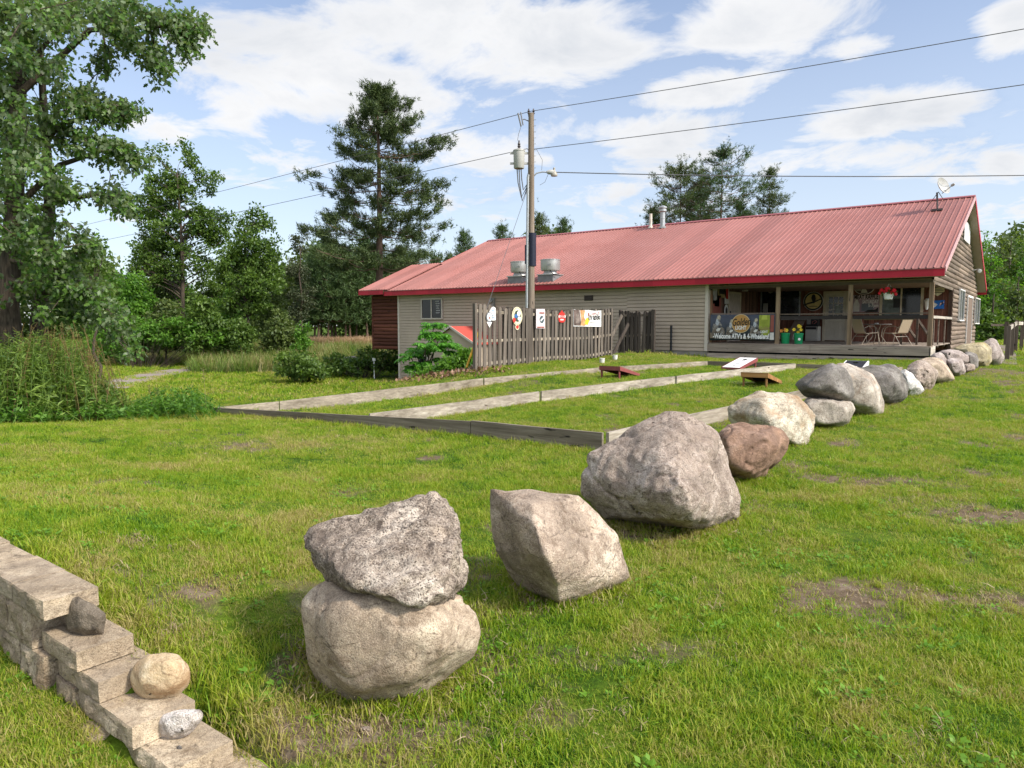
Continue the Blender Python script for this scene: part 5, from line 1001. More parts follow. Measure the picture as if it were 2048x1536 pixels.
# left porch wall clutter
def side_sign(name, lb, px, py, w, h, mat, shape, extra=None):
    o = onX(px, py, XP + .07); t = thing(name, lb, 'sign', (o[0], o[1], o[2] - h), 'signs on the porch walls'); shp = [(u * w, v * h) for u, v in shape]
    MB().prism([(XP + .07, o[1] + u, o[2] + v) for u, v in shp], (1, 0, 0), .02).build('plate', mat, t)
    if extra: MB().prism([(XP + .093, o[1] + u * .6, o[2] + v * .6) for u, v in shp], (1, 0, 0), .003).build('emblem', extra, t)
SHD = [(-1, -1), (1, -1), (1, .4), (.5, .85), (0, 1), (-.5, .85), (-1, .4)]; REC = [(-1, -1), (1, -1), (1, 1), (-1, 1)]
side_sign('shield_sign', 'yellow-rimmed dark shield sign on the left porch wall', 1443.5, 577, .55, .38, K_tan, SHD, K_black)
side_sign('pale_sign', 'pale torn sign low on the left porch wall', 1429.5, 590, .30, .35, K_lgrey, SHD, K_grey)
side_sign('tall_sign', 'tall narrow white and red sign beside the grey side door', 1453.5, 583, .22, .52, K_lgrey, REC, K_red)
side_sign('bottle_sign', 'small white bottle-shaped sign just above the big banner', 1452, 621, .2, .25, K_white, SHD, K_black)
side_sign('board_sign', 'reddish wooden board leaning on the left porch wall', 1432, 615, .5, .5, K_brick, REC)
side_sign('card_sign', 'cream card pinned on the reddish wooden board', 1433, 604, .25, .18, K_cream, REC)
o_ = onY(1494, 594, YB - .09); t = wall_sign('square_sign', 'square dark sign with a pale border left of the porch windows', 'sign', (o_[0], YS, o_[2] - .3)); MB().box((o_[0] - .22, YS, o_[2] - .35), (o_[0] + .25, YS + .02, o_[2] + .35)).build('plate', K_tan, t); MB().box((o_[0] - .16, YS - .004, o_[2] - .16), (o_[0] + .19, YS - .001, o_[2] + .29)).build('emblem', K_black, t)
o_ = onY(1490, 578, 31.0); t = thing('porch_lamp', 'small hanging lamp under the dark porch ceiling', 'lamp', (o_[0], 31, o_[2])); MB().lathe((o_[0], 31, o_[2] - .1), [(.12, 0), (.14, .06), (.05, .16), (.02, .2)], 14).build('shade', K_lgrey, t); MB().tube([(o_[0], 31, o_[2] + .08), (o_[0], 31, 3.12)], .01, 6).build('cord', K_black, t)
o_ = onY(1498, 615, YS); t = wall_sign('bottle_shapes', 'pair of pale upright bottle shapes low on the dark porch wall', 'sign', (o_[0], YS, o_[2] - .3))
for k_ in (-.12, .12): MB().prism(blob_poly([(o_[0] + k_ - .06, o_[2] - .3), (o_[0] + k_ + .06, o_[2] - .3), (o_[0] + k_ + .06, o_[2] + .08), (o_[0] + k_ + .025, o_[2] + .2), (o_[0] + k_ + .025, o_[2] + .34), (o_[0] + k_ - .025, o_[2] + .34), (o_[0] + k_ - .025, o_[2] + .2), (o_[0] + k_ - .06, o_[2] + .08)], YS), (0, 1, 0), .02).build('bottle_plate', K_lgrey, t)
o_ = onY(1531, 617, YB - .09); t = wall_sign('window_paper', 'small pale notice taped inside the left porch window', 'notice', (o_[0], YB - .09, o_[2] - .2)); MB().box((o_[0] - .11, YB - .095, o_[2] - .24), (o_[0] + .11, YB - .088, o_[2] + .24)).build('sheet', K_grey, t)
o_ = onY(1541, 578, YS); t = wall_sign('small_emblem', 'small pale emblem above the left porch window', 'sign', (o_[0], YS, o_[2] - .15)); MB().prism(ellipse(o_[0], o_[2], .16, .2, YS, 12), (0, 1, 0), .02).build('plate', K_grey, t)
# fridge with a small box on top
a = onY(1611, 654, YB - .62); c = onY(1634.5, 683, YB - .62); y0 = YB - .62
t = thing('small_fridge', 'pale grey waist-high fridge standing by the beige entry door', 'fridge', (a[0], y0, ZD)); MB().box((a[0], y0, ZD + .02), (c[0], YB - .08, a[2] + .02)).build('body', mpl('fridge_grey', (.55, .53, .49)), t); MB().box((a[0] + .01, y0 - .03, ZD + .1), (c[0] - .01, y0 - .002, a[2] - .12)).build('door', mpl('fridge_door', (.62, .60, .55)), t); MB().box((a[0] + .02, y0 - .02, a[2] - .10), (c[0] - .02, y0 - .002, a[2] + .0)).build('top_panel', M_black, t); MB().box((c[0] - .05, y0 - .055, ZD + .45), (c[0] - .025, y0 - .031, ZD + .62)).build('handle', K_grey, t)
t = thing('red_logo_box', 'dark box with a red script emblem on top of the pale fridge', 'box', (a[0] + .2, y0 + .2, a[2] + .02)); MB().box((a[0] + .02, y0 + .06, a[2] + .022), (c[0] - .02, y0 + .4, a[2] + .44)).build('case', M_black, t); MB().box((a[0] + .03, y0 + .05, a[2] + .12), (a[0] + .2, y0 + .058, a[2] + .4)).build('side_panel', K_grey, t); MB().tube([(c[0] - .25, y0 + .045, a[2] + .14), (c[0] - .23, y0 + .045, a[2] + .24), (c[0] - .14, y0 + .045, a[2] + .28), (c[0] - .06, y0 + .045, a[2] + .26), (c[0] - .10, y0 + .045, a[2] + .18), (c[0] - .18, y0 + .045, a[2] + .15)], .012, 6).build('emblem', mpl('logo_pink', (.55, .2, .18)), t)
o_ = onY(1590, 650, 31.5); t = thing('leaning_board', 'tan board leaning at an angle behind the two green buckets', 'board', (o_[0], 31.5, ZD)); MB().prism([(o_[0] - .38, 31.2, ZD), (o_[0] + .05, 31.2, ZD), (o_[0] + .33, 31.9, ZD + .98), (o_[0] - .1, 31.9, ZD + .98)], (0, 1, -.6), .03).build('panel', mpl('board_tan', (.22, .16, .13)), t); MB().beam((o_[0] - .6, 31.6, ZD + .95), (o_[0] + .5, 31.6, ZD + .95), .04, .04).build('bar', K_grey, t)
# green buckets of flowers
M_bucket = mpl('bucket_green', (.012, .26, .10), rough=.4); K_petal_o = mpl('petal_orange', (.72, .27, .06), var=.25); K_petal_y = mpl('petal_yellow', (.80, .58, .05), var=.2)
LG = leafmat('flower_leaf', (.02, .06, .012), (.07, .15, .03), .3, 5)
for bi_, (px, lb, pm) in enumerate(((1570, 'left green plastic bucket of orange flowers on the porch edge', K_petal_o), (1596.5, 'right green plastic bucket with a white round sticker and yellow flowers', K_petal_y))):
    o_ = onZ(px, 687, ZD); o_ = onY(px, 687, YF + .22); x = o_[0]; y = YF + .24
    t = thing('flower_bucket', lb, 'bucket', (x, y, ZD), 'green flower buckets'); MB().lathe((x, y, ZD), [(.135, 0), (.14, .01), (.16, .36), (.172, .365), (.172, .40), (.155, .41), (.15, .3)], 24).build('bucket', M_bucket, t)
    MB().tube([(x - .168, y - .02, ZD + .37), (x - .19, y - .05, ZD + .25), (x - .17, y - .12, ZD + .17)], .006, 6).build('handle', K_lgrey, t)
    r = random.Random(bi_); mb = MB()
    for i in range(26):
        a_ = r.uniform(0, 6.28); q = r.uniform(0, .15); h = r.uniform(.42, .56 if bi_ == 0 else .66); p = Vector((x + q * math.cos(a_), y + q * math.sin(a_), ZD + h)); s = .05
        mb.add([p + Vector((r.uniform(-s, s), r.uniform(-s, s), r.uniform(-s, s))) for _ in range(4)], [(0, 1, 2), (0, 2, 3)])
    mb.build('leaves', LG, t, False)
    for i in range(6):
        a_ = r.uniform(0, 6.28); q = r.uniform(.03, .17); h = ZD + r.uniform(.44, .55) + (.16 if bi_ and i < 3 else 0); p = Vector((x + q * math.cos(a_) + (.08 if bi_ and i < 3 else 0), y - .06 + q * math.sin(a_) * .5, h)); mb = MB()
        for k_ in range(6): w_ = k_ * math.pi / 3; d = Vector((math.cos(w_), -.35, math.sin(w_))); e = Vector((-math.sin(w_), 0, math.cos(w_))); mb.add([p, p + d * .04 + e * .025, p + d * .075, p + d * .04 - e * .025], [(0, 1, 2, 3)])
        mb.lathe(p, [(.018, -.01), (.02, .01), (.004, .018)], 8, (0, -1, 0)); mb.build('flower', K_petal_y if (i % 3 == 0) else pm, t, False)
    if bi_: MB().lathe((x + .07, y - .152, ZD + .18), [(.05, 0), (.05, .006), (.03, .008)], 18, (.35, -1, .05)).build('sticker', K_white, t)
# hanging basket
o_ = onY(1777, 590, YF + .12); x, y, z = o_[0], YF + .12, o_[2]
t = thing('hanging_basket', 'white hanging pot of red flowers under the porch eave', 'hanging basket', (x, y, z - .2)); MB().lathe((x, y, z - .16), [(.1, 0), (.13, .02), (.17, .2), (.18, .2), (.18, .23), (.15, .23)], 22).build('pot', K_white, t)
mb = MB(); 
for w_ in (0, 2.1, 4.2): mb.tube([(x + .17 * math.cos(w_), y + .17 * math.sin(w_), z + .06), (x, y, z + .42)], .005, 5)
mb.tube([(x, y, z + .42), (x + .03, y, z + .48), (x, y, z + .53), (x, y, 3.0)], .008, 6); mb.build('hanger', K_lgrey, t)
r = random.Random(3); mb = MB()
for i in range(160):
    d = Vector((r.gauss(0, 1), r.gauss(0, 1), r.gauss(.3, .8))).normalized() * r.uniform(.12, .3); p = Vector((x, y, z + .08)) + Vector((d.x, d.y, d.z * .6)); s = .05
    mb.add([p + Vector((r.uniform(-s, s), r.uniform(-s, s), r.uniform(-s, s))) for _ in range(4)], [(0, 1, 2), (0, 2, 3)])
mb.build('foliage', LG, t, False); K_gera = mpl('geranium', (.62, .015, .03), var=.3, scale=30)
for u, w, s in ((-.2, .15, .075), (-.02, .18, .09), (.18, .14, .075), (.25, .02, .05), (.1, .07, .05), (-.26, .06, .05), (-.1, .1, .05)):
    bm = bmesh.new(); bmesh.ops.create_icosphere(bm, subdivisions=3, radius=s)
    for v in bm.verts: v.co *= 1 + .35 * mnoise.noise(v.co * 30)
    mb = MB().add([v.co + Vector((x + u, y - .12, z + w)) for v in bm.verts], [[v.index for v in f.verts] for f in bm.faces]); bm.free(); mb.build('flower', K_gera, t, False)
# patio chairs and table
M_sling = plain('tan_sling', (.40, .315, .225), .7, var=.1, scale=60); M_tube = plain('taupe_tube', (.33, .28, .225), .45, .2, var=.06)
def patio_chair(label, x, y, ang):
    t = thing('patio_chair', label, 'chair', (x, y, ZD), 'patio chairs on the porch'); ca, sa = math.cos(ang), math.sin(ang)
    def w(f, s, h): return (x + f * ca - s * sa, y + f * sa + s * ca, ZD + h)            # f forwards, s sideways
    W2 = .27
    prof = [(-.40, 1.0), (-.34, .82), (-.26, .60), (-.20, .44), (-.12, .40), (.08, .405), (.26, .43)]
    V = []
    for f, h in prof: V += [w(f, -W2, h), w(f, W2, h)]
    MB().add(V[:8], [(2 * i, 2 * i + 1, 2 * i + 3, 2 * i + 2) for i in range(3)], True).build('backrest', M_sling, t, False); MB().add(V[6:], [(2 * i, 2 * i + 1, 2 * i + 3, 2 * i + 2) for i in range(3)], True).build('seat', M_sling, t, False)
    for s in (-1, 1):
        q = s * (W2 + .015); MB().tube([w(f, q, h) for f, h in prof], .011, 8).build('side_rail', M_tube, t)
        q = s * (W2 + .05); MB().tube([w(-.26, q, .60), w(-.08, q, .67), (w(.12, q, .67)), w(.24, q, .60), w(.30, q, .45), w(.34, q, .2), w(.36, q, .0)], .011, 8).build('arm', M_tube, t)
        MB().tube([w(-.02, q, .42), w(-.16, q, .3), w(-.34, q, .0)], .011, 8).build('leg', M_tube, t)
        MB().tube([w(-.02, q, .42), w(.30, q, .43)], .010, 8).build('side_bar', M_tube, t)
    mb = MB(); mb.tube([w(-.40, -W2, 1.0), w(-.40, W2, 1.0)], .014, 8); mb.tube([w(-.16, -W2 - .05, .3), w(-.16, W2 + .05, .3)], .012, 8); mb.build('crossbar', M_tube, t); return t
cA = onZ(1735, 689, ZD); cB = onZ(1788, 690, ZD)
patio_chair('tan sling patio chair by the porch post, turned towards the small table', cA[0] - .10, 28.45, math.radians(48)); patio_chair('tan sling patio chair right of the small table, seen in side view', cB[0] + .1, 28.35, math.radians(155))
pt = onY(1755, 648, 28.75); t = thing('patio_table', 'small round dark patio table between two tan chairs', 'table', (pt[0], 28.75, ZD)); MB().lathe((pt[0], 28.75, pt[2] - .03), [(.02, 0), (.46, .0), (.475, .012), (.475, .028), (.46, .035), (.02, .035)], 32).build('tabletop', mpl('table_grey', (.16, .145, .14), rough=.25), t)
for k_ in range(4):
    w_ = k_ * math.pi / 2 + .5; c_, s_ = math.cos(w_), math.sin(w_); MB().tube([(pt[0] + .33 * c_, 28.75 + .33 * s_, pt[2] - .03), (pt[0] + .17 * c_, 28.75 + .17 * s_, pt[2] - .2), (pt[0] + .15 * c_, 28.75 + .15 * s_, ZD + .3), (pt[0] + .36 * c_, 28.75 + .36 * s_, ZD)], .014, 8).build('leg', M_tube, t)
t = thing('ashtray', 'small pale ashtray on the round patio table', 'ashtray', (pt[0], 28.7, pt[2] + .005)); MB().lathe((pt[0] - .02, 28.7, pt[2] + .006), [(.06, 0), (.08, .03), (.07, .03), (.05, .012)], 16).build('dish', K_lgrey, t)

# ------------------------------------------------------------------ privacy fence with signs
M_picket = wood('picket_grey', (.15, .125, .105), (.29, .255, .22), 2, scale=.9); M_picket2 = wood('picket_charred_shaded', (.075, .06, .052), (.17, .14, .12), 2, scale=.9)
FX = -13.2
def fence(name, label, ax, v, a0, a1, zt, zb, mat, sp=.235, w=.145, posts=3, seed=1):
    r = random.Random(seed); mid = (a0 + a1) / 2
    P = (lambda a, o, z: (v + o, a, z)) if ax == 'Y' else (lambda a, o, z: (a, v - o, z))
    t = thing(name, label, 'fence', P(mid, 0, zb(mid)))
    mbs = (MB(), MB()); a = a0 + .16
    while a < a1 - .05:
        for sd, off in ((1, 0), (-1, sp * .5)):
            c = a + off
            if c > a1 - .04: continue
            lean = r.gauss(0, .013); top = zt(c) + r.uniform(-.05, .03); bot = zb(c) + r.uniform(0, .06); hw = w / 2 * r.uniform(.93, 1.04)
            o0, o1 = (.022, .042) if sd > 0 else (-.082, -.062); mb = mbs[0 if sd > 0 else 1]
            V = []
            for o in (o0, o1):
                for (x_, z_) in ((-hw, bot), (hw, bot), (hw, top - .05), (hw * .5, top), (-hw * .5, top), (-hw, top - .05)):
                    k_ = (z_ - bot) / (top - bot); V.append(P(c + x_ + lean * k_ * 3, o, z_))
            mb.add(V, [(0, 1, 2, 3, 4, 5), (11, 10, 9, 8, 7, 6)] + [(i, 6 + i, 6 + (i + 1) % 6, (i + 1) % 6) for i in range(6)])
        a += sp
    mbs[0].build('pickets', mat, t); mbs[1].build('back_pickets', M_picket2, t)  # back row in darker wood, painting in the shade of the picket gaps
    for k_ in (.08, .44, .9):
        mb = MB(); n_ = 6
        for i in range(n_):
            b0 = a0 + (a1 - a0) * i / n_; b1 = a0 + (a1 - a0) * (i + 1) / n_; mb.beam(P(b0, 0, zb(b0) + (zt(b0) - zb(b0)) * k_), P(b1, 0, zb(b1) + (zt(b1) - zb(b1)) * k_), .04, .085)
        mb.build('rail', MWY2 if ax == 'Y' else M_rail, t)
    for i in range(posts): b0 = a0 + (a1 - a0) * i / (posts - 1); mb = MB(); mb.box(*[P(b0 - .045, -.05, zb(b0) - .3), P(b0 + .045, .05, zt(b0) + .02)]) if ax == 'Y' else mb.box(P(b0 - .045, .05, zb(b0) - .3), P(b0 + .045, -.05, zt(b0) + .02)); mb.build('post', mat, t)
    return t
fence('privacy_fence', 'tall weathered picket fence hung with beer signs', 'Y', FX, 15.66, 23.57, lambda a: 2.2 - .10 * math.sin((a - 15.66) / 7.9 * math.pi), lambda a: tz(FX, a) + .03, M_picket, posts=4)
fence('privacy_fence', 'short blackened picket screen against the siding beside the tall fence', 'X', 26.5, -14.4, -12.86, lambda a: 2.2 - .05 * math.sin((a + 14.4) / 1.54 * math.pi), lambda a: tz(a, 26.5) + .03, M_picket2, .19, .12, 3, 5)
for k_, (a0, b0, lb) in enumerate([((-14.15, 24.6), (-14.0, 25.9), 'weathered plank leaning in the gap between the two fences'), ((-13.9, 25.0), (-13.75, 26.0), 'darker plank leaning in the gap between the two fences')]):
    o = MB().beam((a0[0], a0[1], tz(*a0) + .02), (b0[0], b0[1], 2.0 - .35 * k_), .05, .14, (0, 0, 1)).build('leaning_plank', M_picket2 if k_ else M_picket); tag(o, lb, 'plank', 'planks leaning between the fences')
p = onY(1341.5, 655, 27.2); o = MB().tube([(p[0], 27.25, tz(p[0], 27.2)), (p[0], 27.25, onY(1341.5, 651, 27.2)[2])], .05, 10).build('pipe_post', M_black); tag(o, 'dark slim pipe standing against the grey siding beside the porch', 'post')
XS = FX + .06
def fsign(name, label, py_, pz): return thing(name, label, 'sign', (XS, py_, pz), 'beer signs on the tall fence')
def fpoly(pts, o=0.0, k=.012): return MB().prism([(XS + o, a, z) for a, z in pts], (1, 0, 0), k)
def fq(px, py): q = onX(px, py, XS); return (q[1], q[2])
def Z5(x, y): return (940 + x / 14.63, 600 + y / 14.63)
t = fsign('heart_sign', 'white shield-and-cloud shaped tin sign nearest the fence corner', *fq(978, 645))
fpoly([fq(*Z5(*q)) for q in ((555, 360), (620, 230), (680, 195), (735, 230), (740, 590), (640, 600), (600, 640), (520, 620), (480, 480), (500, 390))]).build('plate', K_white, t)
fpoly([fq(*Z5(*q)) for q in ((480, 640), (520, 650), (560, 625), (600, 650), (635, 650), (560, 805))], .002).build('arrow', K_white, t)
fpoly([fq(*Z5(560 + 95 * math.cos(w), 500 + 150 * math.sin(w))) for w in np.linspace(0, 2 * math.pi, 20, False)], .013, .004).build('ring', mpl('ring_grey', (.16, .17, .19)), t); fpoly([fq(*Z5(560 + 72 * math.cos(w), 495 + 118 * math.sin(w))) for w in np.linspace(0, 2 * math.pi, 20, False)], .018, .003).build('ring_face', K_white, t)
fpoly([fq(*Z5(560 + 22 * math.cos(w), 525 + 40 * math.sin(w))) for w in np.linspace(0, 2 * math.pi, 12, False)], .022, .003).build('emblem', K_brick, t)
for q0, q1 in (((610, 290), (690, 315)), ((640, 330), (700, 345)), ((630, 430), (720, 455)), ((630, 500), (715, 530))): fpoly([fq(*Z5(q0[0], q0[1])), fq(*Z5(q1[0], q0[1])), fq(*Z5(q1[0], q1[1])), fq(*Z5(q0[0], q1[1]))], .013, .003).build('printed_line', mpl('ice_blue', (.16, .28, .40)), t)
t = fsign('oval_sign', 'oval cream-rimmed sign with a blue and white picture and a red tag below', *fq(1034, 650))
def oval(cx_, cy_, rx, ry, o, k, k_=26): return fpoly([fq(*Z5(cx_ + rx * math.cos(w), cy_ + ry * math.sin(w))) for w in np.linspace(0, 2 * math.pi, k_, False)], o, k)
oval(1372, 470, 150, 268, 0, .014).build('rim', K_cream, t); oval(1372, 470, 132, 246, .014, .003).build('inner_rim', K_black, t); oval(1372, 470, 124, 236, .018, .003).build('cream_band', K_cream, t); oval(1372, 470, 98, 170, .022, .003).build('picture', mpl('picture_dark', (.05, .07, .05)), t)
oval(1330, 470, 55, 60, .026, .003, 12).build('blue_patch', mpl('picture_blue', (.04, .13, .34)), t); oval(1405, 400, 45, 80, .027, .003, 12).build('white_patch', K_white, t); oval(1420, 545, 48, 55, .027, .003, 12).build('white_patch', K_white, t); oval(1275, 590, 42, 70, .026, .003, 12).build('red_patch', K_red, t)
oval(1375, 800, 58, 75, .002, .012, 14).build('tag_rim', K_cream, t); oval(1375, 790, 44, 55, .015, .003, 14).build('red_tag', K_red, t)
t = fsign('white_sign', 'upright pale pink-white rectangular sign with a dark emblem', *fq(1080, 650))
q = [fq(1072, 618), fq(1089, 618), fq(1089, 657), fq(1072, 656.5)]; fpoly(q).build('plate', mpl('pale_pink', (.66, .58, .60)), t)
fpoly([fq(1073.5, 653), fq(1087.5, 653), fq(1087.5, 656), fq(1073.5, 655.8)], .013, .003).build('red_strip', K_brick, t); fpoly([fq(1078, 624.5), fq(1087.5, 624.5), fq(1087.5, 627.5), fq(1078, 627.5)], .013, .003).build('title', K_brick, t); fpoly([fq(1083 + 4.5 * math.cos(w), 639 + 7.5 * math.sin(w)) for w in np.linspace(0, 2 * math.pi, 16, False)], .013, .003).build('emblem', mpl('emblem_slate', (.06, .09, .10)), t); fpoly([fq(1080, 640), fq(1086, 634), fq(1086.5, 637), fq(1081, 643)], .017, .003).build('emblem_bar', K_white, t)
t = fsign('red_sign', 'round red sign with a white band, shaped like a jug', *fq(1123, 638))
fpoly([fq(1123.3 + u, 636 + w) for u, w in ((-1.2, -15), (1.2, -15), (1.8, -12), (5, -10), (7, -4), (7, 4), (5, 8), (0, 9.5), (-5, 8), (-7, 4), (-7, -4), (-5, -10), (-1.8, -12))]).build('plate', K_red, t); fpoly([fq(1123.3 + u, 636 + w) for u, w in ((-6.7, -5.5), (6.7, -5.5), (6.7, -.5), (-6.7, -.5))], .013, .003).build('white_band', K_white, t)
c = fq(1123.3, 633); text('lettering', 'HUDSON', K_red, t, (XS + .018, c[0], c[1]), .13, '+X', fit=.32, bold=.003); c = fq(1123.3, 639); fpoly([fq(1123.3 + u, 636 + w) for u, w in ((-3.5, 2), (3.5, 2), (3.2, 4.6), (-3.2, 4.6))], .013, .003).build('printed_mark', K_lgrey, t)
t = thing('welcome_banner', 'white and brown vinyl banner reading Welcome ATV Riders on the fence', 'banner', (XS, *fq(1175, 636)))
a = fq(1147, 618.5); c = fq(1202, 653.5); b2 = fq(1147, 652.5); d2_ = fq(1202, 620)
def bz(u, w): return (a[0] + (c[0] - a[0]) * u, (b2[1] * (1 - w) + a[1] * w) * (1 - u) + (c[1] * (1 - w) + d2_[1] * w) * u)
def bp(nm, pts, mat, o, k=.003): return fpoly([bz(*p) for p in pts], o, k).build(nm, mat, t)
bp('vinyl', [(0, 0), (1, 0), (1, .97), (.75, .93), (.5, .98), (.25, .95), (0, 1)], K_white, 0, .006); bp('printed_photo', [(0.005, .04), (.25, .04), (.24, .5), (.2, .98), (.005, .98)], mpl('photo_brown', (.11, .08, .07), var=.6, scale=4), .007)
bp('printed_rider', [(.06, .2), (.2, .2), (.22, .5), (.16, .8), (.08, .7)], mpl('photo_mid', (.20, .16, .14), var=.5, scale=8), .0105); bp('printed_splash', [(.24, .04), (.40, .04), (.42, .3), (.36, .6), (.40, .95), (.22, .96), (.26, .5)], mpl('splash_orange', (.50, .26, .12), var=.5, scale=9), .011); bp('yellow_splash', [(.38, .12), (.5, .10), (.55, .35), (.48, .55), (.42, .45)], K_yellow, .0145)
bp('red_strip', [(.5, .62), (.92, .70), (.92, .90), (.5, .80)], K_brick, .0145); ctr = bz(.71, .755); text('lettering', 'WELCOME', K_white, t, (XS + .021, ctr[0], ctr[1]), .2, '+X', tilt=.06, bold=.004, fit=(c[0] - a[0]) * .36); ctr = bz(.73, .50); text('lettering', 'ATV RIDERS', K_black, t, (XS + .015, ctr[0], ctr[1]), .2, '+X', tilt=.05, bold=.004, fit=(c[0] - a[0]) * .46); bp('small_print', [(.56, .2), (.88, .2), (.88, .26), (.56, .26)], K_grey, .008)
for u in (0.0, .33, .66, 1.0): e = bz(u, 1); MB().tube([(XS + .004, e[0], e[1] - .03), (XS - .03, e[0] + .03, e[1] + .06)], .008, 6).build('tie_cord', K_black, t)

# ------------------------------------------------------------------ utility pole, lines, guy wire
M_pole = wood('pole_wood', (.20, .16, .125), (.33, .28, .23), 2, scale=.6); M_galv = plain('galvanised', (.42, .43, .43), .4, .5, var=.12); M_wire = plain('wire_dark', (.09, .09, .095), .6); M_xf = plain('transformer_grey', (.42, .41, .38), .5, var=.08)
UX, UY = -16.85, 23.5; g0 = tz(UX, UY)
pole = thing('utility_pole', 'tall wooden utility pole with a grey transformer can and a lamp arm', 'utility pole', (UX, UY, g0))
def ph(py): return onY(1064, py, UY)[2]
dw = depth((UX, UY, 5)); ppm = FPX / dw
mb = MB(); mb.tube([(UX, UY, g0 - .3), (UX, UY, 3), (UX, UY, 7), (UX, UY, ph(226))], [.17, .155, .13, .11], 14); mb.build('shaft', M_pole, pole)
def rp(dx, z, dn=0.0): return (UX + RT[0] * dx - FDX * dn, UY + RT[1] * dx - FDY * dn, z)    # offsets across the view, in metres
MB().tube([rp(-.17, g0, .06), rp(-.15, 4, .06), rp(-.12, ph(355), .06), rp(-.10, ph(349), .06), rp(-.06, ph(352), .06)], .06, 10).build('conduit', M_galv, pole)
MB().tube([rp(.04, ph(532)), rp(.04, ph(466))], [.175, .17], 14).build('black_guard', mpl('guard_navy', (.012, .014, .03)), pole); MB().tube([rp(-.2, ph(528), .05), rp(-.2, ph(490), .05)], .05, 8).build('black_guard', mpl('guard_navy2', (.012, .014, .03)), pole)
tx = rp(-24 / ppm, 0); zt0, zb0 = ph(300), ph(337); hT = zt0 - zb0
tr_ = MB().lathe((tx[0], tx[1], zb0), [(.19, 0), (.21, .03), (.225, hT - .06), (.24, hT - .05), (.24, hT - .01), (.17, hT + .03), (.02, hT + .05)], 22).build('transformer', M_xf, pole)
MB().lathe((tx[0], tx[1], zt0 + .03), [(.05, 0), (.07, .04), (.04, .08), (.07, .12), (.04, .16), (.06, .2), (.03, .28), (.03, .34)], 12).build('bushing', plain('bushing_dark', (.06, .05, .05), .3), tr_)
mb = MB(); mb.beam((tx[0] - RT[0] * .36, tx[1] - RT[1] * .36, zt0 - .12), rp(0, zt0 - .12), .06, .08); mb.beam((tx[0] - RT[0] * .36, tx[1] - RT[1] * .36, zb0 + .2), rp(0, zb0 + .2), .06, .08); mb.build('bracket', M_xf, tr_)
mb = MB()
for i, (dx0, lo) in enumerate(((-.30, 395), (-.22, 402), (-.14, 380))):
    s0 = (tx[0] + RT[0] * (dx0 + .22), tx[1] + RT[1] * (dx0 + .22), zb0 + .02); s1 = rp(-.12, ph(358), .06); mb.tube([s0, (s0[0] * .9 + s1[0] * .1, s0[1] * .9 + s1[1] * .1, (ph(lo) + s0[2]) / 2), ((s0[0] + s1[0]) / 2 - RT[0] * .05, (s0[1] + s1[1]) / 2 - RT[1] * .05, ph(lo)), (s1[0] * .85 + s0[0] * .15, s1[1] * .85 + s0[1] * .15, ph((lo + 358) / 2)), s1], .022, 6)
mb.build('drop_leads', M_wire, tr_)
mb = MB(); f0 = rp(-.52, ph(226)); f1 = rp(-.40, ph(252)); mb.tube([rp(-.05, ph(243)), rp(-.28, ph(238)), rp(-.38, ph(240))], .02, 6); mb.tube([f0, f1], .035, 8); mb.tube([rp(-.42, ph(224)), rp(-.32, ph(250))], .025, 8); mb.tube([f1, rp(-.50, ph(268)), rp(-.54, ph(280)), (tx[0], tx[1], zt0 + .36)], .01, 6); mb.build('fuse_cutout', plain('cutout_grey', (.16, .16, .17), .4), pole)
for dx in (-.10, .09): MB().lathe(rp(dx, ph(233)), [(.02, 0), (.03, .1), (.055, .12), (.03, .17), (.055, .21), (.03, .25), (.03, .3)], 12).build('insulator', plain('porcelain', (.07, .06, .07), .25), pole)
la = MB().tube([rp(.1, ph(352)), rp(.22, ph(346)), rp(.45, ph(343.5)), rp(.70, ph(344))], .028, 8).build('lamp_arm', M_galv, pole)
MB().lathe(rp(.72, ph(344)), [(.05, -.1), (.09, 0), (.1, .14), (.04, .22)], 12, tuple(RT)).build('lamp_head', M_xf, la); MB().lathe(rp(.92, ph(352)), [(.13, 0), (.14, .05), (.11, .12), (.05, .2), (.04, .27), (.05, .28), (.04, .33)], 14).build('lamp_shade', plain('lamp_beige', (.36, .33, .28), .4), la)
mb = MB()
for i in range(9): z = ph(240 + i * 12); mb.tube([rp(.1, z, .05), rp(.19, z, .05)], .012, 5)
mb.build('bolts', M_galv, pole)
def line(label, pts, r, sag=.0, name='power_line'):
    P = []
    for i in range(len(pts) - 1):
        for k_ in range(12 if i < len(pts) - 2 else 13):
            t_ = k_ / 12; q = np.array(pts[i]) * (1 - t_) + np.array(pts[i + 1]) * t_; q[2] -= sag * 4 * t_ * (1 - t_); P.append(q)
    o = MB().tube(P, r, 5).build(name, M_wire); tag(o, label, 'power line', 'overhead wires at the pole')
z1 = ph(222); z2 = ph(297)
def ext(p, px, py, d, k): q = atd(px, py, d); p = np.array(p); return tuple(p + (q - p) * k)
line('highest overhead wire crossing the whole sky past the pole top', [ext(rp(0, z1), 160, 450, 60, 1.4), rp(0, z1), ext(rp(0, z1), 2048, 50, 20.5, 1.6)], .013, .12)
line('second overhead wire below the pole top', [ext(rp(-.15, z2), 150, 490, 60, 1.4), rp(-.15, z2), rp(.1, z2 - .02), ext(rp(.1, z2), 2048, 161, 21, 1.6)], .013, .12)
line('lowest twisted service wire running right from the lamp arm', [rp(.72, ph(344)), ext(rp(.72, ph(344)), 2048, 341, 29, 1.5)], .02, .22)
mb = MB(); mb.tube([rp(.2, z2), rp(.45, ph(320)), rp(.42, ph(340))], .008, 5); mb.tube([rp(.7, ph(346)), rp(.55, ph(364)), rp(.35, ph(370))], .008, 5); mb.build('jumper_wires', M_wire, pole)
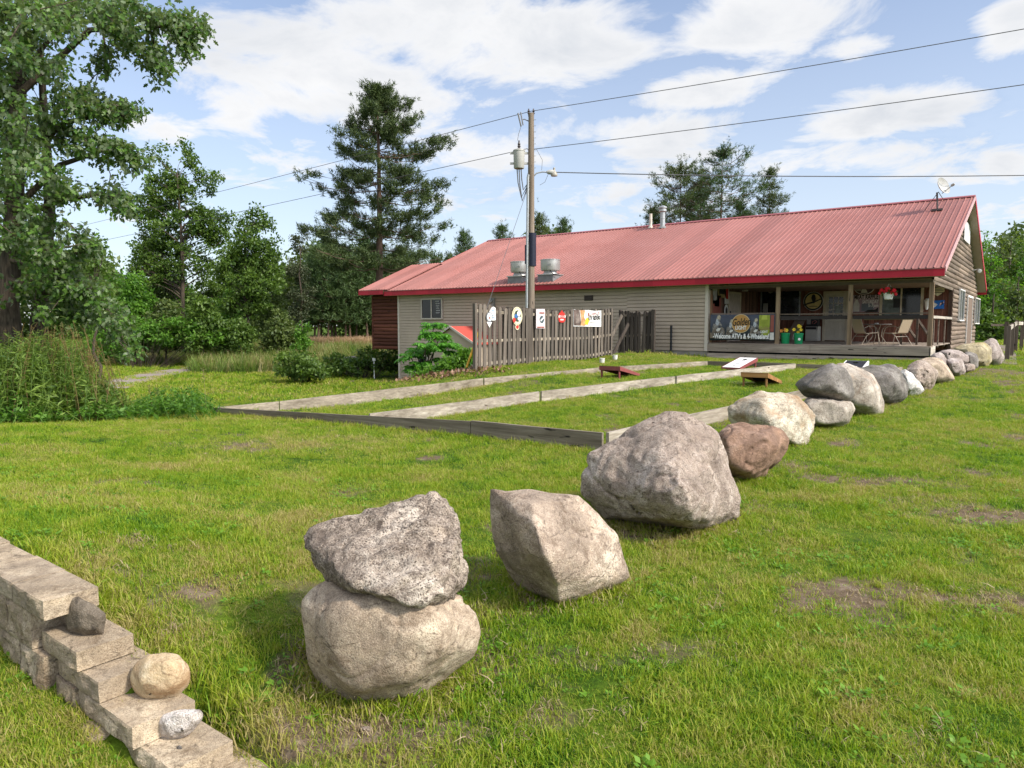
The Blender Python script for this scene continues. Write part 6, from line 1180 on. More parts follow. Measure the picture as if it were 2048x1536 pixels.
ga = onZ(931, 741, .26); gt = np.array(rp(-.1, ph(372)))
o = MB().tube([ga, tuple(gt)], .009, 5).build('guy_wire', M_wire); tag(o, 'thin slanting guy wire from the utility pole to the ground', 'guy wire')
gd = (gt - ga); gd = gd / np.linalg.norm(gd); o = MB().tube([ga + gd * .12, ga + gd * 1.9], [.035, .03], 8).build('guy_marker', plain('guy_yellow', (.62, .36, .02), .5, var=.1)); tag(o, 'yellow plastic guy-wire marker at the left end of the fence', 'wire marker')
# ------------------------------------------------------------------ things on the roof
def onroof(px, py):
    r = ray(px, py); tt = (ZE + (EYE[1] - YE) * SLOPE - EYE[2]) / (r[2] - SLOPE * r[1]); return EYE + r * tt
M_fan = plain('fan_aluminium', (.45, .44, .42), .38, .55, var=.15, scale=3); M_curb = plain('curb_grey', (.20, .20, .20), .6, .2)
for px, py, lb in ((1031, 566, 'left mushroom-shaped grease fan on the red roof'), (1092, 563, 'right mushroom-shaped grease fan behind the utility pole')):
    p = onroof(px, py); s = FPX / depth(p); t = thing('roof_fan', lb, 'roof fan', p, 'kitchen exhaust fans on the roof'); x, y, z = p[0], p[1] + .35, p[2]
    MB().box((x - .42, y - .42, z - .25), (x + .42, y + .42, z + .30)).build('curb', M_curb, t); mb = MB(); mb.box((x - .46, y - .46, z + .30), (x + .46, y + .46, z + .34)); mb.lathe((x, y, z + .34), [(.36, 0), (.30, .1), (.30, .22), (.42, .24)], 24); mb.build('neck', M_fan, t)
    MB().lathe((x, y, z + .52), [(.34, -.02), (.44, .0), (.455, .05), (.455, .46), (.475, .47), (.475, .50), (.44, .51), (.40, .44), (.05, .42)], 32).build('drum', M_fan, t)
    MB().tube([(x + .2, y - .3, z + .5), (x + .38, y - .42, z + .38), (x + .5, y - .45, z + .30), (x + .62, y - .2, z + .33)], .02, 6).build('cable', M_black, t)
    MB().box((x + .1, y - .452, z + .70), (x + .34, y - .44, z + .80)).build('badge', M_xf, t)
p = onroof(1325, 455); t = thing('flue_pipe', 'wide grey metal flue with a cap near the roof ridge', 'flue', p); h = (455 - 411) * depth(p) / FPX
MB().lathe((p[0], p[1], p[2] - .1), [(.13, 0), (.13, .55), (.145, .56), (.145, .6), (.13, .61), (.13, h - .25)], 18).build('pipe', M_galv, t); MB().lathe((p[0], p[1], p[2] + h - .38), [(.15, 0), (.2, .05), (.2, .14), (.16, .17), (.22, .22), (.22, .28), (.05, .36)], 18).build('cap', M_galv, t); MB().lathe((p[0], p[1], p[2] - .06), [(.28, 0), (.15, .12)], 16).build('flashing', M_curb, t)
p = onroof(1301, 455); h = (455 - 428) * depth(p) / FPX; o = MB().lathe((p[0], p[1], p[2] - .1), [(.16, .06), (.1, .16), (.085, .18), (.085, h + .1)], 14).build('vent_pipe', M_cream); tag(o, 'slim pale plumbing vent pipe left of the wide flue', 'vent pipe')
p = onroof(1875, 421); t = thing('satellite_dish', 'grey satellite dish on a short mast near the right end of the roof', 'satellite dish', p); dS = depth(p); top = atd(1874, 385, dS)
MB().tube([p, top], .035, 8).build('mast', plain('mast_dark', (.09, .07, .07), .5), t)
mb = MB(); mb.tube([onroof(1850, 421) + np.array([0, 0, .02]), p + np.array([0, 0, .75])], .014, 6); mb.tube([onroof(1888, 402) + np.array([0, 0, .02]), p + np.array([0, 0, .75])], .014, 6); mb.box((p[0] - .2, p[1] - .15, p[2] - .02), (p[0] + .2, p[1] + .15, p[2] + .06)); mb.build('struts', plain('strut_dark', (.1, .08, .08), .5), t)
dc_ = atd(1882, 374, dS - .1); nrm = (-np.array(FW) * .86 + RT * .42 + UP * .28); nrm = nrm / np.linalg.norm(nrm); R_d = .36
MB().lathe(dc_, [(.02, 0), (R_d * .5, .03), (R_d * .85, .09), (R_d, .13), (R_d * 1.02, .125), (R_d * .85, .07), (R_d * .5, .01), (.02, -.02)], 30, tuple(nrm)).build('dish', plain('dish_grey', (.44, .43, .41), .45), t)
ft = atd(1907, 369, dS - .35); mb = MB(); mb.tube([atd(1884, 387, dS - .1), ft], .015, 6); mb.build('feed_arm', M_curb, t); MB().lathe(ft, [(.03, -.05), (.055, 0), (.05, .09), (.02, .1)], 12, tuple(-nrm)).build('feed_horn', plain('horn_beige', (.36, .33, .3), .5), t)

# ------------------------------------------------------------------ wooden ramp at the far right end
M_ramp = wood('ramp_wood', (.17, .135, .11), (.27, .225, .19), 2, scale=.9)
rp0 = thing('wooden_ramp', 'weathered wooden ramp with handrail posts at the far right end', 'ramp', ground_at(2020, 712, .3)); prev = None; tops = []
for px, yt, yb_ in ((2014, 652, 720), (2022, 646, 713), (2030, 641, 707), (2042, 642, 702)):
    q = ground_at(px, yb_, .3); h = (yb_ - yt) * depth(q) / FPX; MB().box((q[0] - .07, q[1] - .07, q[2] - .1), (q[0] + .07, q[1] + .07, q[2] + h)).build('post', M_ramp, rp0); tops.append((q[0], q[1], q[2] + h - .12)); prev = q
mb = MB()
for i in range(3): mb.beam(tops[i], tops[i + 1], .06, .14)
mb.build('handrail', M_railend, rp0)
mb = MB()
for px in (2009, 2012.5): q = atd(px, 690, 38); mb.beam((q[0], q[1], q[2] - .2), (q[0], q[1], q[2] + 1.25), .1, .1, (0, 1, 0))
q = atd(2010, 650, 38); mb.beam((q[0] - .6, q[1] - .3, q[2]), (q[0] + 1.0, q[1] + .3, q[2]), .06, .12); mb.build('far_rail', M_ramp, rp0)
q = atd(2003, 690, 36); w0 = ground_at(2006, 735, .3)
MB().add([(q[0] - .9, q[1], q[2]), (q[0] + .55, q[1], q[2]), (w0[0] + .30, w0[1] + 2.0, w0[2] + .02), (w0[0] - 1.0, w0[1] + 2.0, w0[2] + .02), (q[0] - .9, q[1], q[2] - .3), (q[0] + .55, q[1], q[2] - .3), (w0[0] + .30, w0[1] + 2.0, w0[2] - .2), (w0[0] - 1.0, w0[1] + 2.0, w0[2] - .2)], [(0, 1, 2, 3), (7, 6, 5, 4), (0, 4, 5, 1), (1, 5, 6, 2), (2, 6, 7, 3), (3, 7, 4, 0)]).build('ramp_boards', wood('ramp_deck', (.24, .20, .17), (.36, .31, .27), 0), rp0)

# ------------------------------------------------------------------ trees and other plants
M_bark = plain('bark_grey', (.07, .054, .04), .95, var=.65, scale=9, stretch=(3.0, 3.0, .3), bump=.9, bscale=14); M_barkp = plain('bark_pine', (.125, .08, .06), .95, var=.4, scale=8, stretch=(2, 2, .5), bump=.8, bscale=12)
L_oak = leafmat('oak_leaf', (.018, .062, .009), (.105, .195, .032), .32, .9, .42, (.155, .20, .11))
L_dec = leafmat('broad_leaf', (.035, .08, .016), (.12, .19, .035), .38, .45); L_dec2 = leafmat('olive_leaf', (.042, .078, .02), (.13, .17, .05), .35, .45)
L_bright = leafmat('bright_leaf', (.04, .115, .015), (.13, .26, .034), .42, .8); L_pine = leafmat('pine_needle', (.03, .055, .016), (.10, .13, .038), .15, .5, .6); L_conf = leafmat('conifer_needle', (.022, .055, .016), (.075, .12, .034), .15, .4, .6)
L_weed = leafmat('weed_leaf', (.04, .095, .015), (.17, .25, .045), .35, 1.2); L_sumac = leafmat('sumac_leaf', (.04, .15, .018), (.13, .33, .04), .42, 1.5, .4); L_dry = leafmat('dry_grass', (.13, .13, .04), (.34, .29, .13), .3, .8)
T_DIA = np.array([(0, 0, 0), (.30, .42, .08), (0, 1, 0), (-.30, .42, .08)]); F_DIA = [(0, 1, 2), (0, 2, 3)]
T_OAK = np.array([(0, 0, 0), (.10, .22, .02), (.30, .30, .05), (.16, .46, .02), (.36, .62, .05), (.16, .74, .02), (.14, .95, .0), (0, 1.05, -.02), (-.14, .95, 0), (-.16, .74, .02), (-.36, .62, .05), (-.16, .46, .02), (-.30, .30, .05), (-.10, .22, .02)])
F_OAK = [(0, 1, 13), (1, 2, 3), (1, 3, 11), (1, 11, 13), (11, 12, 13), (3, 4, 5), (3, 5, 9), (3, 9, 11), (9, 10, 11), (5, 6, 8), (5, 8, 9), (6, 7, 8)]
def unit(v): return v / np.maximum(np.linalg.norm(v, axis=1, keepdims=True), 1e-9)
def leaves(pos, size, r, template=T_DIA, faces=F_DIA, droop=.3, outward=None, flat=.6):
    """one leaf at each position; returns vertex and triangle arrays"""
    n_ = len(pos); d = unit(r.normal(size=(n_, 3)) + np.array([0, 0, -droop]) + (outward if outward is not None else 0))
    up = r.normal(size=(n_, 3)) * (1 - flat) + np.array([0, 0, 1.0]) * flat; s = unit(np.cross(d, up)); nn = np.cross(s, d)
    sz = size * r.uniform(.7, 1.25, n_)
    V = pos[:, None, :] + (template[None, :, 0, None] * s[:, None, :] + template[None, :, 1, None] * d[:, None, :] + template[None, :, 2, None] * nn[:, None, :]) * sz[:, None, None]
    k = len(template); Fc = (np.array(faces)[None] + (np.arange(n_) * k)[:, None, None]).reshape(-1, 3)
    return V.reshape(-1, 3), Fc
def clusters(centres, radii, counts, r, power=.55, squash=.75):
    P = []; O = []
    for c, q, k in zip(centres, radii, counts):
        d = unit(r.normal(size=(k, 3))); m_ = d * (r.uniform(size=(k, 1)) ** power) * q; m_[:, 2] *= squash; P.append(np.asarray(c) + m_); O.append(d)
    return np.concatenate(P), np.concatenate(O)
def limb(mb, a, b, ra, rb, r, seg=6, sag=.12):
    a = np.array(a, float); b = np.array(b, float); ln = np.linalg.norm(b - a); k = 5; P = []
    off = r.normal(size=3) * ln * .06
    for i in range(k + 1):
        t_ = i / k; q = a + (b - a) * t_ + off * math.sin(math.pi * t_); q[2] += ln * sag * math.sin(math.pi * t_) * .5; P.append(q)
    mb.tube(P, [ra + (rb - ra) * i / k for i in range(k + 1)], seg, False)
def broadleaf(name, label, base, H, tr, blobs, leafsize, per, mat, seed, group, nclu=90, bark=M_bark, trunk_top=.8, lean=(0, 0), crad=.5, cat='tree', twigs=.5):
    """blobs: (dx, dy, z, rx, ry, rz) ellipsoids of the crown, relative to the base, in metres"""
    r = np.random.default_rng(seed); base = np.asarray(base, float); t = thing(name, label, cat, base, group)
    vol = np.array([b_[3] * b_[4] * b_[5] for b_ in blobs]) ** .72; cnt = np.maximum((vol / vol.sum() * nclu).astype(int), 2); C = []
    for b_, k in zip(blobs, cnt):
        d = unit(r.normal(size=(k, 3))) * (r.uniform(size=(k, 1)) ** .42); C.append(base + np.array(b_[:3]) + d * np.array(b_[3:6]))
    C = np.concatenate(C); mb = MB(); tt = H * trunk_top; pts = [base + np.array([lean[0] * k * k, lean[1] * k * k, tt * k]) + r.normal(size=3) * np.array([.08, .08, 0]) * min(k * 3, 1) for k in np.linspace(0, 1, 9)]; pts[0] = base - np.array([0, 0, .2])
    mb.tube(pts, [tr * (1.35 if k == 0 else 1) * (1 - .82 * k / 8) for k in range(9)], 10, False)
    for i, c in enumerate(C):
        if r.uniform() > twigs: continue
        hz = np.hypot(c[0] - base[0], c[1] - base[1]); zz = np.clip((c[2] - base[2] - hz * .55) / tt, .12, .97); f_ = zz * 8; k = int(f_); q = pts[k] * (1 - f_ + k) + pts[min(k + 1, 8)] * (f_ - k)
        limb(mb, q, c, max(tr * (1 - .82 * zz) * .42, .02), .012, r)
    mb.build('trunk', bark, t, False)
    P, O = clusters(C, r.uniform(.6, 1.3, len(C)) * crad, np.maximum((per * r.uniform(.5, 1.4, len(C))).astype(int), 6), r)
    V, Fc = leaves(P, leafsize, r, droop=.35, outward=O * .5); npmesh('crown', V, Fc, mat, t); return t
def at_base(px, d, dz=0.0): r_ = ray(px, 650); x, y = r_[0] * d, r_[1] * d; return np.array([x, y, tz(x, y) + dz])
def px_blobs(base, d, items):
    """crown masses read off the photograph: (px, py, half-width, half-height[, depth offset]) -> ellipsoids in metres at depth d"""
    out = []; s = d / FPX
    for it in items:
        px, py, rx, ry = it[:4]; dd = it[4] if len(it) > 4 else 0.0; p = atd(px, py, d + dd) - base; out.append((p[0], p[1], p[2], rx * s, rx * s * .9, ry * s))
    return out

# the big oak at the left, near the camera
r = np.random.default_rng(12); D0 = 14.5
ob = at_base(22, D0); oak = thing('oak_tree', 'great dark oak with drooping branches filling the left edge', 'tree', ob, 'trees round the lawn')
OB = [(-60, 20, 170, 120, 60), (50, 30, 110, 60, 44), (150, 20, 70, 34, 22), (250, 30, 60, 30, 20), (330, 45, 45, 22, 13), (385, 55, 28, 20, 11), (372, 95, 12, 28, 6), (298, 95, 20, 34, 9), (322, 145, 9, 20, 5), (240, 80, 36, 26, 10), (205, 130, 22, 22, 5),
      (40, 130, 95, 60, 36), (150, 195, 60, 26, 16), (205, 220, 40, 22, 11), (255, 226, 28, 20, 9), (40, 240, 90, 60, 34), (140, 275, 60, 30, 14), (210, 300, 44, 22, 11), (258, 325, 26, 20, 8), (45, 360, 80, 60, 34), (130, 385, 50, 30, 11), (215, 395, 34, 18, 8), (244, 412, 16, 14, 4),
      (55, 470, 75, 50, 30), (125, 500, 60, 40, 18), (90, 560, 60, 40, 18), (160, 575, 46, 28, 13), (130, 620, 52, 26, 12), (205, 625, 34, 22, 9), (232, 665, 20, 22, 7), (254, 698, 10, 14, 4), (-60, 300, 90, 200, 50), (-50, 560, 70, 90, 24), (180, 500, 22, 16, 4), (-200, 100, 120, 200, 40), (-190, 420, 110, 160, 30)]
C = []; RR = []; CN = []
for px, py, rx, ry, k in OB:
    for _ in range(k):
        a_ = r.uniform(0, 6.28); q = math.sqrt(r.uniform()) ; dd = r.normal() * (1.1 if rx > 60 else .35)
        C.append(atd(px + rx * q * math.cos(a_), py + ry * q * math.sin(a_), D0 - .2 + dd)); RR.append(r.uniform(.18, .38)); CN.append(int(r.uniform(24, 52)))
P, O = clusters(C, RR, [int(c_ * 1.5) for c_ in CN], r, .6, .8)
mb = MB(); tp = [atd(px, py, D0 + .3) for px, py in ((12, 690), (14, 620), (20, 540), (28, 440), (30, 330), (36, 200), (42, 60), (40, -60))]; tp[0] = ob - np.array([0, 0, .2]); mb.tube(tp, [.36, .22, .19, .18, .17, .15, .12, .09], 14, False)
tp2 = [ob + np.array([.35, .3, -.2])] + [atd(px, py, D0 + .8) for px, py in ((78, 640), (88, 580), (92, 500), (100, 400), (90, 250), (80, 100))]; mb.tube(tp2, [.24, .17, .15, .13, .11, .08, .06], 12, False)
limbs_px = [((36, 190), (180, 60), (300, 55), (395, 48)), ((300, 60), (312, 100), (322, 140)), ((372, 50), (376, 80), (370, 115)), ((30, 330), (130, 245), (215, 228), (262, 222)), ((28, 420), (120, 330), (210, 300), (262, 318)), ((30, 440), (120, 400), (210, 388), (246, 408)), ((24, 520), (110, 540), (180, 575), (230, 640), (256, 700)), ((92, 500), (140, 510), (190, 500)), ((20, 560), (100, 590), (150, 620)), ((130, 440), (160, 470), (180, 490)), ((215, 140), (206, 60), (190, 30)), ((36, 160), (90, 90), (150, 30))]
for pl in limbs_px:
    k = len(pl); mb.tube([atd(px, py, D0 + .1 + .1 * math.sin(px)) for px, py in pl], [(.075 if pl[0][0] < 100 else .03) * (1 - .8 * i / (k - 1)) for i in range(k)], 7, False)
C_ = np.array(C); tpa = np.array(tp[2:])
for i in range(0, len(C), 2):
    j = np.argmin(np.linalg.norm(tpa - C_[i], axis=1)); near = C_[np.argsort(np.linalg.norm(C_ - C_[i], axis=1))[r.integers(2, 9)]]; mb.tube([C_[i], (C_[i] + near) / 2 + r.normal(size=3) * .05, near], [.006, .01, .012], 4, False)
mb.build('trunk', M_bark, oak, False)
V, Fc = leaves(P, .112, r, T_OAK, F_OAK, .75, O * .35, .55); npmesh('crown', V, Fc, L_oak, oak)

# middle-distance broadleaved trees (each its own crown)
b_ = at_base(368, 57); broadleaf('aspen_tree', 'tall open-crowned tree rising above the woods left of the pine', b_, 18, .22, px_blobs(b_, 57, [(318, 310, 22, 32), (372, 305, 26, 30), (420, 360, 30, 32), (340, 370, 60, 40), (300, 420, 50, 40), (420, 430, 50, 34), (360, 470, 90, 40), (290, 500, 50, 40), (440, 480, 30, 26), (380, 540, 70, 40), (300, 560, 50, 30), (350, 400, 50, 60)]), .26, 90, L_dec, 21, 'trees round the lawn', 230, crad=.66)
b_ = at_base(318, 60); broadleaf('aspen_tree', 'slim leafy tree just left of the tall open-crowned one', b_, 15, .16, px_blobs(b_, 60, [(312, 440, 30, 60), (300, 520, 44, 50), (330, 560, 40, 50), (285, 590, 40, 40)]), .26, 80, L_dec2, 22, 'trees round the lawn', 110, crad=.62)
b_ = at_base(494, 52); broadleaf('maple_tree', 'rounded green tree standing alone at the edge of the long grass', b_, 11.5, .17, px_blobs(b_, 52, [(510, 440, 34, 24), (505, 490, 50, 36), (480, 540, 58, 36), (520, 570, 56, 36), (490, 610, 52, 28), (450, 520, 24, 30), (545, 520, 22, 26)]), .24, 80, L_dec, 23, 'trees round the lawn', 190, crad=.6)
b_ = at_base(604, 56); broadleaf('larch_tree', 'narrow grey-green feathery tree beside the red pine', b_, 10, .13, px_blobs(b_, 56, [(600, 490, 20, 26), (600, 540, 28, 30), (605, 590, 30, 36), (600, 630, 24, 24)]), .16, 90, leafmat('larch_leaf', (.03, .045, .02), (.085, .10, .05), .25, .5), 24, 'trees round the lawn', 70, crad=.5)
b_ = at_base(190, 30); broadleaf('young_tree', 'young tree with upright branches half behind the oak', b_, 6, .09, px_blobs(b_, 30, [(205, 500, 14, 22), (190, 540, 30, 34), (165, 590, 50, 40), (200, 600, 24, 40)]), .17, 40, L_dec, 25, 'trees round the lawn', 60, crad=.34)
for i, (px, d, hy, hw) in enumerate(((235, 54, 565, 36), (268, 50, 545, 40), (330, 50, 600, 46), (405, 49, 590, 40), (452, 56, 585, 36), (560, 51, 618, 30), (425, 62, 545, 60), (220, 62, 540, 50), (545, 64, 560, 40), (475, 50, 640, 34), (355, 64, 560, 60))):
    b_ = at_base(px, d); py0 = 690; broadleaf('understory_tree', ['leafy understory bush', 'dense green thicket tree', 'small shrubby tree'][i % 3] + [' at the left end of the wood', ' left of the tall open tree', ' below the tall open tree', ' between the open tree and the round one', ' behind the round tree', ' right of the round tree', ' deep in the wood behind', ' far left behind the oak', ' filling the gap before the pine', ' at the foot of the round tree', ' behind the tall open tree'][i], b_, (690 - hy) / FPX * d + 1.5, .08,
              px_blobs(b_, d, [(px, hy + 28, hw * .6, 30), (px - hw * .35, hy + 65, hw * .7, 34), (px + hw * .35, hy + 60, hw * .7, 34), (px, 670, hw, 30)]), .25, 80, (L_dec, L_bright, L_dec2)[i % 3], 60 + i, 'trees round the lawn', 80, crad=.62)
# the red pine and other conifers
def conifer(name, label, base, H, tr, crown0, spread, seed, group, ntuft=2600, tuft=.34, mat=L_pine, prof=None, whorls=26, bark=M_barkp, lift=.25, needles=9, gap=.0, pad=.38):
    """whorls of limbs with brush-like needle tufts"""
    r = np.random.default_rng(seed); base = np.asarray(base, float); t = thing(name, label, 'tree', base, group); mb = MB()
    pts = [base + np.array([.25 * math.sin(k * 2), .1 * math.sin(k * 3), H * k]) for k in np.linspace(0, .97, 10)]; pts[0] = base - np.array([0, 0, .2]); mb.tube(pts, [tr * (1.5 if i == 0 else 1) * (1 - .86 * i / 9) for i in range(10)], 12, False)
    tips = []; dirs = []
    for w_ in range(whorls):
        f = crown0 + (1 - crown0) * (w_ + r.uniform(-.3, .3)) / (whorls - 1); f = min(max(f, crown0), .985); z = H * f; k = r.integers(4, 6)
        L0 = spread * (prof(f) if prof else max(.12, math.sin(math.pi * min(1, (1 - f) / (1 - crown0) * .62 + .02))))
        a0 = r.uniform(0, 6.28)
        for j in range(k):
            if r.uniform() < gap: continue
            a_ = a0 + 6.28 * j / k + r.normal() * .25; ln = L0 * r.uniform(.5, 1.2); d = np.array([math.cos(a_), math.sin(a_), 0]); q = base + np.array([.25 * math.sin(f * 2), .1 * math.sin(f * 3), z]); up_ = lift * ln * (1.3 * f + .1)
            P = [q + d * ln * s + np.array([0, 0, up_ * s * s - .06 * ln * math.sin(math.pi * s)]) for s in (0, .35, .7, 1.0)]; mb.tube(P, [max(.018, tr * .22 * (1 - f * .6)), .04, .025, .012], 5, False)
            nt_ = max(4, int(ntuft / (whorls * 4.4) * (ln / spread + .35)))
            sub_ = [(r.uniform(.22, 1.05) ** .7, r.normal() * .26, r.normal() * .10) for _ in range(max(3, int(6 * ln / spread)))]
            for q2 in sub_[:4]: mb.tube([q + d * ln * max(q2[0] - .3, .1) + np.array([0, 0, up_ * max(q2[0] - .3, .1) ** 2]), q + d * ln * q2[0] + np.array([-d[1], d[0], 0]) * q2[1] * ln + np.array([0, 0, up_ * q2[0] ** 2 + q2[2] * ln * .5])], [.028, .012], 4, False)
            for _ in range(nt_):
                q2 = sub_[r.integers(len(sub_))]; s = q2[0] + r.normal() * pad / ln; side = q2[1] * ln + r.normal() * pad; c = q + d * ln * s + np.array([-d[1], d[0], 0]) * side + np.array([0, 0, up_ * s * s + q2[2] * ln * .5 + r.normal() * pad * .55 + .05]); tips.append(c); dirs.append(d * .5 + np.array([-d[1], d[0], 0]) * np.sign(side) * .35 + np.array([0, 0, .75]))
    for _ in range(int(ntuft * .025)):
        k_ = r.uniform(); tips.append(base + np.array([r.normal() * .55 * (1 - k_) + .25 * math.sin(2), r.normal() * .55 * (1 - k_), H * (.94 + .075 * k_)])); dirs.append(np.array([0, 0, 1.0]))
    mb.build('trunk', bark, t, False)
    tips = np.array(tips); dirs = unit(np.array(dirs)); n_ = len(tips); D = unit(np.repeat(dirs, needles, 0) * .55 + r.normal(size=(n_ * needles, 3)) * .6); B_ = np.repeat(tips, needles, 0) + r.normal(size=(n_ * needles, 3)) * tuft * .16 + np.repeat(dirs, needles, 0) * (r.uniform(-.5, .5, (n_ * needles, 1)) * tuft)
    s = unit(np.cross(D, r.normal(size=D.shape))); ln = tuft * r.uniform(.6, 1.1, (len(D), 1)); wd = tuft * .085
    V = np.stack([B_ - s * wd, B_ + s * wd, B_ + D * ln], 1).reshape(-1, 3); Fc = np.arange(len(V)).reshape(-1, 3); npmesh('crown', V, Fc, mat, t); return t
b_ = at_base(757, 60)
def pinep(f): return float(np.interp(f, [0, .34, .45, .55, .62, .72, .80, .88, .95, 1], [.85, .95, 1.0, .95, .97, .88, .80, .60, .30, .10]))
HP = 1.6 + (650 - 166) / FPX * 60 - b_[2] - 1.3
conifer('red_pine', 'tall spreading red pine towering behind the building', b_, HP, .40, .31, 5.6, 5, 'trees round the lawn', 7000, .36, leafmat('red_pine_needle', (.020, .044, .013), (.075, .105, .028), .12, .5, .6), pinep, 17, needles=12, lift=.16, pad=.33, gap=.08)
for i, (px, d, py, sp, lb) in enumerate(((1002, 95, 458, 2.6, 'pale green bushy treetop just above the left end of the ridge'), (1075, 90, 436, 2.9, 'pointed pine top just right of the utility pole'), (1123, 95, 447, 2.4, 'small pine top second right of the pole'), (1352, 80, 342, 4.3, 'dark ragged pine left of the flue group'), (1432, 78, 310, 4.6, 'tallest dark pine showing above the middle of the roof'), (1527, 82, 350, 2.4, 'thin lone spruce top right of the dark pines'), (925, 90, 470, 2.0, 'small spruce top left of the ridge end'), (1300, 84, 425, 2.6, 'low pine top behind the vent pipes'), (1392, 84, 372, 3.6, 'bushy pine joining the two tall ragged ones'), (1470, 84, 415, 2.6, 'low bushy pine at the right foot of the tallest dark pine'))):
    b_ = at_base(px, d); H = 1.6 + (650 - py) / FPX * d - b_[2]
    conifer('pine_tree', lb, b_, H, .2, .45, sp, 80 + i, 'pine tops behind the roof', 2400 if i in (3, 4) else 1800, .36, (L_conf, L_pine)[i % 2 if i != 5 else 1], (lambda f: float(np.interp(f, [0, .45, .7, .86, .95, 1], [.8, .85, 1, .85, .5, .25]))) if i in (3, 4, 8) else None, 16, needles=8, gap=.12, pad=.3)
pp = conifer('forest_pine', 'slender pine of the dark stand, nearest the red pine', at_base(655, 76), 10, .12, .22, 2.0, 120, 'slender pines of the dark stand', 1300, .5, L_conf, None, 18, needles=8)
k = 0; WH = ['at its left edge', 'second from its left edge', 'in its middle', 'just right of its middle', 'behind the red pine trunk', 'right of the red pine trunk', 'touching the log room', 'farther back at its left', 'farther back in its middle', 'farther back behind the trunk', 'farthest back on the right', 'showing over the side roof', 'showing beyond the red pine', 'last before the roof']
for px, d, s in ((628, 78, .98), (642, 82, 1.05), (672, 79, .95), (690, 77, 1.02), (712, 80, .9), (735, 78, 1.05), (775, 82, .95), (636, 92, 1.15), (664, 95, 1.2), (700, 94, 1.15), (745, 96, 1.2), (800, 86, .95), (830, 84, 1.0), (870, 90, 1.0)):
    c = copy_tree(pp); q = at_base(px, d); c.location = q; c.rotation_euler = (0, 0, k * 1.9); c.scale = (s, s, s * (1 + .05 * (k % 3 - 1))); c['label'] = 'slender pine of the dark stand, ' + WH[k]; k += 1
# woods at the right
b_ = at_base(1985, 66); proto = None
for i, (px, d, py, hw, lb) in enumerate(((1972, 60, 500, 40, 'bright green tree touching the far roof edge'), (2012, 68, 472, 44, 'tall dull green tree at the right border of the view'), (2055, 62, 480, 50, 'leafy tree cut by the right border'), (1960, 80, 460, 40, 'thin-topped tree just behind the far roof corner'), (2030, 56, 560, 46, 'shorter dark tree behind the ramp'), (1985, 54, 600, 40, 'low dark thicket between the log wall and the ramp'), (2100, 60, 500, 70, 'big tree beyond the right border'))):
    b_ = at_base(px, d); broadleaf('wood_tree', lb, b_, (690 - py) / FPX * d + 1, .16, px_blobs(b_, d, [(px, py + 30, hw * .6, 30), (px - hw * .4, py + 75, hw * .7, 36), (px + hw * .4, py + 80, hw * .7, 36), (px, py + 130, hw, 44), (px, 670, hw * .9, 40)]), .30, 46, (L_bright, L_dec2, L_dec)[i % 3], 140 + i, 'trees at the right end', 90, crad=.66)
# far wood closing the view all round: leafy masses nobody could count
r = np.random.default_rng(77); P = []; 
for _ in range(4200):
    px = r.uniform(-500, 2600); d = r.uniform(96, 125); rr_ = ray(px, 650); hgt = (9 if px < 1000 else 11) + 3 * math.sin(px * .013) + 2 * math.sin(px * .041); z = r.uniform(0, 1) ** .8 * hgt; P.append((rr_[0] * d, rr_[1] * d, z))
P, O = clusters(P, [2.0] * len(P), [34] * len(P), r, .5, .8); V, Fc = leaves(P, .85, r); o = npmesh('distant_woods', V, Fc, L_dec2); o['kind'] = 'stuff'

# shrubs, weeds and long grass
def shrub(name, label, base, items, d, leafsize, per, mat, seed, n_, crad, cat='shrub', group=None, stem=True, template=T_DIA, faces=F_DIA, droop=.3):
    r = np.random.default_rng(seed); t = thing(name, label, cat, base, group); C = []
    for px, py, rx, ry, k in items:
        for _ in range(int(k * n_)):
            a_ = r.uniform(0, 6.28); q = math.sqrt(r.uniform()); C.append(atd(px + rx * q * math.cos(a_), py + ry * q * math.sin(a_), d + r.normal() * rx * d / FPX * .5))
    C = np.array(C)
    if stem:
        mb = MB()
        for c in C[::3]: a = np.array([base[0] * .7 + c[0] * .3, base[1] * .7 + c[1] * .3, base[2] - .1]); mb.tube([a, (a + c) / 2 + np.array([0, 0, .1]), c], [.014, .01, .005], 4, False)
        mb.build('stems', M_bark, t, False)
    P, O = clusters(C, r.uniform(.7, 1.2, len(C)) * crad, np.maximum((per * r.uniform(.6, 1.3, len(C))).astype(int), 4), r, .6, .85); V, Fc = leaves(P, leafsize, r, template, faces, droop, O * .4); npmesh('foliage', V, Fc, mat, t); return t
T_NAR = np.array([(0, 0, 0), (.10, .45, .03), (0, 1, -.04), (-.10, .45, .03)])
SH = 'shrubs round the hollow'
